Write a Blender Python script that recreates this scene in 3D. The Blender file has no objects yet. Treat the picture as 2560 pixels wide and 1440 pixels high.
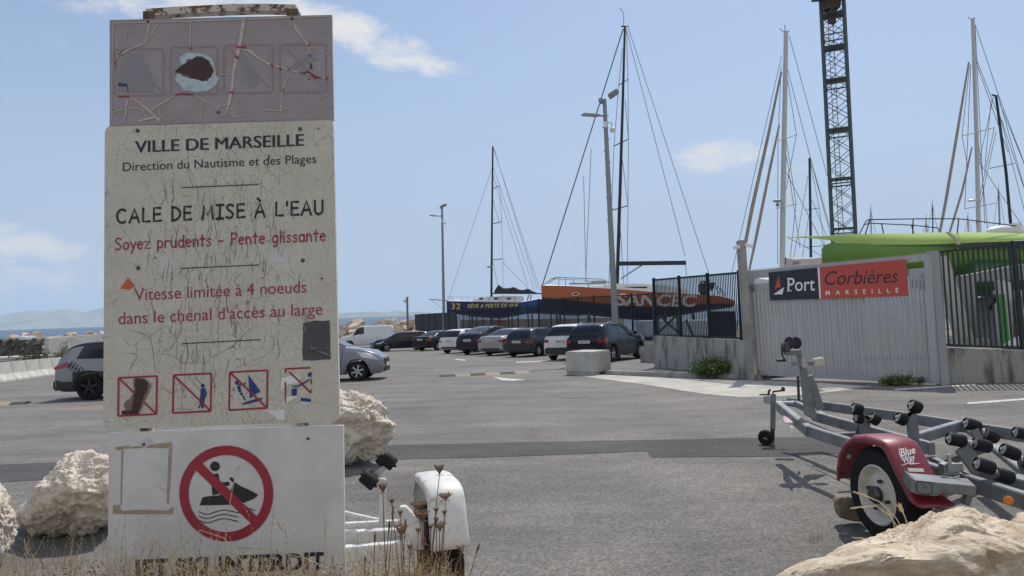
import bpy, bmesh, math, random
from mathutils import Vector, Matrix, noise
random.seed(7)
SC = bpy.context.scene
COL = SC.collection
V = Vector
rad = math.radians
# ------------------------------------------------------------------ camera
FPX, EYE, SLOPE = 1900.0, 1.55, 0.02
cam_d = bpy.data.cameras.new('camera'); cam = bpy.data.objects.new('camera', cam_d); COL.objects.link(cam)
cam_d.sensor_width = 36; cam_d.lens = FPX / 2560 * 36; cam_d.clip_start = 0.05; cam_d.clip_end = 40000
ROT = Matrix.Rotation(rad(91.747), 3, 'X') @ Matrix.Rotation(rad(-2.0), 3, 'Z')
cam.location = (0, 0, EYE); cam.rotation_euler = ROT.to_euler()
SC.camera = cam
# ------------------------------------------------------------------ light
SUN_EL, SUN_AZ = 57.0, 24.0            # azimuth clockwise from +Y (the view direction)
s_d = bpy.data.lights.new('sun', 'SUN'); s_o = bpy.data.objects.new('sun', s_d); COL.objects.link(s_o)
s_d.energy = 3.5; s_d.angle = rad(0.5); s_d.color = (1.0, 0.955, 0.88)
sdir = V((math.sin(rad(SUN_AZ)) * math.cos(rad(SUN_EL)), math.cos(rad(SUN_AZ)) * math.cos(rad(SUN_EL)), math.sin(rad(SUN_EL))))
s_o.rotation_euler = sdir.to_track_quat('Z', 'Y').to_euler(); s_o.location = (20, 20, 60)
SC.view_settings.view_transform = 'Standard'; SC.view_settings.look = 'None'
SC.view_settings.gamma = 1; SC.view_settings.use_curve_mapping = False
SC.view_settings.exposure = 0.12
SC.cycles.use_denoising = True
SC.cycles.max_bounces = 8; SC.cycles.transparent_max_bounces = 24

def ray(px, py):
    return ROT @ V(((px - 1280) / FPX, (720 - py) / FPX, -1))
def g(x, y):
    return -SLOPE * y
def P(px, py, y):                       # the point a given distance out along the view direction
    d = ray(px, py); return V((0, 0, EYE)) + d * (y / d.y)
def G(px, py, h=0.0):                   # the point at height h over the sloping ground
    d = ray(px, py); t = -(EYE - h) / (d.z + SLOPE * d.y)
    return V((0, 0, EYE)) + d * t

# ------------------------------------------------------------------ sky
W = bpy.data.worlds.new('World'); SC.world = W; W.use_nodes = True
nt = W.node_tree; nt.nodes.clear()
def N(t, **k):
    n = nt.nodes.new(t)
    for a, b in k.items(): setattr(n, a, b)
    return n
sky = N('ShaderNodeTexSky', sky_type='NISHITA', sun_disc=False)
sky.sun_elevation = rad(SUN_EL); sky.sun_rotation = rad(SUN_AZ); sky.air_density = 1.0; sky.dust_density = 1.0; sky.ozone_density = 2.2
tc = N('ShaderNodeTexCoord')
def math_n(op, a, b=None, c=None):
    n = N('ShaderNodeMath', operation=op)
    for i, v in enumerate((a, b, c)):
        if v is None: continue
        if isinstance(v, (int, float)): n.inputs[i].default_value = v
        else: nt.links.new(v, n.inputs[i])
    return n.outputs[0]
def dot_n(vec):
    n = N('ShaderNodeVectorMath', operation='DOT_PRODUCT'); nt.links.new(tc.outputs['Generated'], n.inputs[0]); n.inputs[1].default_value = vec
    return n.outputs['Value']
no = N('ShaderNodeTexNoise'); no.inputs['Scale'].default_value = 15; no.inputs['Detail'].default_value = 12; no.inputs['Roughness'].default_value = 0.66; no.inputs['Distortion'].default_value = 0.35
mp = N('ShaderNodeMapping'); mp.inputs['Scale'].default_value = (1, 1, 2.2)
nt.links.new(tc.outputs['Generated'], mp.inputs['Vector']); nt.links.new(mp.outputs[0], no.inputs['Vector'])
tot = None
# clouds: centre px, half width px, half height px, tilt, strength
for px, py, a, b, tilt, k in [(480, 8, 420, 70, 0.05, 1.0), (890, 92, 255, 66, 0.34, 1.0), (1060, 160, 170, 30, 0.2, .6), (1800, 390, 130, 52, -0.05, 1.0), (1740, 375, 90, 20, 0, .5),
                              (60, 600, 150, 42, 0.2, .9), (60, 700, 420, 90, 0, .5), (1440, 440, 150, 26, 0, .35), (1950, 425, 120, 22, 0, .45), (2330, 400, 260, 50, -.2, .22), (1200, 640, 900, 70, 0, .16), (150, 110, 50, 20, 0, .3)]:
    c = ray(px, py).normalized(); r = V((c.y, -c.x, 0)).normalized(); u = r.cross(c).normalized()
    if u.z < 0: u = -u
    ct, st = math.cos(tilt - .035), math.sin(tilt - .035)
    r2 = r * ct - u * st; u2 = r * st + u * ct
    off = -c.dot(r2), -c.dot(u2)
    e1 = math_n('POWER', math_n('ABSOLUTE', math_n('DIVIDE', dot_n(r2), a / FPX)), 2)
    e2 = math_n('POWER', math_n('ABSOLUTE', math_n('DIVIDE', dot_n(u2), b / FPX)), 2)
    front = math_n('GREATER_THAN', dot_n(c), 0)
    m = math_n('MULTIPLY', math_n('MULTIPLY', math_n('MAXIMUM', math_n('SUBTRACT', 1.0, math_n('ADD', e1, e2)), 0), k), front)
    tot = m if tot is None else math_n('ADD', tot, m)
nz = math_n('SUBTRACT', no.outputs['Fac'], 0.5)
cl = math_n('MULTIPLY', math_n('ADD', math_n('MULTIPLY', tot, 1.0), math_n('MULTIPLY', nz, 4.2)), math_n('MINIMUM', math_n('MULTIPLY', tot, 3), 1))
mr = N('ShaderNodeMapRange', interpolation_type='SMOOTHSTEP'); nt.links.new(cl, mr.inputs['Value']); mr.inputs['From Min'].default_value = 0.06; mr.inputs['From Max'].default_value = 1.9; mr.inputs['To Max'].default_value = .95
mx = N('ShaderNodeMix', data_type='RGBA')
nt.links.new(mr.outputs[0], mx.inputs['Factor']); nt.links.new(sky.outputs[0], mx.inputs['A']); mx.inputs['B'].default_value = (6.4, 6.5, 6.9, 1)
# unseen bright broken cloud, added overhead and behind the camera to fill the shade
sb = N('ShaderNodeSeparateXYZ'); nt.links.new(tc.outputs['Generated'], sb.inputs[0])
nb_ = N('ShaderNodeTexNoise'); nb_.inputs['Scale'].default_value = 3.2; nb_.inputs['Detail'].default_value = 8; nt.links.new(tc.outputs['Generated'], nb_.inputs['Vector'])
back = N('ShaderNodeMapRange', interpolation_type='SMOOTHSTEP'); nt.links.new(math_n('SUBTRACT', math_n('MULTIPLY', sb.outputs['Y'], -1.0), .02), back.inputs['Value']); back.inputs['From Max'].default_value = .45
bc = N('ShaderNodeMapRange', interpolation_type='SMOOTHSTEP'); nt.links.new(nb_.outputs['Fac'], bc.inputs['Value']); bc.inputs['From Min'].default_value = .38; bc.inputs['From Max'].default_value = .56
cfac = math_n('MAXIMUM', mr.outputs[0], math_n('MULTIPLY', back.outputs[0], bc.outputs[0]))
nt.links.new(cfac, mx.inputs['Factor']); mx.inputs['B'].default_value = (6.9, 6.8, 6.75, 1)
# milky blue air low over the sea
sz = N('ShaderNodeSeparateXYZ'); nt.links.new(tc.outputs['Generated'], sz.inputs[0])
mh_ = N('ShaderNodeMapRange', interpolation_type='SMOOTHSTEP'); nt.links.new(sz.outputs['Z'], mh_.inputs['Value'])
for i_, v_ in zip(('From Min', 'From Max', 'To Min', 'To Max'), (-.02, .42, .95, .25)): mh_.inputs[i_].default_value = v_
mxh = N('ShaderNodeMix', data_type='RGBA'); nt.links.new(mh_.outputs[0], mxh.inputs['Factor']); nt.links.new(sky.outputs[0], mxh.inputs['A']); mxh.inputs['B'].default_value = (3.75, 4.6, 6.15, 1)
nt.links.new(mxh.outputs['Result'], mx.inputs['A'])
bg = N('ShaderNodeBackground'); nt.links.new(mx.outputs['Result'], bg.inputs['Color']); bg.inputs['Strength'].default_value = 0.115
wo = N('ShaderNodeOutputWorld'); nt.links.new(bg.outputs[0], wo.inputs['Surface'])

# ------------------------------------------------------------------ materials
MATS = {}
def mat(name, col, rough=.6, metal=0.0, var=0.0, vscale=6.0, col2=None, bump=0.0, bscale=40.0, spec=.5, coat=0.0, stretch=(1, 1, 1), detail=6, emit=None, sharp=None, trans=0.0):
    if name in MATS: return MATS[name]
    m = bpy.data.materials.new(name); m.use_nodes = True; t = m.node_tree; b = t.nodes['Principled BSDF']
    b.inputs['Roughness'].default_value = rough; b.inputs['Metallic'].default_value = metal
    b.inputs['Specular IOR Level'].default_value = spec; b.inputs['Coat Weight'].default_value = coat; b.inputs['Coat Roughness'].default_value = .05
    c = (*col, 1); b.inputs['Base Color'].default_value = c
    if var or bump:
        tcn = t.nodes.new('ShaderNodeTexCoord'); mpn = t.nodes.new('ShaderNodeMapping'); mpn.inputs['Scale'].default_value = stretch
        t.links.new(tcn.outputs['Object'], mpn.inputs['Vector'])
    if var:
        n = t.nodes.new('ShaderNodeTexNoise'); n.inputs['Scale'].default_value = vscale; n.inputs['Detail'].default_value = detail; n.inputs['Roughness'].default_value = .62
        t.links.new(mpn.outputs[0], n.inputs['Vector'])
        r = t.nodes.new('ShaderNodeValToRGB')
        lo, hi = sharp or (.5 - .5 * var * .9, .5 + .5 * var * .9)
        if not sharp: lo, hi = .32, .68
        c2 = col2 or tuple(max(0, x * (1 - .55 * var)) for x in col)
        c1 = col if col2 else tuple(min(1, x * (1 + .35 * var)) for x in col)
        r.color_ramp.elements[0].position = lo; r.color_ramp.elements[1].position = hi
        r.color_ramp.elements[0].color = (*c2, 1); r.color_ramp.elements[1].color = (*c1, 1)
        t.links.new(n.outputs['Fac'], r.inputs[0]); t.links.new(r.outputs[0], b.inputs['Base Color'])
    if bump:
        n = t.nodes.new('ShaderNodeTexNoise'); n.inputs['Scale'].default_value = bscale; n.inputs['Detail'].default_value = 8; n.inputs['Roughness'].default_value = .65
        t.links.new(mpn.outputs[0], n.inputs['Vector'])
        bn = t.nodes.new('ShaderNodeBump'); bn.inputs['Strength'].default_value = bump; bn.inputs['Distance'].default_value = .02
        t.links.new(n.outputs['Fac'], bn.inputs['Height']); t.links.new(bn.outputs[0], b.inputs['Normal'])
    MATS[name] = m
    return m
def nodes(m):
    return m.node_tree, m.node_tree.nodes['Principled BSDF']

# ------------------------------------------------------------------ mesh builder
INV = {}
def smooth(me, ang=None):
    for p in me.polygons: p.use_smooth = True
    if ang is not None:
        try: me.set_sharp_from_angle(angle=rad(ang))
        except Exception: pass
class MB:
    def __init__(s): s.v = []; s.f = []; s.mi = []; s.k = 0
    def add(s, vs, fs):
        o = len(s.v); s.v += [tuple(x) for x in vs]; s.f += [tuple(i + o for i in f) for f in fs]; s.mi += [s.k] * len(fs); return s
    def box(s, c, sz, m=None, taper=1.0):
        x, y, z = [a / 2 for a in sz]; m = m or Matrix.Identity(3); c = V(c)
        vs = [c + m @ V((sx * x * (taper if sz_ > 0 else 1), sy * y * (taper if sz_ > 0 else 1), sz_ * z)) for sz_ in (-1, 1) for sx, sy in ((-1, -1), (1, -1), (1, 1), (-1, 1))]
        return s.add(vs, [(3, 2, 1, 0), (4, 5, 6, 7), (0, 1, 5, 4), (1, 2, 6, 5), (2, 3, 7, 6), (3, 0, 4, 7)])
    def bar(s, a, b, w, h, up=(0, 0, 1)):          # a square section from a to b
        a, b = V(a), V(b); d = (b - a).normalized(); x = d.cross(V(up))
        if x.length < 1e-4: x = d.cross(V((0, 1, 0)))
        x.normalize(); z = x.cross(d).normalized()
        vs = [p + x * (sx * w / 2) + z * (sz * h / 2) for p in (a, b) for sx, sz in ((-1, -1), (1, -1), (1, 1), (-1, 1))]
        return s.add(vs, [(0, 1, 2, 3), (7, 6, 5, 4), (4, 5, 1, 0), (5, 6, 2, 1), (6, 7, 3, 2), (7, 4, 0, 3)])
    def tube(s, pts, r, n=8, caps=True, flat=1.0):
        pts = [V(p) for p in pts]; rs = r if isinstance(r, (list, tuple)) else [r] * len(pts)
        vs = []; fs = []; px = None
        for i, p in enumerate(pts):
            d = (pts[min(i + 1, len(pts) - 1)] - pts[max(i - 1, 0)]).normalized()
            if px is None:
                px = d.cross(V((0, 0, 1)))
                if px.length < 1e-3: px = d.cross(V((1, 0, 0)))
            px = (px - d * px.dot(d)).normalized(); py = d.cross(px)
            for k in range(n):
                a = 2 * math.pi * k / n; vs.append(p + (px * math.cos(a) + py * math.sin(a) * flat) * rs[i])
        for i in range(len(pts) - 1):
            for k in range(n):
                fs.append((i * n + k, i * n + (k + 1) % n, (i + 1) * n + (k + 1) % n, (i + 1) * n + k))
        if caps:
            fs.append(tuple(range(n - 1, -1, -1))); fs.append(tuple(range((len(pts) - 1) * n, len(pts) * n)))
        return s.add(vs, fs)
    def lathe(s, prof, o, axis, n=24, caps=True):             # prof: (r, t) along the axis
        o = V(o); ax = V(axis).normalized(); x = ax.orthogonal().normalized(); y = ax.cross(x); vs = []; fs = []
        for r, t in prof:
            for k in range(n):
                a = 2 * math.pi * k / n; vs.append(o + ax * t + (x * math.cos(a) + y * math.sin(a)) * r)
        for i in range(len(prof) - 1):
            for k in range(n):
                fs.append((i * n + k, i * n + (k + 1) % n, (i + 1) * n + (k + 1) % n, (i + 1) * n + k))
        if caps and prof[0][0] > 1e-5: fs.append(tuple(range(n - 1, -1, -1)))
        if caps and prof[-1][0] > 1e-5: fs.append(tuple(range((len(prof) - 1) * n, len(prof) * n)))
        return s.add(vs, fs)
    def prism(s, poly, off):                       # closed outline (3D points) thickened by the vector off
        n = len(poly); off = V(off); a = [V(p) for p in poly]; b = [p + off for p in a]
        return s.add(a + b, [tuple(range(n)), tuple(range(2 * n - 1, n - 1, -1))] + [(i, i + n, (i + 1) % n + n, (i + 1) % n) for i in range(n)])
    def grid(s, rows):
        n = len(rows[0]); vs = [p for r in rows for p in r]
        return s.add(vs, [(i * n + j, i * n + j + 1, (i + 1) * n + j + 1, (i + 1) * n + j) for i in range(len(rows) - 1) for j in range(n - 1)])
    def ball(s, c, r, n=10, sc=(1, 1, 1)):
        c = V(c); pr = []
        vs = []; fs = []
        for i in range(n + 1):
            th = math.pi * i / n
            for k in range(n * 2):
                a = math.pi * k / n; vs.append(c + V((math.sin(th) * math.cos(a) * r * sc[0], math.sin(th) * math.sin(a) * r * sc[1], math.cos(th) * r * sc[2])))
        m = n * 2
        for i in range(n):
            for k in range(m): fs.append((i * m + k, (i + 1) * m + k, (i + 1) * m + (k + 1) % m, i * m + (k + 1) % m))
        return s.add(vs, fs)
    def build(s, name, material, parent=None, local=False, sm=None, bevel=0, recalc=True, weld=False):
        me = bpy.data.meshes.new(name); vs = s.v
        root = parent
        while root is not None and root.parent is not None: root = root.parent
        if root is not None and not local:
            inv = INV[root.name]; vs = [inv @ V(p) for p in vs]
        me.from_pydata([tuple(p) for p in vs], [], s.f)
        ms = material if isinstance(material, (list, tuple)) else [material]
        for m in ms: me.materials.append(m)
        if len(ms) > 1: me.polygons.foreach_set('material_index', s.mi)
        if recalc or bevel or weld:
            bm = bmesh.new(); bm.from_mesh(me)
            if weld: bmesh.ops.remove_doubles(bm, verts=bm.verts, dist=1e-5)
            if recalc: bmesh.ops.recalc_face_normals(bm, faces=bm.faces)
            if bevel:
                es = [e for e in bm.edges if len(e.link_faces) == 2 and e.calc_face_angle(0) > .5]
                bmesh.ops.bevel(bm, geom=es, offset=bevel, segments=2, affect='EDGES', clamp_overlap=True)
            bm.to_mesh(me); bm.free()
        if sm is not None: smooth(me, sm)
        me.update()
        o = bpy.data.objects.new(name, me); COL.objects.link(o)
        if parent is not None: o.parent = parent
        return o
def tag(o, label=None, cat=None, group=None, kind=None):
    if label: o['label'] = label
    if cat: o['category'] = cat
    if group: o['group'] = group
    if kind: o['kind'] = kind
    return o
def thing(name, loc, label, cat, group=None, mrot=None):
    o = bpy.data.objects.new(name, None); COL.objects.link(o); o.empty_display_size = .2
    M = Matrix.Translation(V(loc)) @ (mrot.to_4x4() if mrot is not None else Matrix.Identity(4))
    o.location = loc
    if mrot is not None: o.rotation_euler = mrot.to_euler()
    INV[o.name] = M.inverted()
    return tag(o, label, cat, group)
def solo(mb, name, m, label, cat, group=None, **k):  # a thing that is one mesh
    return tag(mb.build(name, m, **k), label, cat, group)
def struct(mb, name, m, **k):
    return tag(mb.build(name, m, **k), kind='structure')
def copy_tree(o, parent=None):
    c = o.copy(); COL.objects.link(c)
    if parent is not None: c.parent = parent
    for ch in [x for x in o.children]: copy_tree(ch, c)
    return c
_DG = None
def text_mesh(txt, bold=0.0, shear=0.0, space=1.0):
    c = bpy.data.curves.new('t', 'FONT'); c.body = txt; c.offset = bold; c.shear = shear; c.space_character = space; c.resolution_u = 4; c.fill_mode = 'FRONT' if hasattr(c, 'fill_mode') else None
    o = bpy.data.objects.new('t', c); COL.objects.link(o)
    dg = bpy.context.evaluated_depsgraph_get(); me = bpy.data.meshes.new_from_object(o.evaluated_get(dg))
    vs = [(v.co.x, v.co.y) for v in me.vertices]; fs = [tuple(p.vertices) for p in me.polygons]
    bpy.data.objects.remove(o); bpy.data.curves.remove(c); bpy.data.meshes.remove(me)
    return vs, fs
# ================================================================== ground, sea, hills
def asphalt(name, c1, c2, fine=.16, patch=1.0):
    m = mat(name, c1, rough=.88, bump=.5, bscale=190); t, b = nodes(m)
    tcn = t.nodes.new('ShaderNodeTexCoord')
    def nz(sc, det, r=.6, st=(1, 1, 1)):
        mpn = t.nodes.new('ShaderNodeMapping'); mpn.inputs['Scale'].default_value = st; t.links.new(tcn.outputs['Object'], mpn.inputs['Vector'])
        n = t.nodes.new('ShaderNodeTexNoise'); n.inputs['Scale'].default_value = sc; n.inputs['Detail'].default_value = det; n.inputs['Roughness'].default_value = r; t.links.new(mpn.outputs[0], n.inputs['Vector']); return n.outputs['Fac']
    def mr(x, a, b_, c, d):
        n = t.nodes.new('ShaderNodeMapRange'); t.links.new(x, n.inputs['Value'])
        for i, v in zip(('From Min', 'From Max', 'To Min', 'To Max'), (a, b_, c, d)): n.inputs[i].default_value = v
        return n.outputs[0]
    def mul(x, y):
        n = t.nodes.new('ShaderNodeMath'); n.operation = 'MULTIPLY'; t.links.new(x, n.inputs[0]); t.links.new(y, n.inputs[1]); return n.outputs[0]
    big = mr(nz(.55, 5, .6, (.55, 1.4, 1)), .3, .72, 0, 1)
    mx = t.nodes.new('ShaderNodeMix'); mx.data_type = 'RGBA'; t.links.new(big, mx.inputs['Factor']); mx.inputs['A'].default_value = (*c2, 1); mx.inputs['B'].default_value = (*c1, 1)
    vo = t.nodes.new('ShaderNodeTexVoronoi'); vo.inputs['Scale'].default_value = 62; t.links.new(tcn.outputs['Object'], vo.inputs['Vector'])
    sp = mr(vo.outputs['Color'], 0, 1, 1 - fine * 2.6, 1 + fine * 2.6)
    fn = mr(nz(24, 6, .7), .25, .75, 1 - fine, 1 + fine)
    mid = mr(nz(1.1, 9, .74, (.6, 1.3, 1)), .32, .68, .68, 1.24)
    f = mul(mul(sp, fn), mid)
    v = t.nodes.new('ShaderNodeVectorMath'); v.operation = 'SCALE'; t.links.new(mx.outputs['Result'], v.inputs[0]); t.links.new(f, v.inputs['Scale'])
    # sparse pale chips and crumbs
    vo2 = t.nodes.new('ShaderNodeTexVoronoi'); vo2.inputs['Scale'].default_value = 9; t.links.new(tcn.outputs['Object'], vo2.inputs['Vector'])
    dots = mr(vo2.outputs['Distance'], .05, .10, 1, 0); rnd = mr(vo2.outputs['Color'], .72, .75, 0, .9)
    mx2 = t.nodes.new('ShaderNodeMix'); mx2.data_type = 'RGBA'; t.links.new(mul(dots, rnd), mx2.inputs['Factor']); t.links.new(v.outputs[0], mx2.inputs['A']); mx2.inputs['B'].default_value = (.34, .33, .31, 1)
    t.links.new(mx2.outputs['Result'], b.inputs['Base Color'])
    return m
M_asph = asphalt('asphalt', (.205, .19, .172), (.122, .114, .104), .19)
M_asph2 = asphalt('asphalt_patch', (.082, .078, .075), (.046, .045, .044), .16)
M_asph3 = asphalt('asphalt_walk', (.165, .158, .15), (.13, .125, .12), .12)
M_conc_pale = mat('concrete_apron', (.44, .42, .38), .9, var=.5, vscale=1.3, bump=.25, bscale=60)
M_line = mat('road_paint', (.6, .59, .56), .8, var=.8, vscale=14, col2=(.2, .195, .19), sharp=(.36, .52))
mb = MB(); xs = [-140, -60, -30, -16, -8, -4, 0, 4, 8, 16, 30, 60, 140, 320]; ys = [-60, -20, -6, 0, 3, 6, 9, 14, 20, 30, 45, 65, 85, 100]
mb.grid([[(x, y, g(x, y)) for x in xs] for y in ys]); struct(mb, 'ground', M_asph)
def sheet(pts, name, m, h=.004, world=False, **k):
    pp = [(p if world else G(*p)) for p in pts]; pp = [V((p[0], p[1], g(p[0], p[1]) + h)) for p in pp]
    return struct(MB().add(pp, [tuple(range(len(pp)))]), name, m, **k)
# dark relaid strip across the asphalt
sheet([(-60, 1164), (430, 1146), (1000, 1113), (1410, 1104), (1700, 1099), (2150, 1090), (2300, 1090), (2330, 1128), (2130, 1132), (1990, 1141), (1628, 1144), (1618, 1129), (1240, 1143), (1000, 1149), (430, 1182), (-60, 1210)], 'road_patch', M_asph2)
# pale concrete apron in front of the gate
sheet([(1418, 936), (1530, 938), (1700, 947), (1860, 951), (2000, 955), (2180, 966), (2120, 975), (2060, 982), (1960, 991), (1860, 994), (1760, 985), (1600, 960)], 'concrete_path', M_conc_pale)
sheet([(2050, 958), (2160, 968), (2100, 974), (1985, 962)], 'path_slab', mat('cream_slab', (.62, .57, .46), .9, var=.3), .012)
# painted marks
for k, pts in enumerate([[(1232, 942), (1262, 946), (1315, 950), (1282, 952), (1256, 951)], [(2235, 973), (2440, 960), (2442, 963), (2238, 977)], [(2418, 1007), (2620, 992), (2620, 996), (2420, 1011)], [(1290, 905), (1420, 899), (1420, 901), (1290, 907)],
                         [(1140, 897), (1164, 900), (1163, 902), (1138, 899)]]):
    sheet(pts, 'road_marking', M_line, .005)
# tyre-dark smear patches
for pts in ([(1380, 989), (1460, 987), (1478, 993), (1420, 997)], [(1230, 905), (1300, 903), (1310, 910), (1240, 912)], [(1085, 905), (1105, 904), (1112, 912), (1084, 914)]):
    sheet(pts, 'road_stain', M_asph3, .004)
# sandy verge the camera stands on
mb = MB(); rows = []
for j in range(16):
    y = -3 + j * .45
    rows.append([V((x, y, g(x, y) + max(-.05, .05 * (1 - ((y - 1.0) / 2.9) ** 2) + .03 * noise.noise(V((x * 1.5, y * 1.5, 3)))))) for x in [i * .35 - 4 for i in range(24)]])
mb.grid(rows); M_dirt = mat('dry_soil', (.34, .28, .21), .95, var=.8, vscale=5, bump=.8, bscale=30)
struct(mb, 'ground_verge', M_dirt, sm=60)
# raised pavement beside the wall, with a kerb
kb = [G(1520, 936), G(1560, 938), G(1680, 942), G(1800, 945), G(1905, 948)]
bk = [G(1640, 905), G(1560, 905)]
top = [V((p.x, p.y, g(p.x, p.y) + .12)) for p in kb]; back = [V((9.5, 21, g(9.5, 21) + .12)), V((7.2, 26, g(0, 26) + .12)), V((4.2, 26.5, g(0, 26.5) + .10))]
poly = top + back
struct(MB().add(poly, [tuple(range(len(poly)))]), 'pavement', M_asph3)
M_kerb = mat('kerb_concrete', (.36, .35, .33), .9, var=.5, vscale=4, bump=.2)
mb = MB()
for a, b in zip(kb, kb[1:]):
    d = (b - a); n = max(1, int(d.length / 1.0))
    for i in range(n):
        p = a + d * (i / n); q = a + d * ((i + .985) / n)
        mb.bar(V((p.x, p.y, g(p.x, p.y) + .06)), V((q.x, q.y, g(q.x, q.y) + .06)), .14, .13)
struct(mb, 'kerb', M_kerb)
# sea
SEA = -3.6
m = mat('sea_water', (.012, .045, .095), .32, spec=.3, bump=.6, bscale=.5); t, b = nodes(m)
mb = MB(); R = 3400
vs = [V((0, 0, SEA))] + [V((R * math.cos(a * math.pi / 24), R * math.sin(a * math.pi / 24), SEA)) for a in range(48)]
mb.add(vs, [(0, i + 1, (i + 1) % 48 + 1) for i in range(48)]); struct(mb, 'sea', m)
# far hills
M_hill = mat('hill_rock', (.30, .29, .27), .95, var=.7, vscale=.004, col2=(.12, .14, .1))
def hills(prof, y, depth, seed):
    rows = []
    us = [prof[0][0] + (prof[-1][0] - prof[0][0]) * i / 90 for i in range(91)]
    def h_at(u):
        for (a, ha), (b_, hb) in zip(prof, prof[1:]):
            if a <= u <= b_: return ha + (hb - ha) * (u - a) / (b_ - a)
        return prof[-1][1]
    for k in range(13):
        s = k / 12 * 2 - 1; rows.append([])
        for u in us:
            top = P(u, h_at(u), y); z0 = -45
            yy = y + s * depth; f = max(0, 1 - abs(s)) ** .8
            nn = noise.fractal(V((u * .012 + seed, s * 2.2, seed)), 1, 2, 5) * .10 * (1 if abs(s) < .9 else 0)
            rows[-1].append(V((top.x * yy / y, yy, z0 + (top.z - z0) * max(0, f + nn * (1 - f) * 3 + nn * .25))))
    mb = MB(); mb.grid(rows); struct(mb, 'hills', M_hill, sm=180)
hills([(-500, 800), (-300, 785), (-120, 796), (0, 790), (40, 779), (70, 776), (110, 777), (150, 773), (180, 773), (212, 781), (232, 775), (270, 768), (340, 772), (430, 785), (520, 782), (640, 793), (760, 803)], 9000, 1300, 1.3)
hills([(740, 799), (800, 790), (850, 782), (880, 781), (940, 779), (960, 781), (985, 777), (1003, 776), (1020, 781), (1050, 779), (1085, 782), (1200, 784), (1320, 776), (1440, 784), (1560, 780)], 7200, 700, 6.1)
# air: one even box of haze round everything
mh = bpy.data.materials.new('haze_air'); mh.use_nodes = True; mh.node_tree.nodes.clear()
vo = mh.node_tree.nodes.new('ShaderNodeVolumePrincipled'); vo.inputs['Color'].default_value = (.66, .84, 1, 1); vo.inputs['Density'].default_value = .9e-4; vo.inputs['Anisotropy'].default_value = 0.0
mo = mh.node_tree.nodes.new('ShaderNodeOutputMaterial'); mh.node_tree.links.new(vo.outputs[0], mo.inputs['Volume'])
mb = MB(); mb.box((0, 4000, 250 - 46), (22000, 16000, 500)); tag(mb.build('haze', mh), kind='stuff')
# ================================================================== municipal sign
def plane_map(p0, n):
    n = n.normalized(); E0 = V((0, 0, EYE))
    def S(px, py, off=0.0):
        d = ray(px, py); t = (p0 + n * off - E0).dot(n) / d.dot(n); return E0 + d * t
    return S
sg_n = V((math.sin(rad(1)) * math.cos(rad(2)), -math.cos(rad(1)) * math.cos(rad(2)), math.sin(rad(2))))
S = plane_map(P(555, 700, 3.55), sg_n)
sg_x = V((math.cos(rad(1)), math.sin(rad(1)), 0)); sg_z = sg_x.cross(-sg_n).normalized(); SGM = Matrix((sg_x, -sg_n, sg_z)).transposed()
b0 = S(556, 1680); SIGN = thing('municipal_sign', (b0.x, b0.y, g(b0.x, b0.y)), 'tall three-panel municipal notice board, faded, cracked and peeling, in dry grass', 'sign', mrot=SGM)
def mfill(S, polys, off, mb=None):
    mb = mb or MB()
    for p in polys: mb.add([S(x, y, off) for x, y in p], [tuple(range(len(p)))])
    return mb
def ribbon(mb, S, pts, w, off, taper=False):
    n = len(pts); L = []; Rr = []
    for i, (x, y) in enumerate(pts):
        a = pts[max(0, i - 1)]; b = pts[min(n - 1, i + 1)]; dx, dy = b[0] - a[0], b[1] - a[1]; l = math.hypot(dx, dy) or 1
        ww = (w[i] if isinstance(w, (list, tuple)) else w) / 2
        if taper and i in (0, n - 1): ww *= .25
        L.append(S(x - dy / l * ww, y + dx / l * ww, off)); Rr.append(S(x + dy / l * ww, y - dx / l * ww, off))
    mb.add(L + Rr, [(i, i + 1, n + i + 1, n + i) for i in range(n - 1)]); return mb
def disc_px(c, r, n=20, ry=None):
    return [(c[0] + r * math.cos(2 * math.pi * k / n), c[1] + (ry or r) * math.sin(2 * math.pi * k / n)) for k in range(n)]
_cap = {}
def text_on(S, txt, A, B, cap, off, mb=None, bold=0.0, shear=0.0, space=1.0, lean=0.0, glyphs=None):
    vs, fs = glyphs(txt) if glyphs else text_mesh(txt, bold, shear, space)
    if glyphs: ch = 1.0
    else:
        if 'H' not in _cap: _cap['H'] = max(y for _, y in text_mesh('H')[0])
        ch = _cap['H']
    x0 = min(x for x, _ in vs); x1 = max(x for x, _ in vs); mb = mb or MB()
    def mp(x, y):
        t = (x - x0) / (x1 - x0); px = A[0] + (B[0] - A[0]) * t + lean * y / ch * cap; py = A[1] + (B[1] - A[1]) * t - y / ch * cap
        return S(px, py, off)
    return mb.add([mp(x, y) for x, y in vs], fs)
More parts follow.
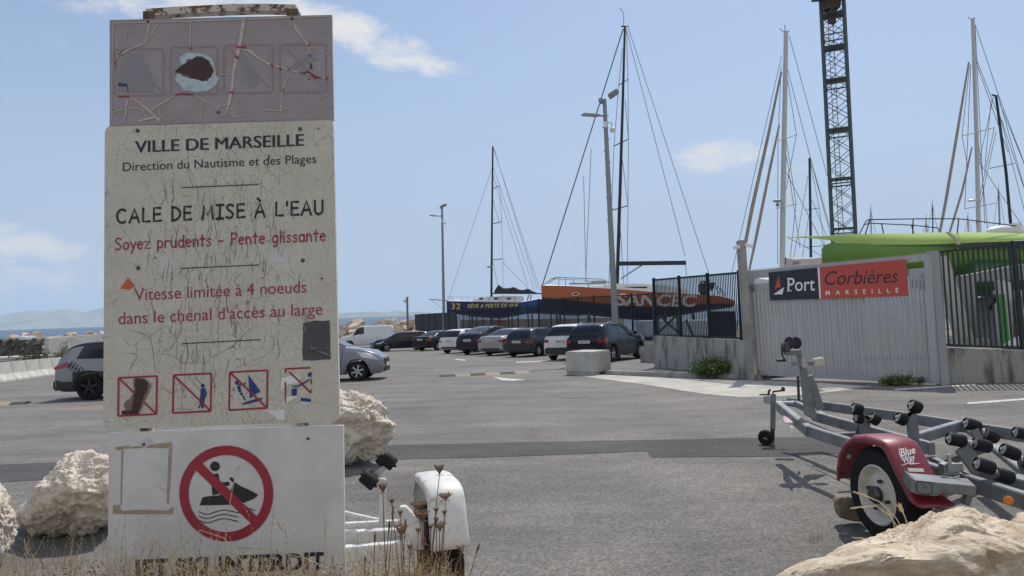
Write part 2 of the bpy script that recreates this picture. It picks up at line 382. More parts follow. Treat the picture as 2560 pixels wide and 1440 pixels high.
# rounded hand-lettered alphabet, drawn as strokes
def arc(cx, cy, rx, ry, a0, a1, n=10):
    return [(cx + rx * math.cos(rad(a0 + (a1 - a0) * i / n)), cy + ry * math.sin(rad(a0 + (a1 - a0) * i / n))) for i in range(n + 1)]
_A = [[(0, 0), (.42, 1), (.8, 0)], [(.16, .34), (.68, .36)]]
HAND = {'C': (.85, [arc(.45, .5, .42, .49, 52, 305, 14)]), 'A': (.85, _A), 'À': (.85, _A + [[(.22, 1.36), (.42, 1.17)]]), 'L': (.68, [[(.08, 1), (.07, .04), (.64, .03)]]),
        'E': (.7, [[(.64, .98), (.08, 1), (.07, .02), (.68, .05)], [(.08, .53), (.58, .53)]]), 'D': (.78, [[(.08, 1), (.08, 0)], arc(.06, .5, .68, .5, 90, -90, 14)]),
        'M': (.98, [[(.04, 0), (.2, 1), (.49, .3), (.78, 1), (.94, 0)]]), 'I': (.62, [[(.31, 1), (.31, 0)], [(.02, 1), (.6, 1)], [(.02, 0), (.6, 0)]]),
        'S': (.66, [[(.58, .9), (.4, 1), (.18, .96), (.08, .78), (.2, .6), (.42, .48), (.58, .3), (.52, .1), (.3, 0), (.04, .08)]]), 'U': (.78, [[(.06, 1)] + arc(.38, .32, .32, .31, 180, 360, 12) + [(.7, 1)]]),
        "'": (.16, [[(.08, 1.02), (.07, .76)]]), ' ': (.42, []), '-': (.5, [[(.05, .36), (.42, .36)]]), 'P': (.6, [[(.08, 1), (.08, 0)], arc(.08, .73, .5, .27, 90, -90, 10)]),
        'o': (.56, [arc(.28, .3, .24, .3, 0, 360, 16)]), 'y': (.54, [[(.02, .6), (.27, .12)], [(.52, .6), (.12, -.34)]]), 'e': (.55, [[(.06, .34), (.5, .36)] + arc(.28, .31, .24, .3, 10, 310, 14)]),
        'z': (.54, [[(.04, .6), (.46, .6), (.04, .02), (.5, .02)]]), 'p': (.58, [[(.06, .6), (.06, -.34)], arc(.28, .31, .24, .3, 150, -150, 14)]), 'r': (.46, [[(.06, .6), (.06, 0)], arc(.3, .34, .23, .26, 170, 50, 7)]),
        'u': (.56, [[(.05, .6)] + arc(.27, .24, .22, .23, 180, 350, 9) + [(.48, .6)], [(.48, .6), (.5, 0)]]), 'd': (.6, [arc(.29, .3, .24, .3, 40, 320, 14), [(.52, 1), (.52, 0)]]),
        'n': (.55, [[(.06, .6), (.06, 0)], arc(.27, .36, .21, .24, 180, 0, 9) + [(.49, 0)]]), 't': (.5, [[(.24, .92), (.25, .02)], [(.02, .63), (.48, .63)]]),
        's': (.46, [[(.4, .54), (.24, .6), (.08, .5), (.14, .36), (.34, .26), (.4, .12), (.24, 0), (.03, .06)]]), 'g': (.58, [arc(.28, .32, .23, .28, 40, 320, 14), [(.5, .6), (.5, -.1)] + arc(.3, -.12, .2, .2, 0, -140, 8)]),
        'l': (.2, [[(.1, 1), (.1, 0)]]), 'i': (.2, [[(.1, .6), (.1, 0)], [(.1, .84), (.1, .87)]]), 'a': (.58, [arc(.28, .3, .24, .3, 40, 320, 14), [(.5, .6), (.53, 0)]])}
def hand(w, gap=.1, sp=1.0):
    def f(txt):
        vs = []; fs = []; x = 0
        for ch in txt:
            adv, st = HAND[ch]
            for pl in st:
                pl = [(x + a, b) for a, b in pl]; n = len(pl); o = len(vs)
                for i, (a, b) in enumerate(pl):
                    p = pl[max(0, i - 1)]; q = pl[min(n - 1, i + 1)]; dx, dy = q[0] - p[0], q[1] - p[1]; l = math.hypot(dx, dy) or 1
                    vs += [(a - dy / l * w / 2, b + dx / l * w / 2), (a + dy / l * w / 2, b - dx / l * w / 2)]
                fs += [(o + 2 * i, o + 2 * i + 1, o + 2 * i + 3, o + 2 * i + 2) for i in range(n - 1)]
                for (a, b) in (pl[0], pl[-1]):          # round ends
                    o = len(vs); vs += [(a + w / 2 * math.cos(k * math.pi / 4), b + w / 2 * math.sin(k * math.pi / 4)) for k in range(8)]; fs.append(tuple(range(o, o + 8)))
            x += adv * sp + gap
        return vs, fs
    return f
# --- materials
def cracked(name, base, dark, amount=1.0):
    m = mat(name, base, rough=.55); t, b = nodes(m)
    tcn = t.nodes.new('ShaderNodeTexCoord')
    def mpg(sc):
        n = t.nodes.new('ShaderNodeMapping'); n.inputs['Scale'].default_value = sc; t.links.new(tcn.outputs['Object'], n.inputs['Vector']); return n.outputs[0]
    def M(op, a, b_):
        n = t.nodes.new('ShaderNodeMath'); n.operation = op
        for i, v in enumerate((a, b_)):
            if isinstance(v, (int, float)): n.inputs[i].default_value = v
            else: t.links.new(v, n.inputs[i])
        return n.outputs[0]
    def warp(vec, sc, k):
        n = t.nodes.new('ShaderNodeTexNoise'); n.inputs['Scale'].default_value = sc; n.inputs['Detail'].default_value = 4; t.links.new(vec, n.inputs['Vector'])
        a = t.nodes.new('ShaderNodeVectorMath'); a.operation = 'MULTIPLY_ADD'; t.links.new(n.outputs['Color'], a.inputs[0]); a.inputs[1].default_value = (k, 0, k); t.links.new(vec, a.inputs[2]); return a.outputs[0]
    def edge(vec, sc):
        v = t.nodes.new('ShaderNodeTexVoronoi'); v.feature = 'DISTANCE_TO_EDGE'; v.inputs['Scale'].default_value = sc; t.links.new(vec, v.inputs['Vector']); return v.outputs['Distance']
    def mr(x, a, b_, c, d):
        n = t.nodes.new('ShaderNodeMapRange'); t.links.new(x, n.inputs['Value'])
        for i, v in zip(('From Min', 'From Max', 'To Min', 'To Max'), (a, b_, c, d)): n.inputs[i].default_value = v
        return n.outputs[0]
    def nz(vec, sc, det=4):
        n = t.nodes.new('ShaderNodeTexNoise'); n.inputs['Scale'].default_value = sc; n.inputs['Detail'].default_value = det; t.links.new(vec, n.inputs['Vector']); return n.outputs['Fac']
    flat = mpg((1, 0, 1)); tall = mpg((1, 0, .36))
    sx = t.nodes.new('ShaderNodeSeparateXYZ'); t.links.new(tcn.outputs['Object'], sx.inputs[0])
    mid = mr(M('ABSOLUTE', sx.outputs['X'], 0), .14, .46, 1, 0)      # the sun-baked middle is worst
    keep = M('MULTIPLY', mr(nz(tall, 22, 3), .36, .56, 0, 1), mr(mid, 0, .6, .0, 1))
    c1 = M('MULTIPLY', mr(edge(warp(tall, 14, .05), 34), .004, .022, 1, 0), keep)
    c2 = M('MULTIPLY', mr(edge(warp(flat, 9, .07), 13), .004, .014, 1, 0), mr(nz(flat, 7, 2), .3, .6, .08, .6))
    c3 = M('MULTIPLY', mr(edge(warp(flat, 20, .03), 40), .01, .04, 1, 0), .16)
    cr = M('MULTIPLY', M('MINIMUM', M('ADD', M('MAXIMUM', c1, c2), c3), 1), amount)
    st = mr(nz(flat, 5, 6), .3, .75, 0, 1)
    mx0 = t.nodes.new('ShaderNodeMix'); mx0.data_type = 'RGBA'; t.links.new(st, mx0.inputs['Factor']); mx0.inputs['A'].default_value = (*base, 1); mx0.inputs['B'].default_value = (base[0] * .86, base[1] * .85, base[2] * .79, 1)
    mx = t.nodes.new('ShaderNodeMix'); mx.data_type = 'RGBA'; t.links.new(cr, mx.inputs['Factor']); t.links.new(mx0.outputs['Result'], mx.inputs['A']); mx.inputs['B'].default_value = (*dark, 1)
    t.links.new(mx.outputs['Result'], b.inputs['Base Color'])
    return m
M_cream = cracked('cracked_cream_paint', (.56, .54, .475), (.11, .105, .09), .95)
M_mauve = mat('faded_film', (.295, .258, .268), .5, var=.22, vscale=9, bump=.05)
M_white_p = mat('white_panel', (.585, .575, .56), .45, var=.25, vscale=4)
M_edge = mat('panel_edge', (.72, .71, .67), .5, var=.3, vscale=20)
M_black = mat('sign_black', (.016, .017, .022), .5)
M_red = mat('sign_red', (.30, .02, .035), .5, var=.15, vscale=12)
M_redtxt = mat('lettering_red', (.29, .035, .06), .5)
M_blue = mat('sign_blue', (.012, .035, .16), .5)
M_tape = mat('old_tape', (.36, .28, .19), .5, var=.4, vscale=30)
M_rib = mat('bare_strip', (.47, .435, .385), .7, var=.4, vscale=40)
M_ghost = mat('ghost_print', (.24, .195, .207), .5)
M_paleblue = mat('pale_blue_patch', (.42, .52, .56), .6, var=.4, vscale=25)
M_spray = mat('spray_brown', (.05, .026, .022), .7, var=.5, vscale=18)
M_spray2 = mat('spray_thin', (.20, .13, .115), .7, var=.5, vscale=25)
M_bolt = mat('bolt_steel', (.09, .09, .09), .4, .8)
M_rust = mat('rusted_frame', (.20, .12, .075), .8, var=1.0, vscale=30, col2=(.055, .03, .02), bump=.4)
M_rustw = mat('peeling_white_frame', (.52, .48, .42), .75, var=1.0, vscale=24, col2=(.14, .075, .04), sharp=(.42, .5), bump=.3)
def panel(name, quad, rcorner, thick, m):
    pts = []; n = len(quad)
    for i, (x, y) in enumerate(quad):
        if rcorner == 0: pts.append((x, y)); continue
        a = V(quad[i - 1]) - V((x, y)); b = V(quad[(i + 1) % n]) - V((x, y)); a.normalize(); b.normalize(); c = V((x, y))
        p0 = c + a * rcorner; p1 = c + b * rcorner
        for k in range(7):
            t = k / 6; q = p0 * (1 - t) ** 2 + c * 2 * t * (1 - t) + p1 * t * t; pts.append((q.x, q.y))
    mb = MB(); n = len(pts); fr = [S(x, y, 0) for x, y in pts]; bk = [p - sg_n * thick for p in fr]
    mb.add(fr + bk, [tuple(range(n))]); mb.k = 1; mb.f.append(tuple(range(2 * n - 1, n - 1, -1))); mb.mi.append(1)
    for i in range(n): mb.f.append((i, i + n, (i + 1) % n + n, (i + 1) % n)); mb.mi.append(1)
    return mb.build(name, [m, M_edge], SIGN)
up = panel('upper_panel', [(274, 50), (830, 37), (835, 300), (274, 316)], 0, .022, M_mauve)
mainp = panel('main_panel', [(262, 314), (833, 295), (849, 1054), (258, 1074)], 22, .024, M_cream)
lowp = panel('lower_panel', [(272, 1082), (858, 1063), (864, 1590), (268, 1612)], 0, .02, M_white_p)
def ch(mb, name, m, par): return mb.build(name, m, par)
c1 = lambda pts: [(240 + x / 3, y / 3) for x, y in pts]
c2 = lambda pts: [(240 + x / 3.13, 440 + y / 3.13) for x, y in pts]
c3 = lambda pts: [(240 + x / 3.88, 780 + y / 3.88) for x, y in pts]
c4 = lambda pts: [(240 + x / 3.6, 1040 + y / 3.6) for x, y in pts]
O1, O2, O3, O4 = .0010, .0020, .0030, .0040
# upper panel: ghosts of four pictograms, spray blot, bare strips
mb = MB()
for x0, y0, x1, y1 in [(140, 372, 505, 715), (560, 355, 910, 705), (960, 340, 1325, 695), (1380, 335, 1725, 690)]:
    cs = []
    for cx, cy, a0 in [(x0 + 25, y0 + 25, 180), (x1 - 25, y0 + 20, 270), (x1 - 25, y1 - 25, 0), (x0 + 25, y1 - 20, 90)]:
        cs += [(cx + 25 * math.cos(rad(a0 + k * 18)), cy + 25 * math.sin(rad(a0 + k * 18))) for k in range(6)]
    ribbon(mb, S, c1(cs + [cs[0]]), 4.6, O1); ribbon(mb, S, c1([(x0 + 40, y0 + 25), (x1 - 25, y1 - 40)]), 4, O1)
ch(mb, 'ghost_pictogram', M_ghost, up)
for p in [[(222, 440), (245, 400), (330, 410), (420, 560), (430, 690), (170, 690), (165, 560)], [(1100, 400), (1130, 420), (1220, 600), (1190, 655), (1150, 640), (1090, 470)], [(1430, 520), (1580, 405), (1600, 400), (1680, 450), (1560, 470), (1480, 530)]]: ch(mfill(S, [c1(p)], O1 + .0004), 'ghost_figure', mat('ghost_blue', (.23, .22, .243), .5), up)
def blob(cx, cy, rx, ry, seed, n=40, rough=.22):
    return [(cx + rx * math.cos(2 * math.pi * k / n) * (1 + rough * noise.noise(V((math.cos(2 * math.pi * k / n) * 2, math.sin(2 * math.pi * k / n) * 2, seed)))), cy + ry * math.sin(2 * math.pi * k / n) * (1 + rough * noise.noise(V((math.cos(2 * math.pi * k / n) * 2 + 5, math.sin(2 * math.pi * k / n) * 2, seed))))) for k in range(n)]
ch(mfill(S, [c1([(590, 600), (640, 480), (625, 430), (690, 395), (790, 400), (870, 440), (895, 530), (920, 590), (900, 640), (840, 680), (760, 690), (660, 680), (625, 630)])], O2), 'bare_patch', M_paleblue, up)
ch(mfill(S, [c1(blob(760, 520, 128, 82, 4.2, rough=.5))], O2 + .0004), 'spray_halo', M_spray2, up)
ch(mfill(S, [c1([(590, 540), (640, 490), (700, 455), (760, 420), (830, 445), (885, 530), (860, 580), (800, 610), (720, 585), (670, 560)])], O3), 'spray_blot', M_spray, up)
mb = MB()
for pts, w in [([(1110, 135), (1085, 300), (1058, 420), (1035, 520), (1022, 640), (1000, 770), (968, 870)], [10, 11, 12, 9, 9, 8, 3]), ([(708, 160), (706, 250), (707, 390)], [4, 3.4, 3]), ([(1075, 365), (1160, 385), (1215, 435), (1310, 485), (1440, 520), (1530, 545), (1740, 590)], [3, 9, 5, 6, 5, 4, 3]),
               ([(400, 160), (392, 235), (372, 320), (300, 350), (250, 370), (180, 410), (145, 440), (142, 520), (145, 640)], [5, 5, 4, 5, 5, 4, 2, 2, 2]), ([(470, 175), (410, 270), (385, 300)], 3.5), ([(1485, 175), (1500, 215), (1575, 315), (1600, 370), (1610, 480), (1620, 540)], [3, 6, 5, 4, 3, 3]),
               ([(1590, 350), (1650, 365), (1720, 405), (1755, 408)], 3), ([(255, 725), (330, 775), (400, 830), (480, 912)], [3, 5, 6, 8]), ([(590, 718), (520, 760), (450, 800), (420, 825)], [3, 5, 5, 3]), ([(740, 715), (810, 755), (880, 780), (912, 805), (985, 780)], [3, 4, 3, 4, 3]),
               ([(800, 755), (780, 880)], 2.4), ([(1450, 555), (1425, 610), (1395, 690), (1386, 835)], [2, 3, 3, 5]), ([(235, 185), (225, 260), (232, 350)], 2.4), ([(1005, 560), (930, 560), (905, 555)], 2.5), ([(120, 850), (160, 830), (300, 805), (355, 830), (375, 880)], [6, 3, 3, 3, 2]), ([(310, 912), (380, 890), (460, 880), (490, 905)], [5, 8, 5, 4]),
               ([(232, 745), (225, 860), (205, 920)], [6, 5, 3]), ([(560, 905), (500, 875), (480, 880)], 3), ([(560, 905), (615, 875)], 3), ([(470, 790), (480, 860)], 2.5), ([(735, 882), (780, 888), (805, 862)], 2.5), ([(905, 815), (930, 870), (968, 872)], 2.6), ([(990, 835), (1050, 880), (1120, 858)], [3, 5, 3]), ([(1010, 800), (1040, 865)], 2.5),
               ([(1255, 818), (1330, 828), (1420, 832)], [3, 4, 2]), ([(1386, 815), (1490, 808)], 2.5), ([(1755, 700), (1680, 735), (1640, 800), (1610, 868)], 2.4), ([(1525, 690), (1530, 835), (1610, 842)], 1.8), ([(1765, 790), (1710, 820)], 3), ([(1640, 130), (1680, 200), (1730, 240)], 2.4), ([(1550, 135), (1520, 190)], 2), ([(130, 170), (120, 500), (118, 900)], 3), ([(130, 172), (700, 160), (1770, 120)], 3.2), ([(1100, 490), (1060, 530)], 2.5), ([(1600, 600), (1620, 700)], 3), ([(150, 345), (190, 375)], 4)]:
    ribbon(mb, S, c1(pts), [k * .78 for k in w] if isinstance(w, list) else w * .78, O3)
ch(mb, 'bare_strips', M_rib, up)
mb = MB()
for pts, w in [([(1055, 352), (1125, 352)], 5), ([(1040, 415), (1065, 440)], 6), ([(1000, 692), (1026, 692)], 5), ([(1312, 478), (1326, 500)], 5), ([(1382, 503), (1382, 525)], 5), ([(595, 710), (640, 702), (735, 706)], [2, 4.5, 2]), ([(165, 722), (250, 722)], 2.5), ([(190, 390), (172, 412)], 4), ([(142, 455), (142, 490)], 2.5), ([(1585, 342), (1602, 342)], 5), ([(1580, 530), (1650, 582)], [3, 9]), ([(1722, 586), (1740, 588)], 6), ([(1402, 668), (1402, 682)], 4), ([(706, 352), (706, 375)], 3), ([(900, 555), (912, 555)], 4)]:
    ribbon(mb, S, c1(pts), w, O4)
ch(mb, 'red_scraps', M_red, up)
mb = mfill(S, [c1(p) for p in [[(165, 622), (230, 628), (234, 645), (168, 645)], [(1600, 405), (1610, 405), (1608, 430), (1600, 430)], [(1604, 460), (1615, 480), (1625, 515), (1605, 520)], [(1520, 545), (1590, 535), (1570, 555)], [(1650, 570), (1700, 585), (1665, 588)], [(1430, 514), (1465, 520), (1440, 525)], [(1585, 590), (1605, 590), (1600, 602)]]], O4)
ribbon(mb, S, c1([(233, 640), (240, 690)]), 2, O4); ch(mb, 'blue_scraps', M_blue, up)
# main panel lettering
for txt, A, B, cap, bold, m in [('VILLE DE MARSEILLE', (338, 381.5), (759.5, 364), 29, .013, M_black), ('Direction du Nautisme et des Plages', (307, 428), (790.5, 407), 21.5, .0, M_black),
                                ('Vitesse limitée à 4 noeuds', (336, 751.5), (766, 731), 29.5, .0, M_redtxt), ("dans le chenal d'accès au large", (296, 811), (806, 786.5), 29.5, .0, M_redtxt)]:
    mb = MB()
    for k in ((-1.1, 0, 1.1) if bold else (0,)): text_on(S, txt, (A[0] + k, A[1]), (B[0] + k, B[1]), cap, O2 + k * .0002, mb=mb)
    ch(mb, 'lettering', m, mainp)
ch(text_on(S, "CALE DE MISE À L'EAU", (290, 558), (809, 535), 34, O2, glyphs=hand(.185, .22)), 'lettering', M_black, mainp)
ch(text_on(S, "Soyez prudents - Pente glissante", (286, 625), (815, 601), 29, O2, glyphs=hand(.14, .13)), 'lettering', M_redtxt, mainp)
M_rule = mat('rule_ink', (.022, .02, .06), .5)
mb = MB()
for a, b in [((454, 469), (646, 461)), ((453, 671), (648, 662)), ((455, 859), (651, 849))]: ribbon(mb, S, [a, b], 2.4, O2)
ch(mb, 'rule_lines', M_rule, mainp)
ch(mfill(S, [c2([(495, 632), (615, 630), (612, 748), (493, 750)]), c2([(1357, 567), (1507, 565), (1507, 682), (1357, 684)])], O1), 'old_sticker', mat('grey_film', (.52, .51, .52), .5), mainp)
ch(mfill(S, [c2([(188, 880), (250, 795), (298, 850), (290, 868), (262, 886)])], O3), 'orange_sticker', mat('orange_sticker', (.52, .10, .03), .5), mainp)
ch(mfill(S, [c3([(2005, 112), (2060, 95), (2120, 82), (2200, 88), (2265, 80), (2272, 250), (2270, 350), (2278, 458), (2180, 462), (2110, 470), (2008, 466), (2000, 380), (2008, 250)])], O3), 'dark_sticker', mat('charcoal_sticker', (.06, .065, .07), .5, var=.9, vscale=26, col2=(.045, .048, .053), bump=.2), mainp)
mb = MB()
for pts in [[(2010, 292), (2065, 290)], [(2085, 310), (2090, 352), (2150, 350)], [(2150, 375), (2230, 405), (2270, 430)], [(2180, 352), (2270, 345)], [(2090, 440), (2095, 470)], [(2008, 200), (2030, 170), (2010, 130)]]: ribbon(mb, S, c3(pts), 1.4, O4, True)
ch(mb, 'sticker_scratches', M_rib, mainp)
def frame_px(mb, q, w):
    ribbon(mb, S, [q[0], q[1]], w, O2); ribbon(mb, S, [q[3], q[2]], w, O2 + .0002); ribbon(mb, S, [q[0], q[3]], w, O2 + .0004); ribbon(mb, S, [q[1], q[2]], w, O2 + .0006)
    return mb
PQ = [c3([(218, 640), (590, 621), (585, 990), (214, 1008)]), c3([(752, 612), (1118, 595), (1111, 961), (745, 980)]), c3([(1297, 584), (1663, 565), (1658, 931), (1290, 951)])]
for q in PQ:
    mb = frame_px(MB(), q, 4.6); ribbon(mb, S, [q[0], q[2]], 4.4, O3 + .0005); ch(mb, 'prohibition_frame', M_red, mainp)
mb = MB(); ribbon(mb, S, c3([(1830, 552), (2080, 540)]), 4.4, O2); ribbon(mb, S, c3([(1838, 550), (1836, 592)]), 4.2, O2 + .0002); ribbon(mb, S, c3([(1836, 680), (1838, 880)]), [4.4, 2.6], O2 + .0004); ribbon(mb, S, c3([(1872, 580), (1960, 660), (2085, 785)]), 4.4, O3); ch(mb, 'prohibition_frame', M_red, mainp)
blues = [disc_px((1035, 715), 19), [(1014, 742), (1040, 735), (1062, 745), (1074, 800), (1052, 850), (1046, 905), (1042, 932), (1020, 935), (1022, 880), (1008, 925), (982, 935), (1004, 905), (1008, 850), (1012, 800)], [(1475, 605), (1595, 768), (1492, 838)],
         [(1410, 902), (1418, 888), (1470, 866), (1560, 840), (1610, 832), (1620, 838), (1580, 862), (1490, 888)], disc_px((1366, 686), 21), [(1365, 722), (1398, 716), (1411, 774), (1385, 779)], [(1392, 785), (1418, 778), (1428, 806), (1405, 812)], [(1415, 820), (1430, 812), (1456, 856), (1448, 862)], [(1375, 705), (1455, 688), (1458, 697), (1385, 716)],
         [(2090, 585), (2070, 583), (2052, 600), (2056, 622), (2075, 630), (2090, 626)], [(1905, 715), (1960, 712), (2070, 648), (2078, 658), (1965, 728), (1905, 726)], [(1900, 745), (1950, 738), (1946, 812), (1897, 812)], [(2084, 650), (2092, 648), (2092, 710), (2080, 690)], [(1985, 832), (2080, 842), (2086, 872), (1984, 862)], [(2080, 760), (2092, 740), (2092, 782)]]
ch(mfill(S, [c3(b) for b in blues], O3), 'pictogram_figures', M_blue, mainp)
mb = MB(); ribbon(mb, S, c3([(1015, 765), (970, 720), (930, 665), (880, 635)]), 1.2, O3); ribbon(mb, S, c3([(828, 690), (830, 935)]), .8, O3); ribbon(mb, S, c3([(775, 940), (830, 932), (900, 936), (830, 948), (775, 940)]), .8, O3)
ch(mb, 'fishing_line', mat('pale_ink', (.2, .22, .28), .5), mainp)
ch(mfill(S, [c3([(1990, 868), (2086, 876), (2070, 902), (2040, 912), (2000, 900)])], O2), 'emblem_scrap', M_white_p, mainp)
ch(mfill(S, [c3([(365, 640), (470, 645), (520, 690), (540, 725), (518, 740), (512, 780), (500, 800), (470, 860), (445, 920), (420, 985), (250, 992), (245, 960), (285, 950), (268, 900), (285, 865), (330, 840), (370, 760), (360, 700)])], O3 + .001), 'spray_halo', M_spray2, mainp)
ch(mfill(S, [c3([(392, 642), (470, 650), (505, 690), (500, 740), (470, 800), (450, 860), (430, 920), (405, 975), (330, 990), (345, 950), (355, 890), (370, 800), (385, 740), (372, 690)]), c3([(248, 958), (360, 955), (410, 970), (405, 992), (250, 995)])], O4 + .001), 'spray_blot', M_spray, mainp)
mb = MB()       # a few long open splits with black showing through
for pts, w in [([(850, 240), (880, 300), (895, 430), (865, 500), (860, 790)], [1, 2, 2.4, 1.4, 1]), ([(1160, 580), (1135, 650), (1155, 720), (1142, 840)], [1, 2.2, 2, .8]), ([(725, 760), (728, 1100)], 1), ([(877, 760), (877, 1100)], 1), ([(1220, 700), (1222, 1080)], .8), ([(420, 410), (350, 510), (325, 570)], [.8, 1.6, .8]), ([(230, 400), (385, 402), (395, 450)], [.8, 1.6, .8]), ([(1060, 480), (1050, 560), (1015, 660)], 1.1), ([(1080, 470), (1330, 330), (1570, 90)], [.8, 1.4, .8]), ([(1590, 270), (1770, 455)], 1), ([(300, 170), (440, 205), (530, 255), (555, 400), (570, 560), (730, 670)], [.8, 1.4, 1.4, 1.2, 1, .7]), ([(520, 250), (610, 170), (680, 135), (770, 250), (740, 340), (640, 380)], 1), ([(560, 400), (740, 420), (840, 490), (1040, 495)], 1.2)]:
    ribbon(mb, S, c3(pts), w, O1, True)
rr = random.Random(3)
for k in range(150):
    x = 555 + rr.gauss(0, 95); y = rr.uniform(440, 900); l = rr.uniform(14, 55); p = [(x, y)]
    if not 290 < x < 815: continue
    for i in range(4): p.append((p[-1][0] + rr.uniform(-3.5, 3.5), p[-1][1] + l / 4))
    ribbon(mb, S, p, rr.uniform(.7, 1.5), O1 + .0002, True)
ch(mb, 'open_cracks', mat('crack_dark', (.15, .14, .125), .9), mainp)  # plain dark grey for the crack lines
ch(mfill(S, [c3([(1640, 955), (1830, 945), (1832, 1050), (1760, 1045), (1720, 1000)]), c3([(1880, 620), (1940, 600), (1990, 640), (1960, 690), (1870, 700), (1790, 760), (1800, 640)]), c3([(1850, 820), (1980, 800), (1870, 870), (1800, 900)])], O1 + .0004), 'bare_patch', mat('torn_film', (.70, .70, .68), .5, var=.15), mainp)
# lower panel
cx, cy = 240 + 1172 / 3.6, 1040 + 698 / 3.6
mb = MB(); ns = 72; ro, ri = 117.5, 94.5; ratio = 1.02
vo_ = [S(cx + r * math.cos(2 * math.pi * k / ns), cy + r * ratio * math.sin(2 * math.pi * k / ns), O3) for r in (ro, ri) for k in range(ns)]
mb.add(vo_, [(k, (k + 1) % ns, ns + (k + 1) % ns, ns + k) for k in range(ns)])
ribbon(mb, S, c4([(925, 455), (1422, 938)]), 23.5, O3 + .0006); ch(mb, 'prohibition_ring', M_red, lowp)
ski = [[(932, 805), (958, 733), (1010, 722), (1100, 715), (1215, 668), (1235, 606), (1258, 600), (1300, 630), (1380, 665), (1452, 703), (1458, 714), (1420, 745), (1330, 782), (1180, 800)], [(1060, 522), (1100, 515), (1110, 570), (1112, 700), (1048, 715), (1040, 625), (1066, 590)], [(1112, 602), (1190, 590), (1205, 605), (1195, 628), (1112, 632)], disc_px((1070, 453), 44, 24), [(1200, 558), (1222, 550), (1250, 582), (1236, 602), (1202, 572)]]
ch(mfill(S, [c4(p) for p in ski], O2), 'rider_pictogram', M_black, lowp)
mb = MB()
for k in range(3):
    w_ = [(925, 860), (975, 882), (1020, 883), (1090, 857), (1150, 845), (1220, 858), (1280, 871), (1330, 852), (1380, 832), (1430, 853)][:10 if k == 0 else 7]
    ribbon(mb, S, c4([(x, y + 39 * k) for x, y in w_]), 2.4, O2)
ch(mb, 'wave_lines', M_rule, lowp)
ch(mfill(S, [c4(p) for p in [[(168, 282), (300, 262), (305, 280), (375, 270), (470, 262), (560, 248), (680, 236), (686, 268), (640, 290), (440, 288), (250, 296), (215, 312), (178, 300)], [(228, 314), (246, 302), (231, 802), (219, 800)], [(654, 292), (688, 270), (672, 560), (656, 792), (634, 780)], [(152, 800), (216, 800), (226, 850), (330, 846), (470, 842), (560, 850), (640, 850), (702, 812), (692, 885), (400, 886), (150, 882)]]], O1), 'tape_remains', M_tape, lowp)
ch(mfill(S, [c4([(375, 250), (470, 180), (522, 235), (440, 290)])], O1 + .0005), 'old_sticker', mat('grey_film', (0, 0, 0)), lowp)
ch(text_on(S, 'JET SKI INTERDIT', (330, 1440), (812, 1420), 38, O2, bold=.045, space=1.08), 'lettering', M_black, lowp)
mb = MB()       # stencil gaps
for i in range(14):
    x = 345 + i * 33.5; ribbon(mb, S, [(x + 9, 1394 - i * 1.5), (x + 8, 1448 - i * 1.5)], 1.8, O3)
ch(mb, 'stencil_gaps', M_white_p, lowp)
mb = MB()
for x, y, r in [(344, 326.6, 5), (750.5, 322.6, 5), (796, 321.6, 2), (346, 670, 5), (757, 651, 5), (805, 696, 2.6), (371, 54.6, 4), (730, 46, 4), (546, 281, 4)] + [(240 + 432 / 3.6, 1040 + 255 / 3.6, 3.8), (240 + 1908 / 3.6, 1040 + 203 / 3.6, 3.6)]:
    MB().lathe([(r * .00187, 0), (r * .00187, .004), (r * .0011, .007), (.0001, .007)], S(x, y, 0), sg_n, 12).build('bolt', M_bolt, SIGN)
# carrying frame behind the panels
for (xt, yt, xb, yb) in [(379, 40, 363, 1690), (733, 30, 775, 1670)]:
    a, b = S(xt, yt, -.05), S(xb, yb, -.05); b = a + (b - a) * ((a.z - g(b.x, b.y) + .1) / (a.z - b.z)); MB().bar(a, b, .05, .05, up=sg_n).build('post', M_rustw, SIGN, bevel=.004)
mb = MB(); prv = None
arcp = [(370, 36), (440, 31), (520, 27), (590, 24), (660, 23), (742, 25)]
for p, q in zip(arcp, arcp[1:]): mb.bar(S(*p, -.05), S(*q, -.05), .05, .034, up=sg_z)
mb.build('top_rail', M_rustw, SIGN)
for x, y in [(378, 30), (734, 24)]: MB().bar(S(x, y + 34, -.05), S(x, y + 4, -.05), .052, .06, up=sg_n).build('rail_bracket', M_rust, SIGN)
# ================================================================== fences, walls, gate, posts
M_fence = mat('fence_steel', (.014, .018, .025), .6, spec=.3)
M_fencegreen = mat('fence_green', (.018, .03, .028), .45, .2)
M_conc = mat('old_concrete', (.32, .31, .285), .92, var=.6, vscale=2.2, bump=.25, bscale=30, stretch=(1, 1, .5))
M_concst = mat('stained_concrete', (.33, .32, .295), .92, var=1.0, vscale=2.6, col2=(.10, .095, .085), sharp=(.36, .52), bump=.25, bscale=30, stretch=(1.6, 1.6, .35))
M_galv = mat('galvanised', (.36, .365, .36), .5, .35, var=.3, vscale=9)
M_alu = mat('gate_aluminium', (.47, .47, .46), .45, .25, var=.35, vscale=3, stretch=(6, 6, .4), col2=(.37, .37, .365))
M_grey = mat('grey_paint', (.30, .31, .31), .5)
E0 = V((0, 0, EYE))
def wallplane(p, q):
    d = V((q.x - p.x, q.y - p.y, 0)); n = V((d.y, -d.x, 0)).normalized()
    if n.y > 0: n = -n
    return plane_map(V((p.x, p.y, 0)), n), n
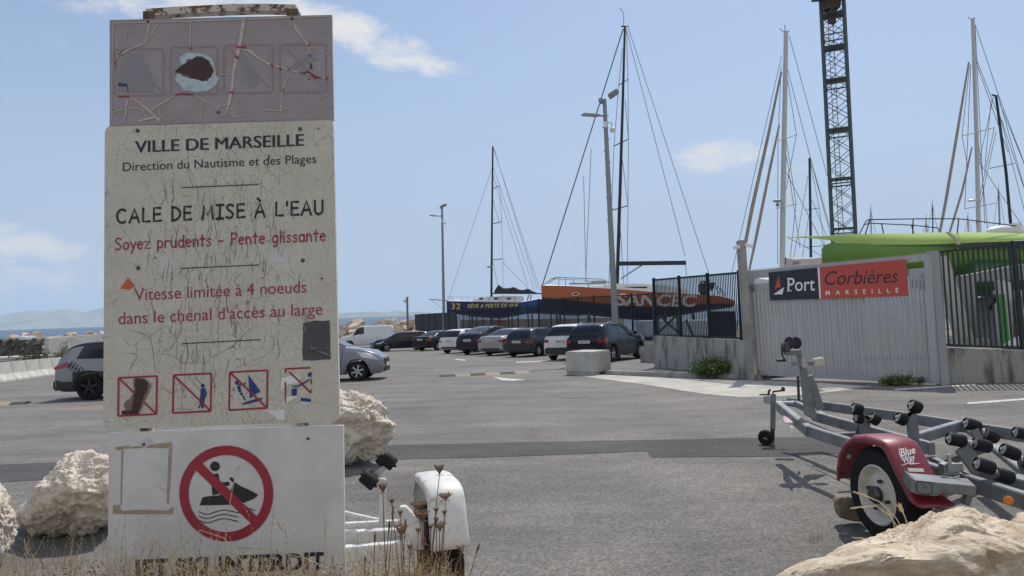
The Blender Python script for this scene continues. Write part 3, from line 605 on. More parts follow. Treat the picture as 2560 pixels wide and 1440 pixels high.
# far fence: equal bays along one line
def fy(u, K=30900.0): return K / (u - 690)
def fence(name, us, ytop, ybot, K, label, m, nb=17, solid=False, group=None):
    pts = [(P(u, ytop(u), fy(u, K)), P(u, ybot(u), fy(u, K))) for u in us]
    b0 = pts[len(pts) // 2][1]; t = thing(name, (b0.x, b0.y, b0.z), label, 'fence', group)
    for (a, b) in pts:
        MB().bar(V((a.x, a.y, b.z)), V((a.x, a.y, a.z + .04)), .085, .085, up=(1, 0, 0)).build('fence_post', m, t)
    for (a, b), (c, d) in zip(pts, pts[1:]):
        mb = MB(); A, B, C, D = V(a), V((a.x, a.y, b.z + .06)), V(c), V((c.x, c.y, d.z + .06))
        mb.bar(A + V((0, 0, -.03)), C + V((0, 0, -.03)), .05, .05); mb.bar(B, D, .05, .05)
        for k in range(1, nb):
            s = k / nb
            if solid: continue
            x, y = A.lerp(C, s), B.lerp(D, s); mb.bar(y, x, .022, .022, up=(1, 0, 0))
        if solid:
            n = 8
            for k in range(n):
                x0, x1, y0, y1 = A.lerp(C, k / n), A.lerp(C, (k + .86) / n), B.lerp(D, k / n), B.lerp(D, (k + .86) / n)
                nn = (C - A).cross(V((0, 0, 1))).normalized() * .05; mb.prism([y0, y1, x1, x0], nn)
        mb.build('bar_panel' if not solid else 'sheet_panel', m, t)
    return t
lin = lambda a, b: (lambda u: a[1] + (b[1] - a[1]) * (u - a[0]) / (b[0] - a[0]))
gb = lambda K: (lambda u: (lambda h: h)(779 - .035 * (u - 1280) + (.02 + (EYE) / fy(u, K)) * FPX))
fence('security_fence', [1632, 1579, 1529, 1484, 1444, 1409, 1376, 1346], lin((1346, 748), (1632, 733)), gb(30900), 30900, 'tall dark bar fence behind the parked cars, in front of the orange yacht', M_fence, 21)
fence('security_fence', [1346, 1319, 1294, 1270, 1247, 1226, 1207, 1190, 1173, 1157, 1140], lin((1140, 776), (1346, 762)), gb(30900), 30900, 'lower far stretch of dark bar fence under the navy yacht', M_fence, 15)
fence('sheet_fence', [1140, 1123, 1106, 1088, 1072, 1056, 1038], lin((1038, 786), (1140, 780)), gb(30900), 30900, 'dark corrugated sheet fence at the far end of the car row', M_fence, 8, True)
# near fence on its concrete wall
KN = 22660.0
fence('security_fence', [1634, 1697, 1768, 1847], lin((1634, 698), (1847, 679)), lin((1634, 842), (1847, 852)), KN, 'three bays of dark bar fence standing on the stained concrete wall', M_fence, 19)
def low_wall(pt, pb, Kd, label, m, thick=.25, name='concrete_wall'):
    a, b = P(*pt[0], Kd[0]), P(*pt[1], Kd[1]); mb = MB(); d = (b - a); n = V((d.y, -d.x, 0)).normalized() * thick
    if n.y < 0: n = -n
    pts = []
    k = 10
    for i in range(k + 1):
        p = a.lerp(b, i / k); pts.append((p, V((p.x, p.y, min(g(p.x, p.y), p.z) - .15))))
    rows = [[q for _, q in pts], [p for p, _ in pts], [p + n for p, _ in pts], [q + n for _, q in pts]]
    mb.grid(rows); mb.add([rows[j][0] for j in range(4)], [(0, 1, 2, 3)]); mb.add([rows[j][-1] for j in range(4)], [(3, 2, 1, 0)])
    return solo(mb, name, m, label, 'wall', bevel=0.012)
low_wall(((1632, 839), (1862, 851)), None, (fy(1632, KN) - .1, fy(1862, KN) - .1), 'low black-streaked concrete wall carrying the dark bar fence left of the gate', M_concst)
low_wall(((1600, 866), (1640, 862)), None, (29.4, 28.6), 'short low concrete plinth end behind the dark parked crossover', M_conc)
# gate
gl, gr = G(1885, 947), G(2330, 962)
SG, gn = wallplane(gl, gr)
t = thing('sliding_gate', (gl.x, gl.y, g(gl.x, gl.y)), 'wide pale grey metal sliding gate with upright slats, closed', 'gate')
gd = V((gr.x - gl.x, gr.y - gl.y, 0)).normalized()
def gbox(mb, x0, y0, x1, y1, x2, y2, x3, y3, off=0.0, th=.06):
    mb.prism([SG(x0, y0, off), SG(x1, y1, off), SG(x2, y2, off), SG(x3, y3, off)], gn * -th); return mb
gbox(MB(), 1866, 678, 2316, 635, 2317, 652, 1868, 698).build('top_beam', M_alu, t)
gbox(MB(), 1872, 712, 2320, 668, 2321, 684, 1873, 732).build('rail', M_alu, t)
gbox(MB(), 1866, 698, 1884, 696, 1899, 940, 1890, 940).build('gate_frame', M_alu, t)
gbox(MB(), 1893, 922, 2336, 944, 2338, 960, 1893, 938).build('bottom_beam', M_alu, t)
gbox(MB(), 2308, 637, 2326, 635, 2346, 960, 2330, 960, .07, .16).build('gate_frame', M_alu, t)
mb = MB()                                               # toothed strip along the top
for i in range(110):
    u = i / 110; x = 1867 + 449 * u; y = 677.5 - 42.8 * u; mb.add([SG(x, y, -.02), SG(x + 2.6, y - .25, -.02), SG(x + 1.3, y - 4.2, -.02)], [(0, 1, 2)])
mb.build('toothed_strip', M_alu, t)
rr = random.Random(5); mb = MB(); n = 46
for i in range(n):
    u0 = i / n; u1 = (i + (.985 if i < 28 else .93)) / n
    xa, xb = 1878 + 441 * u0, 1878 + 441 * u1; ya, yb = 731 - 46 * u0, 731 - 46 * u1
    xc, xd = 1893 + 443 * u0, 1893 + 443 * u1; yc, yd = 925 + 20 * u0, 925 + 20 * u1
    off = rr.uniform(-.012, .012); A, B, C, D = SG(xa, ya, off), SG(xb, yb, off), SG(xd, yd, off), SG(xc, yc, off); mid_t = (A + B) / 2 + gn * .022; mid_b = (C + D) / 2 + gn * .022
    q = (.28, .72); a2, b2, d2, c2_ = A.lerp(B, q[0]) + gn * .022, A.lerp(B, q[1]) + gn * .022, D.lerp(C, q[0]) + gn * .022, D.lerp(C, q[1]) + gn * .022
    mb.add([A, a2, b2, B, D, d2, c2_, C], [(0, 1, 5, 4), (1, 2, 6, 5), (2, 3, 7, 6)])
mb.build('slat_panel', M_alu, t)
MB().lathe([(.09, 0), (.09, .05)], SG(1920, 945, -.05), gn, 14).build('roller', M_bolt, t)
# shop board on the gate
SB = lambda x, y, off=0.0: SG(x, y, off + .07)
bt = thing('name_board', SB(2090, 745), 'black and orange-red board reading Port Corbières Marseille, fixed on the gate', 'sign')
M_navy = mat('board_black', (.018, .022, .032), .4); M_orr = mat('board_red', (.52, .075, .05), .4); M_wht = mat('board_white', (.78, .78, .76), .45)
def bquad(q, name, m, off=0.0, th=.02): return MB().prism([SB(x, y, off) for x, y in q], gn * -th).build(name, m, bt)
bquad([(1921, 681), (2043, 669), (2048, 747), (1925, 751)], 'black_half', M_navy)
bquad([(2049, 668), (2263, 648), (2271, 739), (2053, 747)], 'red_half', M_orr)
bquad([(2043.5, 669), (2048.5, 668.5), (2052.5, 747), (2048.5, 747)], 'white_divider', M_wht)
mfill(SB, [[(1947, 688), (1952, 718), (1937, 722)]], .004).build('red_sail', M_orr, bt); mfill(SB, [[(1960, 718), (1956, 736), (1933, 736)]], .004).build('white_sail', M_wht, bt)
mb = text_on(SB, 'Port', (1969, 728), (2037, 726), 33, .004, lean=0, bold=.006)
for x, y, w in [(1967, 696.5, 8), (1967.5, 727.5, 12)]: ribbon(mb, SB, [(x, y), (x + w, y - .8)], 2.0, .0045)
mb.build('lettering', M_wht, bt)
text_on(SB, 'Corbières', (2062, 713), (2245, 706), 34, .004, shear=.22).build('lettering', M_navy, bt)
text_on(SB, 'MARSEILLE', (2064, 738), (2246, 731), 11, .004, space=2.6, bold=.012).build('lettering', M_wht, bt)
# gate posts
def gpost(xt, yt, xb, yb, w, yy, name, m, label, sec=.28):
    a = P(xt, yt, yy); b = P(xb, yb, yy); b = V((b.x, b.y, g(b.x, b.y) - .05)); t = thing(name, b, label, 'post'); MB().bar(b, a, sec, sec, up=(0, -1, 0)).build('shaft', m, t, bevel=.012); return t, a, b
gp, pa, pb = gpost(1852, 601, 1876, 945, 18, 19.3, 'gate_post', M_conc, 'slim pale concrete gate post carrying two small cameras, left of the gate', .19)
mb = MB(); q = P(1846, 617, 19.2); mb.bar(q, q + V((-.12, -.1, -.02)), .1, .09); mb.build('camera', M_wht, gp); mb = MB(); q = P(1862, 612, 19.2); mb.bar(q, q + V((.2, -.03, -.05)), .07, .07); mb.build('camera', M_wht, gp)
gr2, pa, pb = gpost(2331, 627, 2357, 958, 20, 16.2, 'gate_post', M_grey, 'thick grey steel gate post between the gate and the right-hand fence', .19)
# fence at right of the gate, on a concrete wall
ra, rb = G(2352, 958), G(2700, 952); SR, rn = wallplane(ra, rb)
t = thing('security_fence', (ra.x, ra.y, ra.z), 'dark green bar fence right of the gate with the green boat behind it', 'fence')
def rpost(x0, y0, x1, y1, w=.085): a, b = SR(x0, y0), SR(x1, y1); MB().bar(b, a, w, w, up=(0, -1, 0)).build('fence_post', M_fencegreen, t)
rpost(2342, 626, 2359, 866); rpost(2532, 604, 2558, 874); rpost(2722, 584, 2756, 882)
mb = MB(); mb.bar(SR(2342, 631), SR(2722, 588), .05, .05); mb.bar(SR(2359, 862), SR(2756, 878), .05, .05)
for i in range(1, 15): u = i / 15; mb.bar(SR(2343 + 190 * u, 629 - 23 * u), SR(2359 + 199 * u, 864 + 8 * u), .03, .03, up=(0, -1, 0))
for i in range(1, 15): u = i / 15; mb.bar(SR(2533 + 190 * u, 606 - 20 * u), SR(2558 + 199 * u, 873 + 8 * u), .03, .03, up=(0, -1, 0))
mb.build('bar_panel', M_fencegreen, t)
a, b = SR(2344, 868), SR(2800, 884)
mb = MB(); k = 8; rows = [[], [], [], []]
for i in range(k + 1):
    p = a.lerp(b, i / k); q = V((p.x, p.y, g(p.x, p.y) - .4)); rows[0].append(q + rn * .12); rows[1].append(p + rn * .12); rows[2].append(p - rn * .14); rows[3].append(q - rn * .14)
mb.grid(rows); mb.add([r[0] for r in rows], [(0, 1, 2, 3)]); solo(mb, 'concrete_wall', M_concst, 'stained concrete wall under the green bar fence right of the gate', 'wall', bevel=.012)
# concrete block in the car park
p = G(1516, 937); q = G(1428, 934); d = V((.85, .52, 0)).normalized()
t0 = G(1478, 939); c = t0 + V((0, .75, .36)); ang = rad(40)
mb = MB(); mb.box((0, 0, .40), (1.02, 1.02, .64)); mb.box((0, .33, .04), (1.02, .36, .09)); mb.box((0, -.33, .04), (1.02, .36, .09))
o = solo(mb, 'concrete_block', mat('block_concrete', (.44, .435, .41), .92, var=.35, vscale=3, bump=.2), 'squat pale concrete ballast block in front of the dark crossover', 'block', bevel=.03)
o.location = (t0.x, t0.y + .72, g(t0.x, t0.y + .72)); o.rotation_euler = (0, 0, rad(-38))
# lamp posts
M_lampgrey = mat('lamp_post_grey', (.26, .27, .275), .45, .3)
def lamppost(label, base, topu, y, r0, r1, arm_px, floods, cam_px=None):
    a = P(*base, y); a.z = g(a.x, a.y); b = P(*topu, y); t = thing('lamp_post', a, label, 'lamp post', None)
    MB().tube([a, a.lerp(b, .5), b], [r0, (r0 + r1) / 2, r1], 12).build('pole', M_lampgrey, t, sm=40)
    mb = MB(); p1 = P(*arm_px[0], y); p2 = P(*arm_px[1], y - .3); mb.tube([p1, p2], r1 * .5, 8); mb.build('arm', M_lampgrey, t)
    p3 = P(*arm_px[2], y - .6); MB().bar(p2, p3, .3, .1).build('lamp_head', mat('lamp_head', (.42, .41, .38), .5), t, bevel=.03)
    for fa, fb in floods: MB().bar(P(*fa, y), P(*fb, y), .3, .22).build('floodlight', mat('floodlight_body', (.2, .21, .22), .4), t, bevel=.02)
    if cam_px:
        c = P(*cam_px, y - .1); mb = MB(); mb.ball(c, .13, 6); mb.tube([c, c + V((-.05, 0, .3)), c + V((-.22, 0, .34))], .035, 6); mb.bar(c + V((-.32, 0, .36)), c + V((-.32, 0, .1)), .14, .16); mb.build('camera', M_wht, t)
    mb = MB()
    for i in range(14):
        p = a.lerp(b, .35 + i * .045); mb.bar(p, p + V((.16 if i % 2 else -.16, 0, 0)), .03, .03)
    if r0 > .12: mb.build('climbing_pegs', M_lampgrey, t)
    return t
lamppost('tall grey lamp post with floodlights and dome camera beside the black yacht mast', (1541, 850), (1511, 248), 33.0, .15, .085, [(1516, 290), (1497, 289), (1456, 286)], [((1523, 242), (1544, 228)), ((1498, 254), (1506, 251))], (1532, 324))
lamppost('far slim grey lamp post left of the navy yacht', (1109, 800), (1105, 517), 74, .16, .1, [(1105, 540), (1092, 540), (1074, 538)], [((1103, 517), (1116, 511)), ((1100, 520), (1105, 518))], (1113, 558))
a = P(1019, 822, 88); a.z = g(a.x, a.y); b = P(1018, 742, 88); t = thing('camera_post', a, 'short brownish post with a bracketed camera above the rock breakwater', 'post')
MB().bar(a, b, .22, .22).build('shaft', mat('weathered_post', (.22, .19, .17), .8), t); c = P(1012, 752, 88); mb = MB(); mb.ball(c, .2, 6); mb.tube([b + V((0, 0, -.3)), c + V((0, 0, .4)), c], .05, 6); mb.build('camera', M_wht, t)
# speed bumps
M_yel = mat('bump_yellow', (.42, .33, .18), .85, var=.9, vscale=9, col2=(.20, .175, .13)); M_rub = mat('bump_rubber', (.055, .054, .052), .85, var=.5, vscale=12)
def bump(a, b, n, label, first=0):
    a, b = G(*a), G(*b); t = thing('speed_bump', a, label, 'speed bump'); d = (b - a); dn = d.normalized(); side = V((-dn.y, dn.x, 0)) * .24
    for i in range(n):
        p, q = a + d * (i / n), a + d * ((i + .985) / n); mb = MB(); rows = []
        for s, h in ((-1, .004), (-.55, .05), (0, .062), (.55, .05), (1, .004)): rows.append([V((x.x, x.y, g(x.x, x.y) + h)) + side * s for x in (p, q)])
        mb.grid(rows); mb.add([r[0] for r in rows], [(0, 1, 2, 3, 4)]); mb.add([r[1] for r in rows], [(4, 3, 2, 1, 0)]); mb.build('bump_segment', M_yel if (i + first) % 2 else M_rub, t)
bump((1100, 942), (1322, 932), 6, 'black and yellow rubber speed bump out in the middle of the car park')
bump((-120, 1018), (70, 1009), 5, 'worn black and yellow speed bump at the left edge near the pale crossover', 0)
# left background: barriers, walls, slabs
t0, t1 = G(-60, 966), G(205, 928); M_jers = mat('barrier_concrete', (.50, .485, .44), .9, var=.4, vscale=3, bump=.2)
d = (t1 - t0); n = 8; L = d.length / n; dn = d.normalized(); nn = V((-dn.y, dn.x, 0)); first = None
prof = [(-.3, 0), (-.3, .1), (-.12, .34), (-.08, .82), (.08, .82), (.12, .34), (.3, .1), (.3, 0)]
for i in range(n):
    if first is None:
        mb = MB(); mb.prism([nn * a_ + V((0, 0, b_)) for a_, b_ in prof], dn * (L * .985)); first = mb.build('concrete_barrier', M_jers, None, bevel=.01); o = first
    else: o = first.copy(); COL.objects.link(o)
    o.location = t0 + d * (i / n); tag(o, 'sloped pale concrete barrier block in the row left of the pale crossover', 'barrier', 'concrete barriers in a row')
low_wall(((122, 846), (262, 834)), None, (66, 74), 'plain pale concrete wall behind the grey crossover, by the sea', mat('pale_wall', (.46, .45, .42), .9, var=.4, vscale=.8), .4)
M_dkst = mat('dark_weathered_stone', (.10, .09, .08), .95, var=.9, vscale=1.4, bump=.8, bscale=4)
mb = MB(); a = P(-150, 858, 66); b = P(100, 848, 68); rows = []
for j in range(9):
    rows.append([])
    for i in range(40):
        p = a.lerp(b, i / 39); z0 = g(p.x, p.y) + .15; top = p.z
        rows[-1].append(V((p.x, p.y + j * .1 + .5 * noise.noise(V((i * .5, j * .7, 2))), z0 + (top - z0) * j / 8 + (.35 * noise.noise(V((i * .7, j * .6, 9))) if j else 0))))
rows.append([q + V((0, 4, -.3)) for q in rows[-1]]); mb.grid(rows); solo(mb, 'stone_wall', M_dkst, 'dark weathered rough stone wall at the far left shore', 'wall')
mb = MB(); mb.bar(P(-60, 898, 55), P(134, 889, 57), 2.2, .16); solo(mb, 'concrete_slab', mat('pale_slab', (.55, .53, .47), .9), 'long thin pale slab lying before the dark stone wall', 'slab')
mb = MB(); mb.bar(P(50, 845, 69), P(76, 845, 69), 1.6, .35); solo(mb, 'boat_cover', mat('white_cover', (.7, .7, .7), .6), 'small pale flat block on top of the dark stone wall', 'block', bevel=.06)
# ================================================================== boats, masts, crane
M_mblack = mat('mast_black', (.012, .014, .018), .35); M_mwhite = mat('mast_white', (.56, .55, .51), .45); M_wire = mat('rigging_wire', (.15, .16, .18), .5, .4); M_furl = mat('furled_sail', (.36, .31, .27), .8, var=.3, vscale=6)
M_gel = mat('white_gelcoat', (.72, .71, .69), .35); M_dglass = mat('dark_glazing', (.015, .017, .02), .15)
M_orange = mat('orange_hull', (.42, .115, .035), .4, var=.15, vscale=.8); M_antif = mat('dark_antifouling', (.022, .03, .042), .7); M_navyh = mat('navy_hull', (.018, .022, .10), .4); M_bluec = mat('blue_hull', (.012, .07, .22), .55, var=.2, vscale=.7)
M_lime = mat('lime_hull', (.36, .50, .10), .35, coat=.3); M_lime2 = mat('green_hull_side', (.13, .26, .03), .4, coat=.2)
M_pale_txt = mat('hull_letter_white', (.68, .66, .60), .5); M_ytxt = mat('hull_letter_yellow', (.62, .52, .10), .5)
def wires(t, lst, y, r=.02, name='shroud', m=None, dy=0.0):
    for a, b in lst: MB().tube([P(*a, y + (a[2] if len(a) > 2 else 0)) if len(a) < 3 else P(a[0], a[1], y + a[2]), P(b[0], b[1], y + (b[2] if len(b) > 2 else 0))], r, 5).build(name, m or M_wire, t)
def mast(t, pts, y, r0, r1, m, name='mast'):
    MB().tube([P(p[0], p[1], y) for p in pts], [r0 + (r1 - r0) * i / (len(pts) - 1) for i in range(len(pts))], 10, flat=.7).build(name, m, t, sm=50)
def spreaders(t, lst, y, m, r=.035, out=1.2):
    for a, b in lst: MB().tube([P(a[0], a[1], y - out), P(b[0], b[1], y + out)], r, 6).build('spreader', m, t)
def hull(t, prof_top, prof_bot, y, beam, m, m2=None, name='hull', wl=None, tr=1.0, under=M_antif):
    """side view in picture coordinates at distance y, given a beam in metres and rounded sections"""
    x0, x1 = prof_top[0][0], prof_top[-1][0]
    def at(pr, u):
        for (a, ya), (b, yb) in zip(pr, pr[1:]):
            if a <= u <= b: return ya + (yb - ya) * (u - a) / max(b - a, 1e-6)
        return pr[-1][1]
    rows = []; n = 36
    for i in range(n + 1):
        s = i / n; u = x0 + (x1 - x0) * s; w = beam / 2 * min(1, (1 - (1 - min(1, s / .62)) ** 2.0)) * (1 if s < .62 else 1 - (1 - tr) * ((s - .62) / .38))
        w = max(w, .03); T = P(u, at(prof_top, u), y); B = P(u, at(prof_bot, u), y); r = []
        for f, ww in ((0, 1.0), (.28, .99), (.52, .95), (.53, .948), (.72, .8), (.88, .5), (1, 0)):
            r.append(V((T.x, y - w * ww, T.z + (B.z - T.z) * f)))
        for f, ww in ((.88, .5), (.72, .8), (.53, .948), (.52, .95), (.28, .99), (0, 1.0)):
            r.append(V((T.x, y + w * ww, T.z + (B.z - T.z) * f)))
        rows.append(r)
    mb = MB(); k = len(rows[0]); vs = [p for r in rows for p in r]; o = 0
    for i in range(n):
        for j in range(k - 1):
            mb.k = 1 if 3 <= j <= 8 else 0
            mb.f.append((i * k + j, i * k + j + 1, (i + 1) * k + j + 1, (i + 1) * k + j)); mb.mi.append(mb.k)
    mb.v = [tuple(p) for p in vs]; mb.f.append(tuple((n) * k + j for j in range(k))); mb.mi.append(0)
    h = mb.build(name, [m, under], t, sm=40)
    mb = MB(); mb.grid([[rows[i][0] + V((0, .02, .01)), V((rows[i][0].x, y, rows[i][0].z + .10)), rows[i][-1] + V((0, -.02, .01))] for i in range(n + 1)]); mb.build('deck', M_gel, t)
    return rows
# --- orange racing yacht on the hard
Y = 66.0; o0 = P(1560, 800, Y); t = thing('racing_yacht', (o0.x, Y, g(0, Y)), 'big orange racing yacht with tall black mast, propped ashore behind the fence', 'sailboat')
rw = hull(t, [(1353, 714), (1420, 716), (1540, 725), (1640, 733), (1740, 738), (1790, 742), (1822, 752)], [(1353, 770), (1366, 772), (1470, 788), (1580, 800), (1680, 792), (1760, 778), (1822, 770)], Y, 4.4, M_orange, tr=.8)
def hull_text(t, txt, x0, x1, ybase, slope, cap, y, beam, m, **k):
    Sx = lambda px, py, off=0: P(px, py, y - beam / 2 - .04 - off)
    return text_on(Sx, txt, (x0, ybase), (x1, ybase + slope), cap, .0, **k).build('lettering', m, t)
hull_text(t, 'SANCEC', 1540, 1742, 763, 3, 28, Y, 4.4, M_pale_txt, bold=.03, shear=.15)
mb = MB(); pr = [(1470, 714), (1500, 712), (1530, 706), (1600, 706), (1660, 709), (1720, 722), (1720, 740), (1470, 726)]
mb.prism([P(x, y_ + 3, Y - .9) for x, y_ in pr], (0, 1.8, 0)); mb.build('coachroof', M_gel, t, bevel=.05)
MB().prism([P(x, y_, Y - .93) for x, y_ in [(1556, 717), (1620, 716.5), (1616, 720.5), (1580, 719.5)]], (0, .02, 0)).build('window', M_dglass, t)
c = P(1439, 735, Y - 1.75); Sp = lambda x, y_, o=0: P(x, y_, Y - 1.78 - o); pl_ = mfill(Sp, [disc_px((1439, 735), 9.5, 20, 4.2)], 0).build('port_light', M_gel, t); mfill(Sp, [disc_px((1439, 735), 7, 20, 2.6)], .02).build('port_glass', M_dglass, pl_)
mast(t, [(1542, 735), (1550, 480), (1557, 250), (1562, 68)], Y, .24, .13, M_mblack)
mast(t, [(1552, 66), (1572, 65)], Y, .09, .07, M_mblack, 'masthead')
MB().tube([P(1559, 66, Y), P(1559.5, 36, Y), P(1556, 28, Y), P(1548, 22, Y)], .025, 5).build('wind_vane', M_mblack, t)
MB().bar(P(1546, 659, Y), P(1715, 657, Y), .25, .36).build('boom', M_mblack, t, bevel=.03)
MB().tube([P(1552, 697, Y), P(1606, 662, Y)], .07, 6).build('boom_strut', M_lampgrey, t)
spreaders(t, [((1547, 213), (1570, 198)), ((1535, 365), (1571, 348)), ((1530, 526), (1570, 514))], Y, M_mblack, .05)
wires(t, [((1558, 72), (1356, 713))], Y, .05, 'forestay', M_mblack)
wires(t, [((1570, 68), (1774, 690)), ((1565, 70), (1713, 640)), ((1714, 657), (1716, 690)), ((1459, 440), (1465, 705)), ((1478, 372), (1464, 705)), ((1570, 198), (1571, 348)), ((1571, 348), (1570, 514)), ((1570, 514), (1568, 722)), ((1547, 213), (1535, 365)), ((1535, 365), (1529, 526)), ((1529, 526), (1522, 712)), ((1566, 75), (1570, 198)), ((1556, 120), (1547, 213)), ((1563, 250), (1571, 348)), ((1556, 400), (1570, 514)), ((1550, 560), (1560, 720))], Y, .026)
mb = MB(); L1 = [(1362, 710), (1379, 697), (1391, 693), (1510, 698), (1514, 722)]; L2 = [(1368, 711), (1390, 694)]
for pl in (L1, L2): mb.tube([P(a, b, Y - 1.2) for a, b in pl], .035, 5)
for x, ya, yb in [(1397, 694, 716), (1414, 694, 716), (1434, 700, 712), (1470, 698, 718)]: mb.tube([P(x, ya, Y - 1.2), P(x, yb, Y - 1.2)], .03, 5)
mb.tube([P(x, y_, Y + 1.2) for x, y_ in [(1380, 697), (1433, 699), (1470, 701), (1472, 716)]], .03, 5); mb.build('pulpit', M_lampgrey, t)
mb = MB(); mb.bar(P(1423, 709, Y), P(1480, 709, Y), .3, .14); mb.bar(P(1474, 704, Y), P(1530, 706, Y), .2, .1); mb.box(P(1498, 706, Y), (1.2, .8, .3)); mb.build('deck_gear', M_grey, t)
mb = MB(); rr = random.Random(8)
for i in range(12): mb.ball(P(1764 + rr.uniform(-10, 12), 720 + rr.uniform(-10, 12), Y - rr.uniform(0, 1)), .38, 4)
mb.build('dark_cover', M_mblack, t)
mb = MB()
for x in (1770, 1785, 1795, 1802): mb.tube([P(x, 690 + (x - 1770), Y), P(x + 14, 740, Y)], .05, 5)
mb.build('stern_frame', M_grey, t)
mb = MB()                               # cradle legs
for x in (1390, 1470, 1660, 1730):
    for s in (-1, 1):
        a = P(x, 778, Y + s * 1.6); b = V((a.x + .3, Y + s * 2.6, g(0, Y))); mb.bar(a, b, .16, .16)
    a = P(x, 782, Y); mb.bar(V((a.x + .3, Y - 2.6, g(0, Y) + .3)), V((a.x + .3, Y + 2.6, g(0, Y) + .3)), .18, .18)
mb.build('cradle', mat('cradle_steel', (.05, .07, .08), .6), t)
MB().prism([P(x, y_, Y - .2) for x, y_ in [(1590, 797), (1650, 795), (1640, 850), (1605, 850)]], (0, .4, 0)).build('keel', M_antif, t)
# --- navy yacht
Y = 92.0; o0 = P(1210, 780, Y); t = thing('sailing_yacht', (o0.x, Y, g(0, Y)), 'navy yacht numbered 32 with yellow lettering and a slim black mast', 'sailboat')
hull(t, [(1116, 753), (1180, 754), (1250, 756), (1310, 757)], [(1117, 781), (1180, 792), (1250, 797), (1310, 786)], Y, 3.6, M_navyh, tr=.75, under=M_navyh)
hull_text(t, '32', 1128, 1151, 773, 0, 14.5, Y, 3.6, M_ytxt); hull_text(t, 'RÊVE A PERTE DE VUE', 1169, 1296, 770, -2, 9.2, Y, 3.6, M_ytxt, bold=.012, shear=.12)
mb = MB(); mb.prism([P(x, y_, Y - 1.1) for x, y_ in [(1176, 755), (1192, 747), (1225, 742), (1270, 739), (1308, 741), (1313, 756)]], (0, 2.2, 0)); mb.build('coachroof', M_gel, t, bevel=.06)
mb = MB()
for x in (1203, 1240, 1272): mb.box(P(x, 746.5, Y - 1.11), (.5, .02, .22))
mb.build('window', M_dglass, t)
mast(t, [(1228.5, 742), (1230, 560), (1232, 366)], Y, .21, .15, M_mblack)
mb = MB(); top = [(1236, 728), (1246, 712), (1258, 721), (1272, 721), (1285, 718), (1296, 724), (1308, 726), (1320, 722), (1332, 729), (1348, 734)]; rows = [[P(x, y_, Y - .9) for x, y_ in top], [P(x, y_ - 1, Y) for x, y_ in top], [P(x, y_, Y + .9) for x, y_ in top], [P(x, 735, Y + 1.0) for x, y_ in top]]
rows = [[P(x, 735, Y - 1.0) for x, y_ in top]] + rows; mb.grid(rows); mb.build('awning', mat('dark_awning', (.035, .037, .042), .8), t)
MB().bar(P(1230, 733.5, Y), P(1357, 734, Y), .14, .14).build('boom', M_mblack, t)
spreaders(t, [((1230, 473), (1249, 464)), ((1230, 560), (1254, 554)), ((1229, 650), (1257, 647))], Y, M_mblack, .05, .5)
wires(t, [((1232, 415), (1122, 745)), ((1234, 372), (1351, 728)), ((1235, 372), (1342, 720)), ((1234, 420), (1336, 725)), ((1249, 464), (1254, 554)), ((1254, 554), (1257, 647)), ((1257, 647), (1258, 740)), ((1232, 500), (1249, 560)), ((1257, 655), (1320, 720)), ((1233, 440), (1320, 715)), ((1231, 650), (1244, 712))], Y, .022)
MB().tube([P(1073, 748, Y), P(1122, 752, Y)], .06, 6).build('bowsprit', M_lampgrey, t); wires(t, [((1078, 750), (1108, 774))], Y, .02, 'bobstay')
mb = MB()
for x in (1120, 1127, 1133, 1156, 1168, 1185, 1204, 1222, 1247, 1255, 1287): mb.tube([P(x, 741, Y - 1.2), P(x, 755, Y - 1.2)], .022, 5)
mb.tube([P(1118, 742, Y - 1.2), P(1290, 743, Y - 1.2)], .014, 5); mb.build('guard_rail', M_lampgrey, t)
mb = MB(); mb.ball(P(1224, 667, Y - .3), .28, 5, (1.3, 1, .4)); mb.build('radar', M_lampgrey, t)
mb = MB()
for x in (1140, 1180, 1230, 1280):
    a = P(x, 790, Y - 1.3); mb.bar(a, V((a.x, Y - 1.8, g(0, Y))), .2, .2); a = P(x, 790, Y + 1.3); mb.bar(a, V((a.x, Y + 1.8, g(0, Y))), .2, .2)
mb.build('cradle', MATS['cradle_steel'], t)
# --- blue hull between
Y = 80.0; o0 = P(1370, 790, Y); t = thing('motor_boat', (o0.x, Y, g(0, Y)), 'bright blue hull partly hidden by the orange yacht bow', 'boat')
hull(t, [(1300, 756), (1325, 752), (1345, 748), (1420, 750), (1500, 752)], [(1308, 785), (1330, 784), (1380, 786), (1440, 790), (1500, 785)], Y, 3.2, M_bluec, tr=.9, under=M_bluec)
mb = MB()
for x in (1330, 1400, 1470):
    for s in (-1, 1): a = P(x, 780, Y + s * 1.2); mb.bar(a, V((a.x, Y + s * 1.6, g(0, Y))), .2, .2)
mb.build('cradle', MATS['cradle_steel'], t)
mb = MB(); mb.tube([P(1318, 750, Y), P(1322, 738, Y), P(1328, 738, Y), P(1326, 751, Y)], .06, 5); mb.build('stern_frame', M_bluec, t)
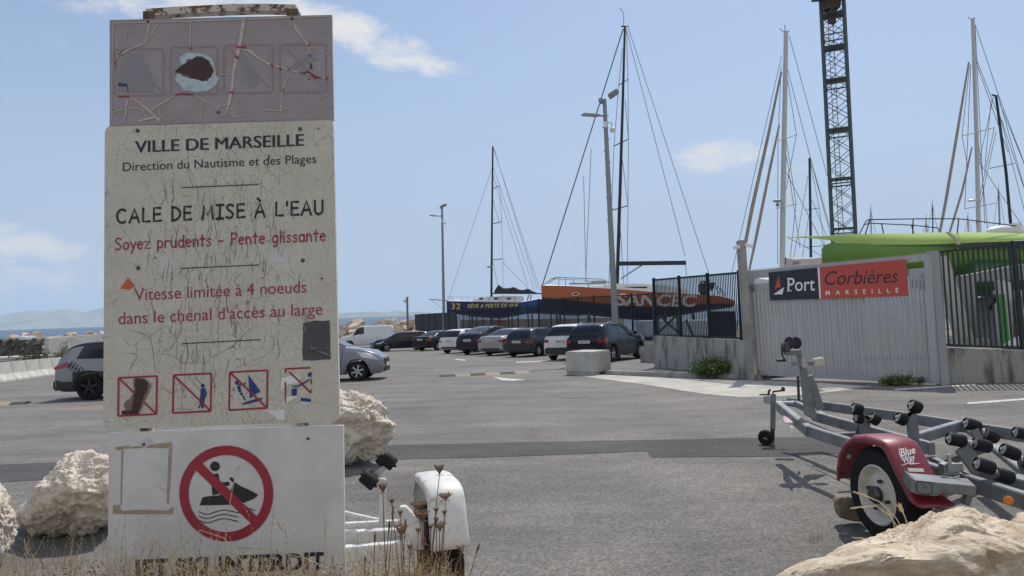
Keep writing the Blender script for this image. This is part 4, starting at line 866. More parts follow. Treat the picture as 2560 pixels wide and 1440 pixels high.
# --- white cabin boat low behind the fence, and yard clutter
def clutter(name, pts, y, dep, m, label, cat):
    mb = MB(); mb.prism([P(a, b, y) for a, b in pts], (0, dep, 0)); c = P(pts[0][0], pts[0][1], y)
    return solo(mb, name, m, label, cat, bevel=.05)
clutter('concrete_wall', [(1150, 800), (1560, 794), (1560, 860), (1150, 850)], 98, .5, mat('yard_wall', (.34, .32, .28), .9, var=.5, vscale=.4), 'long pale yard wall seen through the bar fence', 'wall')
for i, (x, y_, w, h, yy, c) in enumerate([(1235, 800, 30, 40, 72, (.25, .12, .07)), (1250, 822, 40, 25, 70, (.03, .035, .05)), (1375, 815, 45, 32, 58, (.02, .025, .035)), (1205, 812, 18, 30, 74, (.12, .12, .12))]):
    clutter('storage_crate', [(x, y_), (x + w, y_), (x + w, y_ + h), (x, y_ + h)], yy, 1.2, mat('crate_%d' % i, c, .8), ['rusty brown crate behind the far bar fence', 'low dark crate beside the rusty crate', 'dark bin behind the fence left of the white crossover', 'grey crate behind the far fence'][i], 'crate')
mb = MB(); Y = 46
wb = thing('work_boat', P(1700, 840, Y), 'pale blue and white boat low behind the wall-top fence bays', 'boat')
MB().prism([P(a, b, Y) for a, b in [(1600, 802), (1850, 800), (1840, 842), (1610, 842)]], (0, 2.4, 0)).build('hull', mat('pale_blue_hull', (.42, .52, .58), .5), wb, bevel=.1)
mb = MB()
for a, b in [((1642, 835), (1690, 790)), ((1650, 790), (1700, 835)), ((1645, 790), (1645, 850)), ((1695, 790), (1695, 850)), ((1660, 845), (1720, 845)), ((1715, 800), (1735, 845))]: mb.bar(P(*a, Y - 3), P(*b, Y - 3), .12, .12)
tr_ = mb.build('boat_trestle', MATS['cradle_steel']); tag(tr_, 'dark steel trestle standing before the pale blue boat behind the fence', 'trestle')
o = MB().prism([P(a, b, 22.5) for a, b in [(1775, 778), (1838, 778), (1840, 845), (1778, 845)]], (0, .06, 0)).build('metal_sheet', M_fence); tag(o, 'dark slatted sheet leaning inside the last wall-top fence bay', 'sheet')
# --- sailboats with white masts behind the gate
Y = 44.0; o0 = P(1960, 700, Y); t = thing('sailboat', (o0.x, Y, g(0, Y)), 'sailboat with thick white mast and two furled tan jibs left of the crane', 'sailboat')
hull(t, [(1860, 690), (1900, 700), (2000, 705), (2140, 700)], [(1870, 760), (1900, 790), (2000, 800), (2140, 770)], Y, 3.4, M_gel, tr=.8)
mast(t, [(1955, 705), (1958, 480), (1962, 260), (1965, 80)], Y, .215, .17, M_mwhite)
mb = MB(); mb.tube([P(1963, 82, Y), P(1962, 62, Y)], .02, 5); mb.tube([P(1949, 72, Y), P(1956, 78, Y), P(1974, 78, Y)], .02, 5); mb.build('wind_vane', M_mblack, t)
mb = MB(); mb.tube([P(1953, 180, Y), P(1920, 340, Y), P(1880, 520, Y), P(1861, 620, Y), P(1850, 690, Y)], [.06, .09, .11, .1, .06], 7); mb.build('furled_jib', M_furl, t, sm=60)
mb = MB(); mb.tube([P(1948, 312, Y), P(1925, 420, Y), P(1895, 570, Y), P(1868, 700, Y)], [.05, .08, .09, .06], 7); mb.build('furled_jib', M_furl, t, sm=60)
mb = MB(); mb.tube([P(1962, 655, Y), P(1985, 658, Y), P(2056, 652, Y)], [.3, .3, .22], 8); mb.build('sail_cover', mat('grey_sail_cover', (.45, .44, .43), .8, var=.3, vscale=3), t, sm=60)
text_on(lambda a, b, o=0: P(a, b, Y - .34), 'JEA', (1982, 661), (1998, 660), 7, 0, shear=.2).build('lettering', M_navyh, t)
spreaders(t, [((1945, 352), (1991, 337)), ((1941, 521), (1990, 510))], Y, M_mwhite, .035, .8)
wires(t, [((1973, 90), (2068, 440)), ((1968, 170), (2026, 395)), ((2026, 395), (2075, 570)), ((1954, 140), (1830, 680)), ((1966, 180), (1991, 337)), ((1991, 337), (1962, 490)), ((1960, 420), (2060, 615)), ((1963, 330), (1990, 510)), ((1990, 510), (1975, 650)), ((1945, 352), (1944, 660)), ((1953, 165), (1945, 352)), ((1960, 350), (2000, 620)), ((1963, 590), (2055, 640))], Y, .018)
mb = MB(); mb.ball(P(1943, 502, Y - .3), .22, 5, (1.2, 1, .45)); mb.ball(P(1944, 512, Y - .3), .12, 5); mb.build('radar', mat('radar_green', (.3, .36, .32), .5), t)
Y = 52.0; o0 = P(2026, 690, Y); t = thing('sailboat', (o0.x, Y, g(0, Y)), 'smaller sailboat with thin dark mast between the white mast and the crane', 'sailboat')
hull(t, [(1985, 700), (2030, 708), (2120, 705)], [(1990, 760), (2030, 790), (2120, 770)], Y, 2.8, M_gel, tr=.8); mast(t, [(2028, 710), (2026, 550), (2024, 395)], Y, .13, .11, M_mblack)
spreaders(t, [((2015, 525), (2048, 520)), ((2014, 618), (2060, 614))], Y, M_mblack, .025, .4); wires(t, [((2020, 440), (1980, 670)), ((2027, 400), (2082, 610)), ((2048, 520), (2065, 640)), ((2022, 540), (2000, 680)), ((2027, 410), (2048, 520)), ((2030, 500), (2070, 600))], Y, .018)
Y = 46.0; o0 = P(2447, 600, Y); t = thing('sailboat', (o0.x, Y, g(0, Y)), 'sailboat with tall pale mast and furled jibs above the green bow', 'sailboat')
hull(t, [(2360, 660), (2440, 664), (2640, 660)], [(2370, 760), (2440, 780), (2640, 750)], Y, 3.4, M_gel, tr=.8); mast(t, [(2449, 664), (2441, 330), (2432, 48)], Y, .17, .135, M_mwhite)
mb = MB(); mb.tube([P(2422, 155, Y), P(2395, 320, Y), P(2365, 500, Y), P(2348, 590, Y)], [.05, .08, .09, .07], 7); mb.build('furled_jib', M_furl, t, sm=60)
mb = MB(); mb.tube([P(2430, 368, Y), P(2405, 480, Y), P(2373, 585, Y)], [.04, .07, .06], 7); mb.build('furled_jib', M_furl, t, sm=60)
spreaders(t, [((2405, 340), (2486, 319)), ((2412, 522), (2492, 507))], Y, M_mwhite, .035, .8)
wires(t, [((2438, 62), (2497, 240)), ((2497, 240), (2580, 460)), ((2438, 66), (2462, 560)), ((2438, 140), (2490, 275)), ((2440, 155), (2520, 380)), ((2405, 340), (2420, 420)), ((2427, 160), (2412, 522)), ((2424, 165), (2405, 340)), ((2486, 319), (2448, 500)), ((2445, 400), (2494, 475)), ((2445, 340), (2470, 580)), ((2494, 475), (2560, 570)), ((2490, 330), (2440, 560))], Y, .018)
mb = MB(); mb.ball(P(2430, 501, Y - .3), .22, 5, (1.3, 1, .4)); mb.build('radar', M_gel, t)
mb = MB(); mb.tube([P(2420, 43, Y), P(2428, 48, Y), P(2438, 44, Y)], .02, 5); mb.build('wind_vane', M_mblack, t)
Y = 48.0; o0 = P(2530, 600, Y); t = thing('sailboat', (o0.x, Y, g(0, Y)), 'sailboat with leaning dark mast near the right edge', 'sailboat')
hull(t, [(2470, 660), (2540, 664), (2680, 660)], [(2480, 760), (2540, 780), (2680, 750)], Y, 3.0, M_gel, tr=.8); mast(t, [(2536, 664), (2515, 430), (2490, 240)], Y, .12, .1, M_mblack)
mast(t, [(2480, 237), (2494, 240)], Y, .07, .06, M_mblack, 'masthead'); spreaders(t, [((2474, 421), (2535, 409))], Y, M_mblack, .025, .4)
wires(t, [((2496, 242), (2575, 520)), ((2500, 290), (2590, 640)), ((2484, 240), (2440, 440)), ((2500, 260), (2585, 470)), ((2504, 300), (2560, 470)), ((2478, 250), (2462, 420))], Y, .018)
for x, yt, xb, w, m, lab in [(2177, 525, 2179, .11, M_mwhite, 'far pale mast just right of the crane foot'), (2315, 550, 2318, .12, M_mwhite, 'short far pale mast left of the slim dark one'), (2331, 513, 2333, .08, M_mblack, 'slim far dark mast above the green deck rail'), (2419, 543, 2426, .12, M_mwhite, 'stubby far mast under the radar dome'), (2496, 475, 2503, .11, M_furl, 'far brownish mast between the tall pale and dark masts')]:
    Y = 70.0; o0 = P(xb, 640, Y); t = thing('sailboat', (o0.x, Y, g(0, Y)), 'sailboat with ' + lab, 'sailboat')
    mast(t, [(xb + 1, 680), (x, yt)], Y, w, w * .8, m); hull(t, [(xb - 40, 674), (xb, 680), (xb + 60, 678)], [(xb - 36, 720), (xb, 730), (xb + 60, 720)], Y, 2.6, M_gel, tr=.8)
    wires(t, [((x, yt + 4), (xb - 34, 676)), ((x + 1, yt + 4), (xb + 30, 676))], Y, .016)
    mb = MB(); mb.tube([P(x - 4, yt - 3, Y), P(x, yt, Y), P(x + 1, yt - 14, Y)], .02, 4); mb.build('wind_vane', M_mblack, t)
# --- crane
Y = 62.0; M_cr = mat('crane_green', (.075, .098, .098), .65, var=.25, vscale=3); b = P(2116, 690, Y); a = P(2079, -30, Y)
b.z = g(0, Y); t = thing('tower_crane', b, 'dark green lattice tower crane mast rising above the boatyard', 'crane'); ax = (a - b); Ht = ax.length
ex = V((1, .35, 0)).normalized(); ey = V((-.35, 1, 0)).normalized(); hw = 1.0
cs = [(ex * sx + ey * sy) for sx, sy in ((-1, 0), (0, -1), (1, 0), (0, 1))]; cs = [c * 1.24 for c in cs]
for i, c in enumerate(cs): MB().bar(b + c, a + c, .22 if i == 1 else .16, .22 if i == 1 else .16, up=c).build('leg', M_cr, t)
mb = MB(); nb = 21; h = ax / nb
for i in range(nb):
    p0 = b + h * i; p1 = b + h * (i + 1)
    for k in range(4):
        c0, c1_ = cs[k], cs[(k + 1) % 4]; mb.bar(p0 + c0, p1 + c1_, .05, .05); mb.bar(p0 + c1_, p1 + c0, .05, .05)
        if i % 3 == 0: mb.bar(p0 + c0, p0 + c1_, .08, .10)
mb.build('lattice', M_cr, t)
for i in (3, 6, 9, 12, 15, 17, 19): MB().prism([b + h * (i + .3) + c * .95 for c in cs], (0, 0, .06)).build('landing', M_cr, t)
mb = MB(); 
for i in range(90): p = b + h * (i * nb / 90) + V((-.35, .2, 0)); mb.bar(p, p + V((.4, 0, 0)), .03, .03)
mb.bar(b + V((-.35, .2, 0)), a + V((-.35, .2, 0)), .04, .04); mb.bar(b + V((.05, .2, 0)), a + V((.05, .2, 0)), .04, .04); mb.build('ladder', M_cr, t)
c = P(2082, 8, Y); mb = MB(); mb.box(c + V((-.9, -1.0, .1)), (2.0, 1.4, .12))
for x in (-1.9, -1.2, -.5, .1): mb.bar(c + V((x, -1.7, .1)), c + V((x, -1.7, 1.2)), .06, .06)
mb.bar(c + V((-1.9, -1.7, .65)), c + V((.1, -1.7, .65)), .06, .06); mb.build('platform', M_cr, t)
mb = MB(); mb.box(P(2074, 14, Y) + V((0, -.2, .2)), (1.1, 1.1, 1.3), taper=1.3); mb.box(P(2079, 40, Y), (.5, .5, 1.2)); mb.build('winch_housing', M_rust, t)
# --- lime green multihull
Y = 27.0; o0 = P(2330, 750, Y); t = thing('racing_multihull', (o0.x, Y, g(0, Y)), 'lime green racing multihull with long pointed bow, raised on a boat lift', 'boat')
def loft(rows, name, m, sm=30): mb = MB(); mb.grid(rows); return mb.build(name, m, t, sm=sm)
US = [1962, 1990, 2030, 2060, 2075, 2090, 2120, 2150, 2200, 2260, 2320, 2400, 2480, 2560, 2640, 2720]
pl = lambda pts, u: next((a_[1] + (b_[1] - a_[1]) * (u - a_[0]) / (b_[0] - a_[0]) for a_, b_ in zip(pts, pts[1:]) if a_[0] <= u <= b_[0]), pts[-1][1])
yt = [(1962, 592), (2060, 590), (2150, 585.5), (2300, 582), (2450, 581), (2720, 584)]; yb = [(1962, 593.3), (2040, 596), (2070, 600), (2100, 607), (2150, 611), (2300, 612), (2450, 606.5), (2600, 598), (2720, 594)]
dt = [(1962, .98), (2060, .9), (2150, .6), (2300, .25), (2450, .15), (2720, .15)]; db = [(1962, .96), (2060, .86), (2150, .42), (2300, -.12), (2450, -.32), (2720, -.38)]
loft([[P(u, pl(yt, u), Y + pl(dt, u) + 1.4) for u in US], [P(u, pl(yt, u) - .6, Y + pl(dt, u) + .5) for u in US], [P(u, pl(yt, u), Y + pl(dt, u)) for u in US]], 'deck', M_lime)
rows_ = [[P(u, pl(yt, u) + (pl(yb, u) - pl(yt, u)) * f, Y + pl(dt, u) + (pl(db, u) - pl(dt, u)) * (f + .25 * math.sin(math.pi * f))) for u in US] for f in (0, .2, .4, .6, .8, 1)]
loft(rows_, 'upper_side', M_lime, 60)
UH = [2054, 2056, 2061, 2070, 2085, 2110, 2150, 2210, 2290, 2380, 2480, 2600, 2720]
hb = [(2054, 1.0), (2061, .82), (2085, .62), (2150, .38), (2290, .0), (2480, -.2), (2720, -.25)]; ht = [(2054, 622), (2061, 613), (2085, 605), (2110, 608), (2300, 611), (2480, 605), (2720, 594)]
loft([[P(u, pl(ht, u) + (686 - pl(ht, u)) * f, Y + pl(hb, u) + o) for u in UH] for f, o in ((0, .02), (.15, 0), (.4, .0), (.65, .06), (.82, .2), (.93, .42), (1.0, .8), (1.02, 1.4), (.6, 2.4), (0, 2.5))], 'main_hull', M_lime2, 70)
mb = MB(); mb.tube([P(2380, 690, Y + 1.2), P(2430, 692, Y), P(2620, 690, Y)], [.5, .62, .62], 12); mb.build('float', mat('deep_green_hull', (.035, .12, .03), .35), t, sm=60)
MB().prism([P(a, b_, Y - .45) for a, b_ in [(2330, 617), (2440, 610), (2640, 600), (2640, 620), (2440, 621)]], (0, .02, 0)).build('dark_stripe', M_dglass, t)
mb = MB(); mb.ball(P(2512, 580, Y + .6), .34, 8, (2.2, 1, .75)); mb.box(P(2530, 572, Y + .6), (.3, .6, .35)); mb.build('cockpit_hood', M_gel, t, sm=50)
mb = MB()
for pl, d in (([(2148, 586), (2165, 553), (2172, 549), (2300, 547), (2398, 547), (2540, 565)], .1), ([(2160, 562), (2175, 558), (2282, 563), (2345, 570), (2350, 583)], .8)): mb.tube([P(a, b_, Y + d) for a, b_ in pl], .02, 5)
for x0, y0, x1, y1, d in [(2283, 548, 2282, 585, .1), (2397, 547, 2393, 583, .1), (2204, 560, 2209, 585, .8), (2279, 563, 2284, 583, .8), (2175, 550, 2163, 586, .1)]: mb.tube([P(x0, y0, Y + d), P(x1, y1, Y + d)], .022, 5)
mb.build('pulpit', M_mblack, t)
mb = MB(); mb.prism([P(a, b_, Y - .36) for a, b_ in [(2364, 580), (2374, 580), (2400, 600), (2395, 608)]], (0, .03, 0)); mb.box(P(2395, 606, Y - .38), (.14, .06, .14)); mb.bar(P(2395, 608, Y - .4), P(2402, 850, Y - .4), .05, .02); mb.build('lifting_strap', mat('strap_web', (.5, .47, .3), .8), t)
# lift and machines behind the right fence
t = thing('boat_lift', P(2440, 860, 24), 'grey and green boat lift frame under the lime green hull', 'boat lift')
M_lgrey = mat('lift_grey', (.24, .25, .25), .5, var=.2, vscale=3)
for nm, q, d, dep, m in [('strut', [(2345, 640), (2372, 640), (2440, 862), (2400, 862)], 24, .3, mat('lift_pale', (.42, .41, .37), .6)), ('column', [(2400, 690), (2438, 690), (2444, 862), (2405, 862)], 24.6, .4, M_lgrey), ('beam', [(2380, 694), (2560, 660), (2700, 655), (2700, 690), (2560, 700), (2390, 706)], 25, .3, M_lgrey),
                         ('base', [(2390, 846), (2480, 848), (2480, 868), (2390, 868)], 23.5, .5, M_conc), ('column', [(2500, 700), (2530, 705), (2538, 872), (2520, 872)], 23, .3, mat('lift_white', (.5, .5, .48), .5))]:
    MB().prism([P(a, b_, d) for a, b_ in q], (0, dep, 0)).build(nm, m, t, bevel=.015)
MB().prism([P(a, b_, 22.9) for a, b_ in [(2502, 735), (2512, 735), (2526, 872), (2512, 872)]], (0, .1, 0)).build('green_band', mat('band_green', (.04, .28, .04), .5), t)
mb = MB(); mb.bar(P(2470, 775, 23.4), P(2505, 715, 23.4), .12, .12); mb.build('brace', M_mblack, t)
mb = MB()
for i in range(9): mb.bar(P(2532, 745 + i * 5, 22.9), P(2556, 745 + i * 5, 22.9), .03, .03)
for i in range(12): mb.bar(P(2534, 790 + i * 5, 22.9), P(2560, 790 + i * 5, 22.9), .03, .03)
mb.build('louvre', M_mblack, t)
mb = MB(); mb.prism([P(a, b_, 23) for a, b_ in [(2530, 725), (2600, 725), (2600, 872), (2540, 872)]], (0, 1, 0)); mb.build('engine_cabinet', mat('lift_white', (0, 0, 0)), t)
mb = MB(); mb.prism([P(a, b_, 28) for a, b_ in [(2432, 745), (2500, 742), (2560, 800), (2560, 868), (2436, 868)]], (0, 1.5, 0)); solo(mb, 'covered_dinghy', mat('grey_cover', (.16, .17, .185), .7), 'grey covered dinghy behind the fence right of the gate', 'boat', bevel=.1)
Y = 45; t = thing('motor_yacht', P(2470, 800, Y), 'white motor yacht seen through the right-hand fence bars', 'boat')
MB().prism([P(a, b_, Y) for a, b_ in [(2410, 742), (2620, 735), (2620, 800), (2425, 800)]], (0, 3, 0)).build('hull', M_gel, t, bevel=.1)
MB().prism([P(a, b_, Y + .3) for a, b_ in [(2420, 700), (2600, 695), (2610, 737), (2412, 743)]], (0, 2.4, 0)).build('cabin', M_gel, t, bevel=.08)
mb = MB()
for x in (2432, 2458, 2484, 2520, 2550): mb.box(P(x, 727, Y + .28), (.42, .04, .3))
mb.build('window', M_dglass, t)
# ================================================================== cars
M_tyre = mat('tyre_rubber', (.013, .013, .014), .85, spec=.25, bump=.3, bscale=80); M_plast = mat('black_plastic', (.022, .023, .025), .6); M_glass = mat('car_glass', (.008, .011, .014), .05, spec=.45)
M_rimsil = mat('alloy_silver', (.42, .43, .44), .35, .7); M_rimblk = mat('alloy_black', (.025, .025, .027), .4, .4); M_chrome = mat('chrome', (.6, .6, .6), .15, 1.0)
M_tail = mat('tail_lamp_red', (.28, .012, .015), .25, coat=.6); M_head = mat('headlamp_glass', (.5, .52, .55), .15, .3, coat=.8); M_plate = mat('number_plate_white', (.62, .62, .58), .5); M_ink = mat('plate_ink', (.03, .03, .03), .6); M_wellblk = mat('wheel_well', (.01, .01, .01), .9)
def paint(name, c, metal=.25, rough=.32): return mat(name, c, rough, metal, coat=.35, spec=.25)
def interp(pts, x):
    if x <= pts[0][0]: return pts[0][1]
    for i, ((a, ya), (b, yb)) in enumerate(zip(pts, pts[1:])):
        if a <= x <= b:
            t = (x - a) / max(b - a, 1e-6)
            m0 = (yb - pts[i - 1][1]) / (b - pts[i - 1][0]) if i > 0 else (yb - ya) / max(b - a, 1e-6)
            m1 = (pts[i + 2][1] - ya) / (pts[i + 2][0] - a) if i + 2 < len(pts) else (yb - ya) / max(b - a, 1e-6)
            sl = (yb - ya) / max(b - a, 1e-6); cl = lambda m: 0 if m * sl <= 0 else (math.copysign(min(abs(m), 3 * abs(sl)), sl))
            m0, m1 = cl(m0) if i > 0 else sl, cl(m1) if i + 2 < len(pts) else sl; h = b - a
            return ya * (2 * t ** 3 - 3 * t * t + 1) + h * m0 * (t ** 3 - 2 * t * t + t) + yb * (3 * t * t - 2 * t ** 3) + h * m1 * (t ** 3 - t * t)
    return pts[-1][1]
def car(loc, ang, L, W, top, belt, label, body, kind='hatch', wb=(.78, None), R=.31, zb=.2, roofm=None, clad=None, rim=None, ws=None, tailpos=None, plate='AB 123 CD', platez=None, sidewin=None, rearwin=None, windsc=None, rails=False, scale=1.0, group='cars parked in the car park', name='parked_car', spokes=5, taillow=None, headz=.66, cat='car', fogs=False):
    """x runs from the tail (0) to the nose (L); top, belt: (x, z) outlines of roof line and window sill"""
    rz = Matrix.Rotation(ang, 3, 'Z'); nrm = V((0, SLOPE, 1)).normalized(); q = V((0, 0, 1)).rotation_difference(nrm).to_matrix()
    t = thing(name, loc, label, cat, group, mrot=(q @ rz) * scale if False else q @ rz)
    if scale != 1.0: t.scale = (scale,) * 3
    xr = wb[0]; xf = wb[1] if wb[1] else L - .85
    xs = set(); n = int(L / .075)
    for i in range(n + 1): xs.add(round(L * i / n, 4))
    for xw in (xr, xf):
        for k in range(-9, 10): xs.add(round(xw + (R + .05) * math.sin(k / 9 * math.pi / 2), 4))
    xs = sorted(x for x in xs if 0 <= x <= L); xx = []
    for x in xs:
        if not xx or x - xx[-1] > .012: xx.append(x)
    xs = xx; hw = W / 2
    def sec(x):
        e = max(0, 1 - x / .35); f = max(0, 1 - (L - x) / .75); w = hw * (1 - .075 * e ** 2.2 - .17 * f ** 2.4)
        b_ = zb + .10 * max(0, 1 - x / .3) ** 2 + .06 * max(0, 1 - (L - x) / .35) ** 2; zs = interp(belt, x); zt = max(interp(top, x), zs + .015); h = zt - zs; ar = 0
        for xw in (xr, xf):
            d = abs(x - xw); ra = R + .055
            if d < ra: ar = max(ar, R - .0 + math.sqrt(ra * ra - d * d))
        k = min(1, h / .35); cw = .955 - .0 * k
        a1 = max(b_ + .02, ar); a2 = max(b_ + .10, ar + .015); a3 = max(b_ + .24, ar + .03); m_ = max((b_ + .24 + zs) / 2 + .03, ar + .05)
        return [(0, max(b_, ar * .98)), (w * .80, max(b_, ar * .99)), (w * .965, a1), (w * .99, a2), (w, a3), (w * .995, min(max(m_, a3 + .01), zs - .03)), (w * .968, zs), (w * (.93 - .0 * k), zs + .02 + .05 * h), (w * (.93 - .085 * k), zs + .45 * h), (w * (.93 - .175 * k), zs + .82 * h), (w * (.93 - .25 * k), zs + .955 * h), (w * .5, zt + .004), (0, zt + .012 * k)]
    secs = [sec(x) for x in xs]; m = len(secs[0])
    rows = [[V((x, -y, z)) for y, z in s] + [V((x, y, z)) for y, z in reversed(s[:-1])] for x, s in zip(xs, secs)]
    mb = MB(); mb.grid(rows)
    k = len(rows[0])
    cap0 = [p for p in rows[0]]; c0 = V((-.035, 0, (rows[0][4].z + rows[0][6].z) / 2)); mb.add(cap0 + [c0], [(i, (i + 1) % k, k) for i in range(k)])
    c1_ = V((L + .03, 0, (rows[-1][4].z + rows[-1][6].z) / 2)); mb.add(rows[-1] + [c1_], [((i + 1) % k, i, k) for i in range(k)])
    if roofm:
        mb.mi = []; i0 = 0
        for f in mb.f:
            zc = sum(mb.v[j][2] for j in f) / len(f); xc = sum(mb.v[j][0] for j in f) / len(f); mb.mi.append(1 if zc > interp(belt, xc) + .86 * (interp(top, xc) - interp(belt, xc)) and interp(top, xc) - interp(belt, xc) > .2 else 0)
    mb.build('body', [body, roofm] if roofm else body, t, local=True, sm=42, weld=True)
    def at(x, v):           # point on the right (-y) flank; v is a fractional section index
        s = sec(x); i = min(int(v), m - 2); f = v - i; return V((x, -(s[i][0] + (s[i + 1][0] - s[i][0]) * f), s[i][1] + (s[i + 1][1] - s[i][1]) * f))
    def patch(x0, x1, v0, v1, mt, nm, off=.006, par=t, sides=(-1, 1), nx=10, nv=5, x0t=None, x1t=None):
        for sd in sides:
            rws = []
            for i in range(nx + 1):
                r = []
                for j in range(nv + 1):
                    fv = j / nv; xa = x0 + ((x0t if x0t is not None else x0) - x0) * fv; xb = x1 + ((x1t if x1t is not None else x1) - x1) * fv
                    p = at(xa + (xb - xa) * i / nx, v0 + (v1 - v0) * fv); r.append(V((p.x, p.y - off, p.z + off * .3)) if sd < 0 else V((p.x, -p.y + off, p.z + off * .3)))
                rws.append(r)
            b = MB(); b.grid(rws); b.build(nm, mt, par, local=True, sm=60)
    def across(x0, x1, v0, mt, nm, up=.007, push=0.0, n=8):
        rws = []
        for i in range(n + 1):
            x = x0 + (x1 - x0) * i / n; pr = [at(x, v0 + (m - 1 - v0) * j / 6) for j in range(7)]; pr = [V((p.x + push, p.y, p.z + up)) for p in pr]; rws.append(pr + [V((p.x, -p.y, p.z)) for p in reversed(pr[:-1])])
        b = MB(); b.grid(rws); b.build(nm, mt, t, local=True, sm=60)
    if windsc: across(windsc[0], windsc[1], 9.4, M_glass, 'windscreen', push=.006)
    if rearwin: across(rearwin[0], rearwin[1], 9.35, M_glass, 'rear_window', push=-.008)
    for (a, b_, at_, bt_) in (sidewin or []): patch(a, b_, 7.15, 9.75, M_glass, 'side_window', x0t=at_, x1t=bt_)
    if clad:
        for a, b_ in ((0.03, xr - R - .06), (xr + R + .06, xf - R - .06), (xf + R + .06, L - .05)): patch(a, b_, 2, 4.15, clad, 'cladding', .008)
        for xw in (xr, xf): patch(xw - R - .06, xw + R + .06, 2.0, 4.9, clad, 'wheel_arch', .010, nx=22)
        b = MB(); b.box((-.03, 0, zb + .2), (.12, W * .86, .30)); b.build('bumper', clad, t, local=True, bevel=.04)
    # door lines, handles, mirrors
    b = MB()
    for xd in ((xr + .52, (xr + xf) / 2 + .1, xf - .55) if kind != 'van' else (xr + .6, (xr + xf) / 2 + .35, xf - .45)):
        for sd in (-1, 1):
            pts = [at(xd + .05 * (v - 4), v) for v in (3, 4, 5, 6, 7)]; b.add([V((p.x + dx, sd * (abs(p.y) + .0035), p.z)) for p in pts for dx in (0, .012)], [(2 * i, 2 * i + 1, 2 * i + 3, 2 * i + 2) for i in range(4)])
    b.build('door_gaps', M_wellblk, t, local=True)
    for xd in (xr + .62, (xr + xf) / 2 + .2):
        for sd in (-1, 1): p = at(xd, 5.6); b = MB(); b.box((p.x, sd * (abs(p.y) + .018), p.z), (.17, .03, .028)); b.build('door_handle', body if not clad else M_plast, t, local=True)
    xm = (windsc[0] if windsc else L - 1.6) - .28
    for sd in (-1, 1): p = at(xm, 7); b = MB(); b.box((p.x, sd * (abs(p.y) + .1), p.z + .08), (.14, .2, .14)); b.build('mirror', body if not clad else M_plast, t, local=True, bevel=.04)
    # wheels
    for xw in (xr, xf):
        for sd in (-1, 1):
            wh = MB(); wh.lathe([(R * .66, -.02), (R * .7, 0), (R * .92, .0), (R, .03), (R, .18), (R * .9, .21), (R * .6, .21)], (xw, sd * (hw - .015), R), (0, -sd, 0), 28, False); w = wh.build('wheel', M_tyre, t, local=True, sm=40)
            rm = MB(); c = V((xw, sd * (hw - .03), R)); rm.lathe([(R * .68, 0.0), (R * .62, .02), (R * .6, .09), (0, .09)], c, (0, -sd, 0), 28, False)
            rm.build('rim_dish', M_wellblk if rim != 'steel' else M_rimsil, w, local=True, sm=40)
            rm = MB(); rm.lathe([(R * .685, -.005), (R * .62, -.008), (R * .62, .02)], c, (0, -sd, 0), 28, False); rm.lathe([(R * .15, -.012), (0, -.012)], c, (0, -sd, 0), 12)
            for q_ in range(spokes):
                a = 2 * math.pi * q_ / spokes + .3; u = V((math.cos(a), 0, math.sin(a))); rm.bar(c + u * R * .1 + V((0, sd * .004, 0)), c + u * R * .64 + V((0, sd * .004, 0)), R * .17, .02, up=(0, 1, 0))
            rm.build('rim', {None: M_rimsil, 'black': M_rimblk, 'steel': M_rimsil}[rim], w, local=True)
    # lamps and plates
    if tailpos:
        x0, x1, v0, v1 = tailpos; patch(x0, x1, v0, v1, M_tail, 'tail_lamp', .012, nx=5, nv=3)
        for sd in (-1, 1):
            zz = at(0, (v0 + v1) / 2).z; hh = abs(at(0, v1).z - at(0, v0).z); b = MB(); b.box((-.012, sd * (hw * .79), zz), (.05, hw * .24, hh)); b.build('tail_lamp', M_tail, t, local=True, bevel=.012)
    pz = platez or .72
    b = MB(); b.box((-.045, 0, pz), (.02, .52, .12)); pl = b.build('number_plate', M_plate, t, local=True)
    vs, fs = text_mesh(plate, .02); x0 = min(v[0] for v in vs); x1 = max(v[0] for v in vs); b = MB(); b.add([V((-.0575, -( (vx - x0) / (x1 - x0) - .5) * -.42 * -1, pz - .035 + vy * .1)) for vx, vy in vs], fs); b.build('plate_text', M_ink, pl, local=True)
    b = MB(); b.box((-.03, 0, zb + .16), (.05, W * .72, .10)); b.build('rear_valance', M_plast, t, local=True, bevel=.02)
    patch(L - .62, L - .1, 5.25, 6.0, M_head, 'headlight', .012, nx=6, nv=3, x0t=L - .8, x1t=L - .22)
    b = MB(); b.box((L - .0, 0, headz - .06), (.08, W * .5, .14)); b.box((L - .0, 0, zb + .14), (.09, W * .62, .16)); b.build('grille', M_plast, t, local=True, bevel=.02)
    b = MB(); b.box((L + .05, 0, zb + .28), (.02, .5, .11)); b.build('number_plate', M_plate, t, local=True)
    if rails:
        for sd in (-1, 1):
            x0, x1 = rails; pts = [V((x, sd * W * .36, interp(top, x) + (.05 if 0 < i < 6 else -.02))) for i, x in enumerate([x0 + (x1 - x0) * j / 6 for j in range(7)])]; b = MB(); b.tube(pts, .022, 6); b.build('roof_rail', M_chrome, t, local=True)
    b = MB(); xa = interp([(0, 0), (1, 1)], .9); b.tube([V((L * .22, 0, interp(top, L * .22))), V((L * .22 - .1, 0, interp(top, L * .22) + .14))], .012, 5); b.build('aerial', M_plast, t, local=True)
    return t
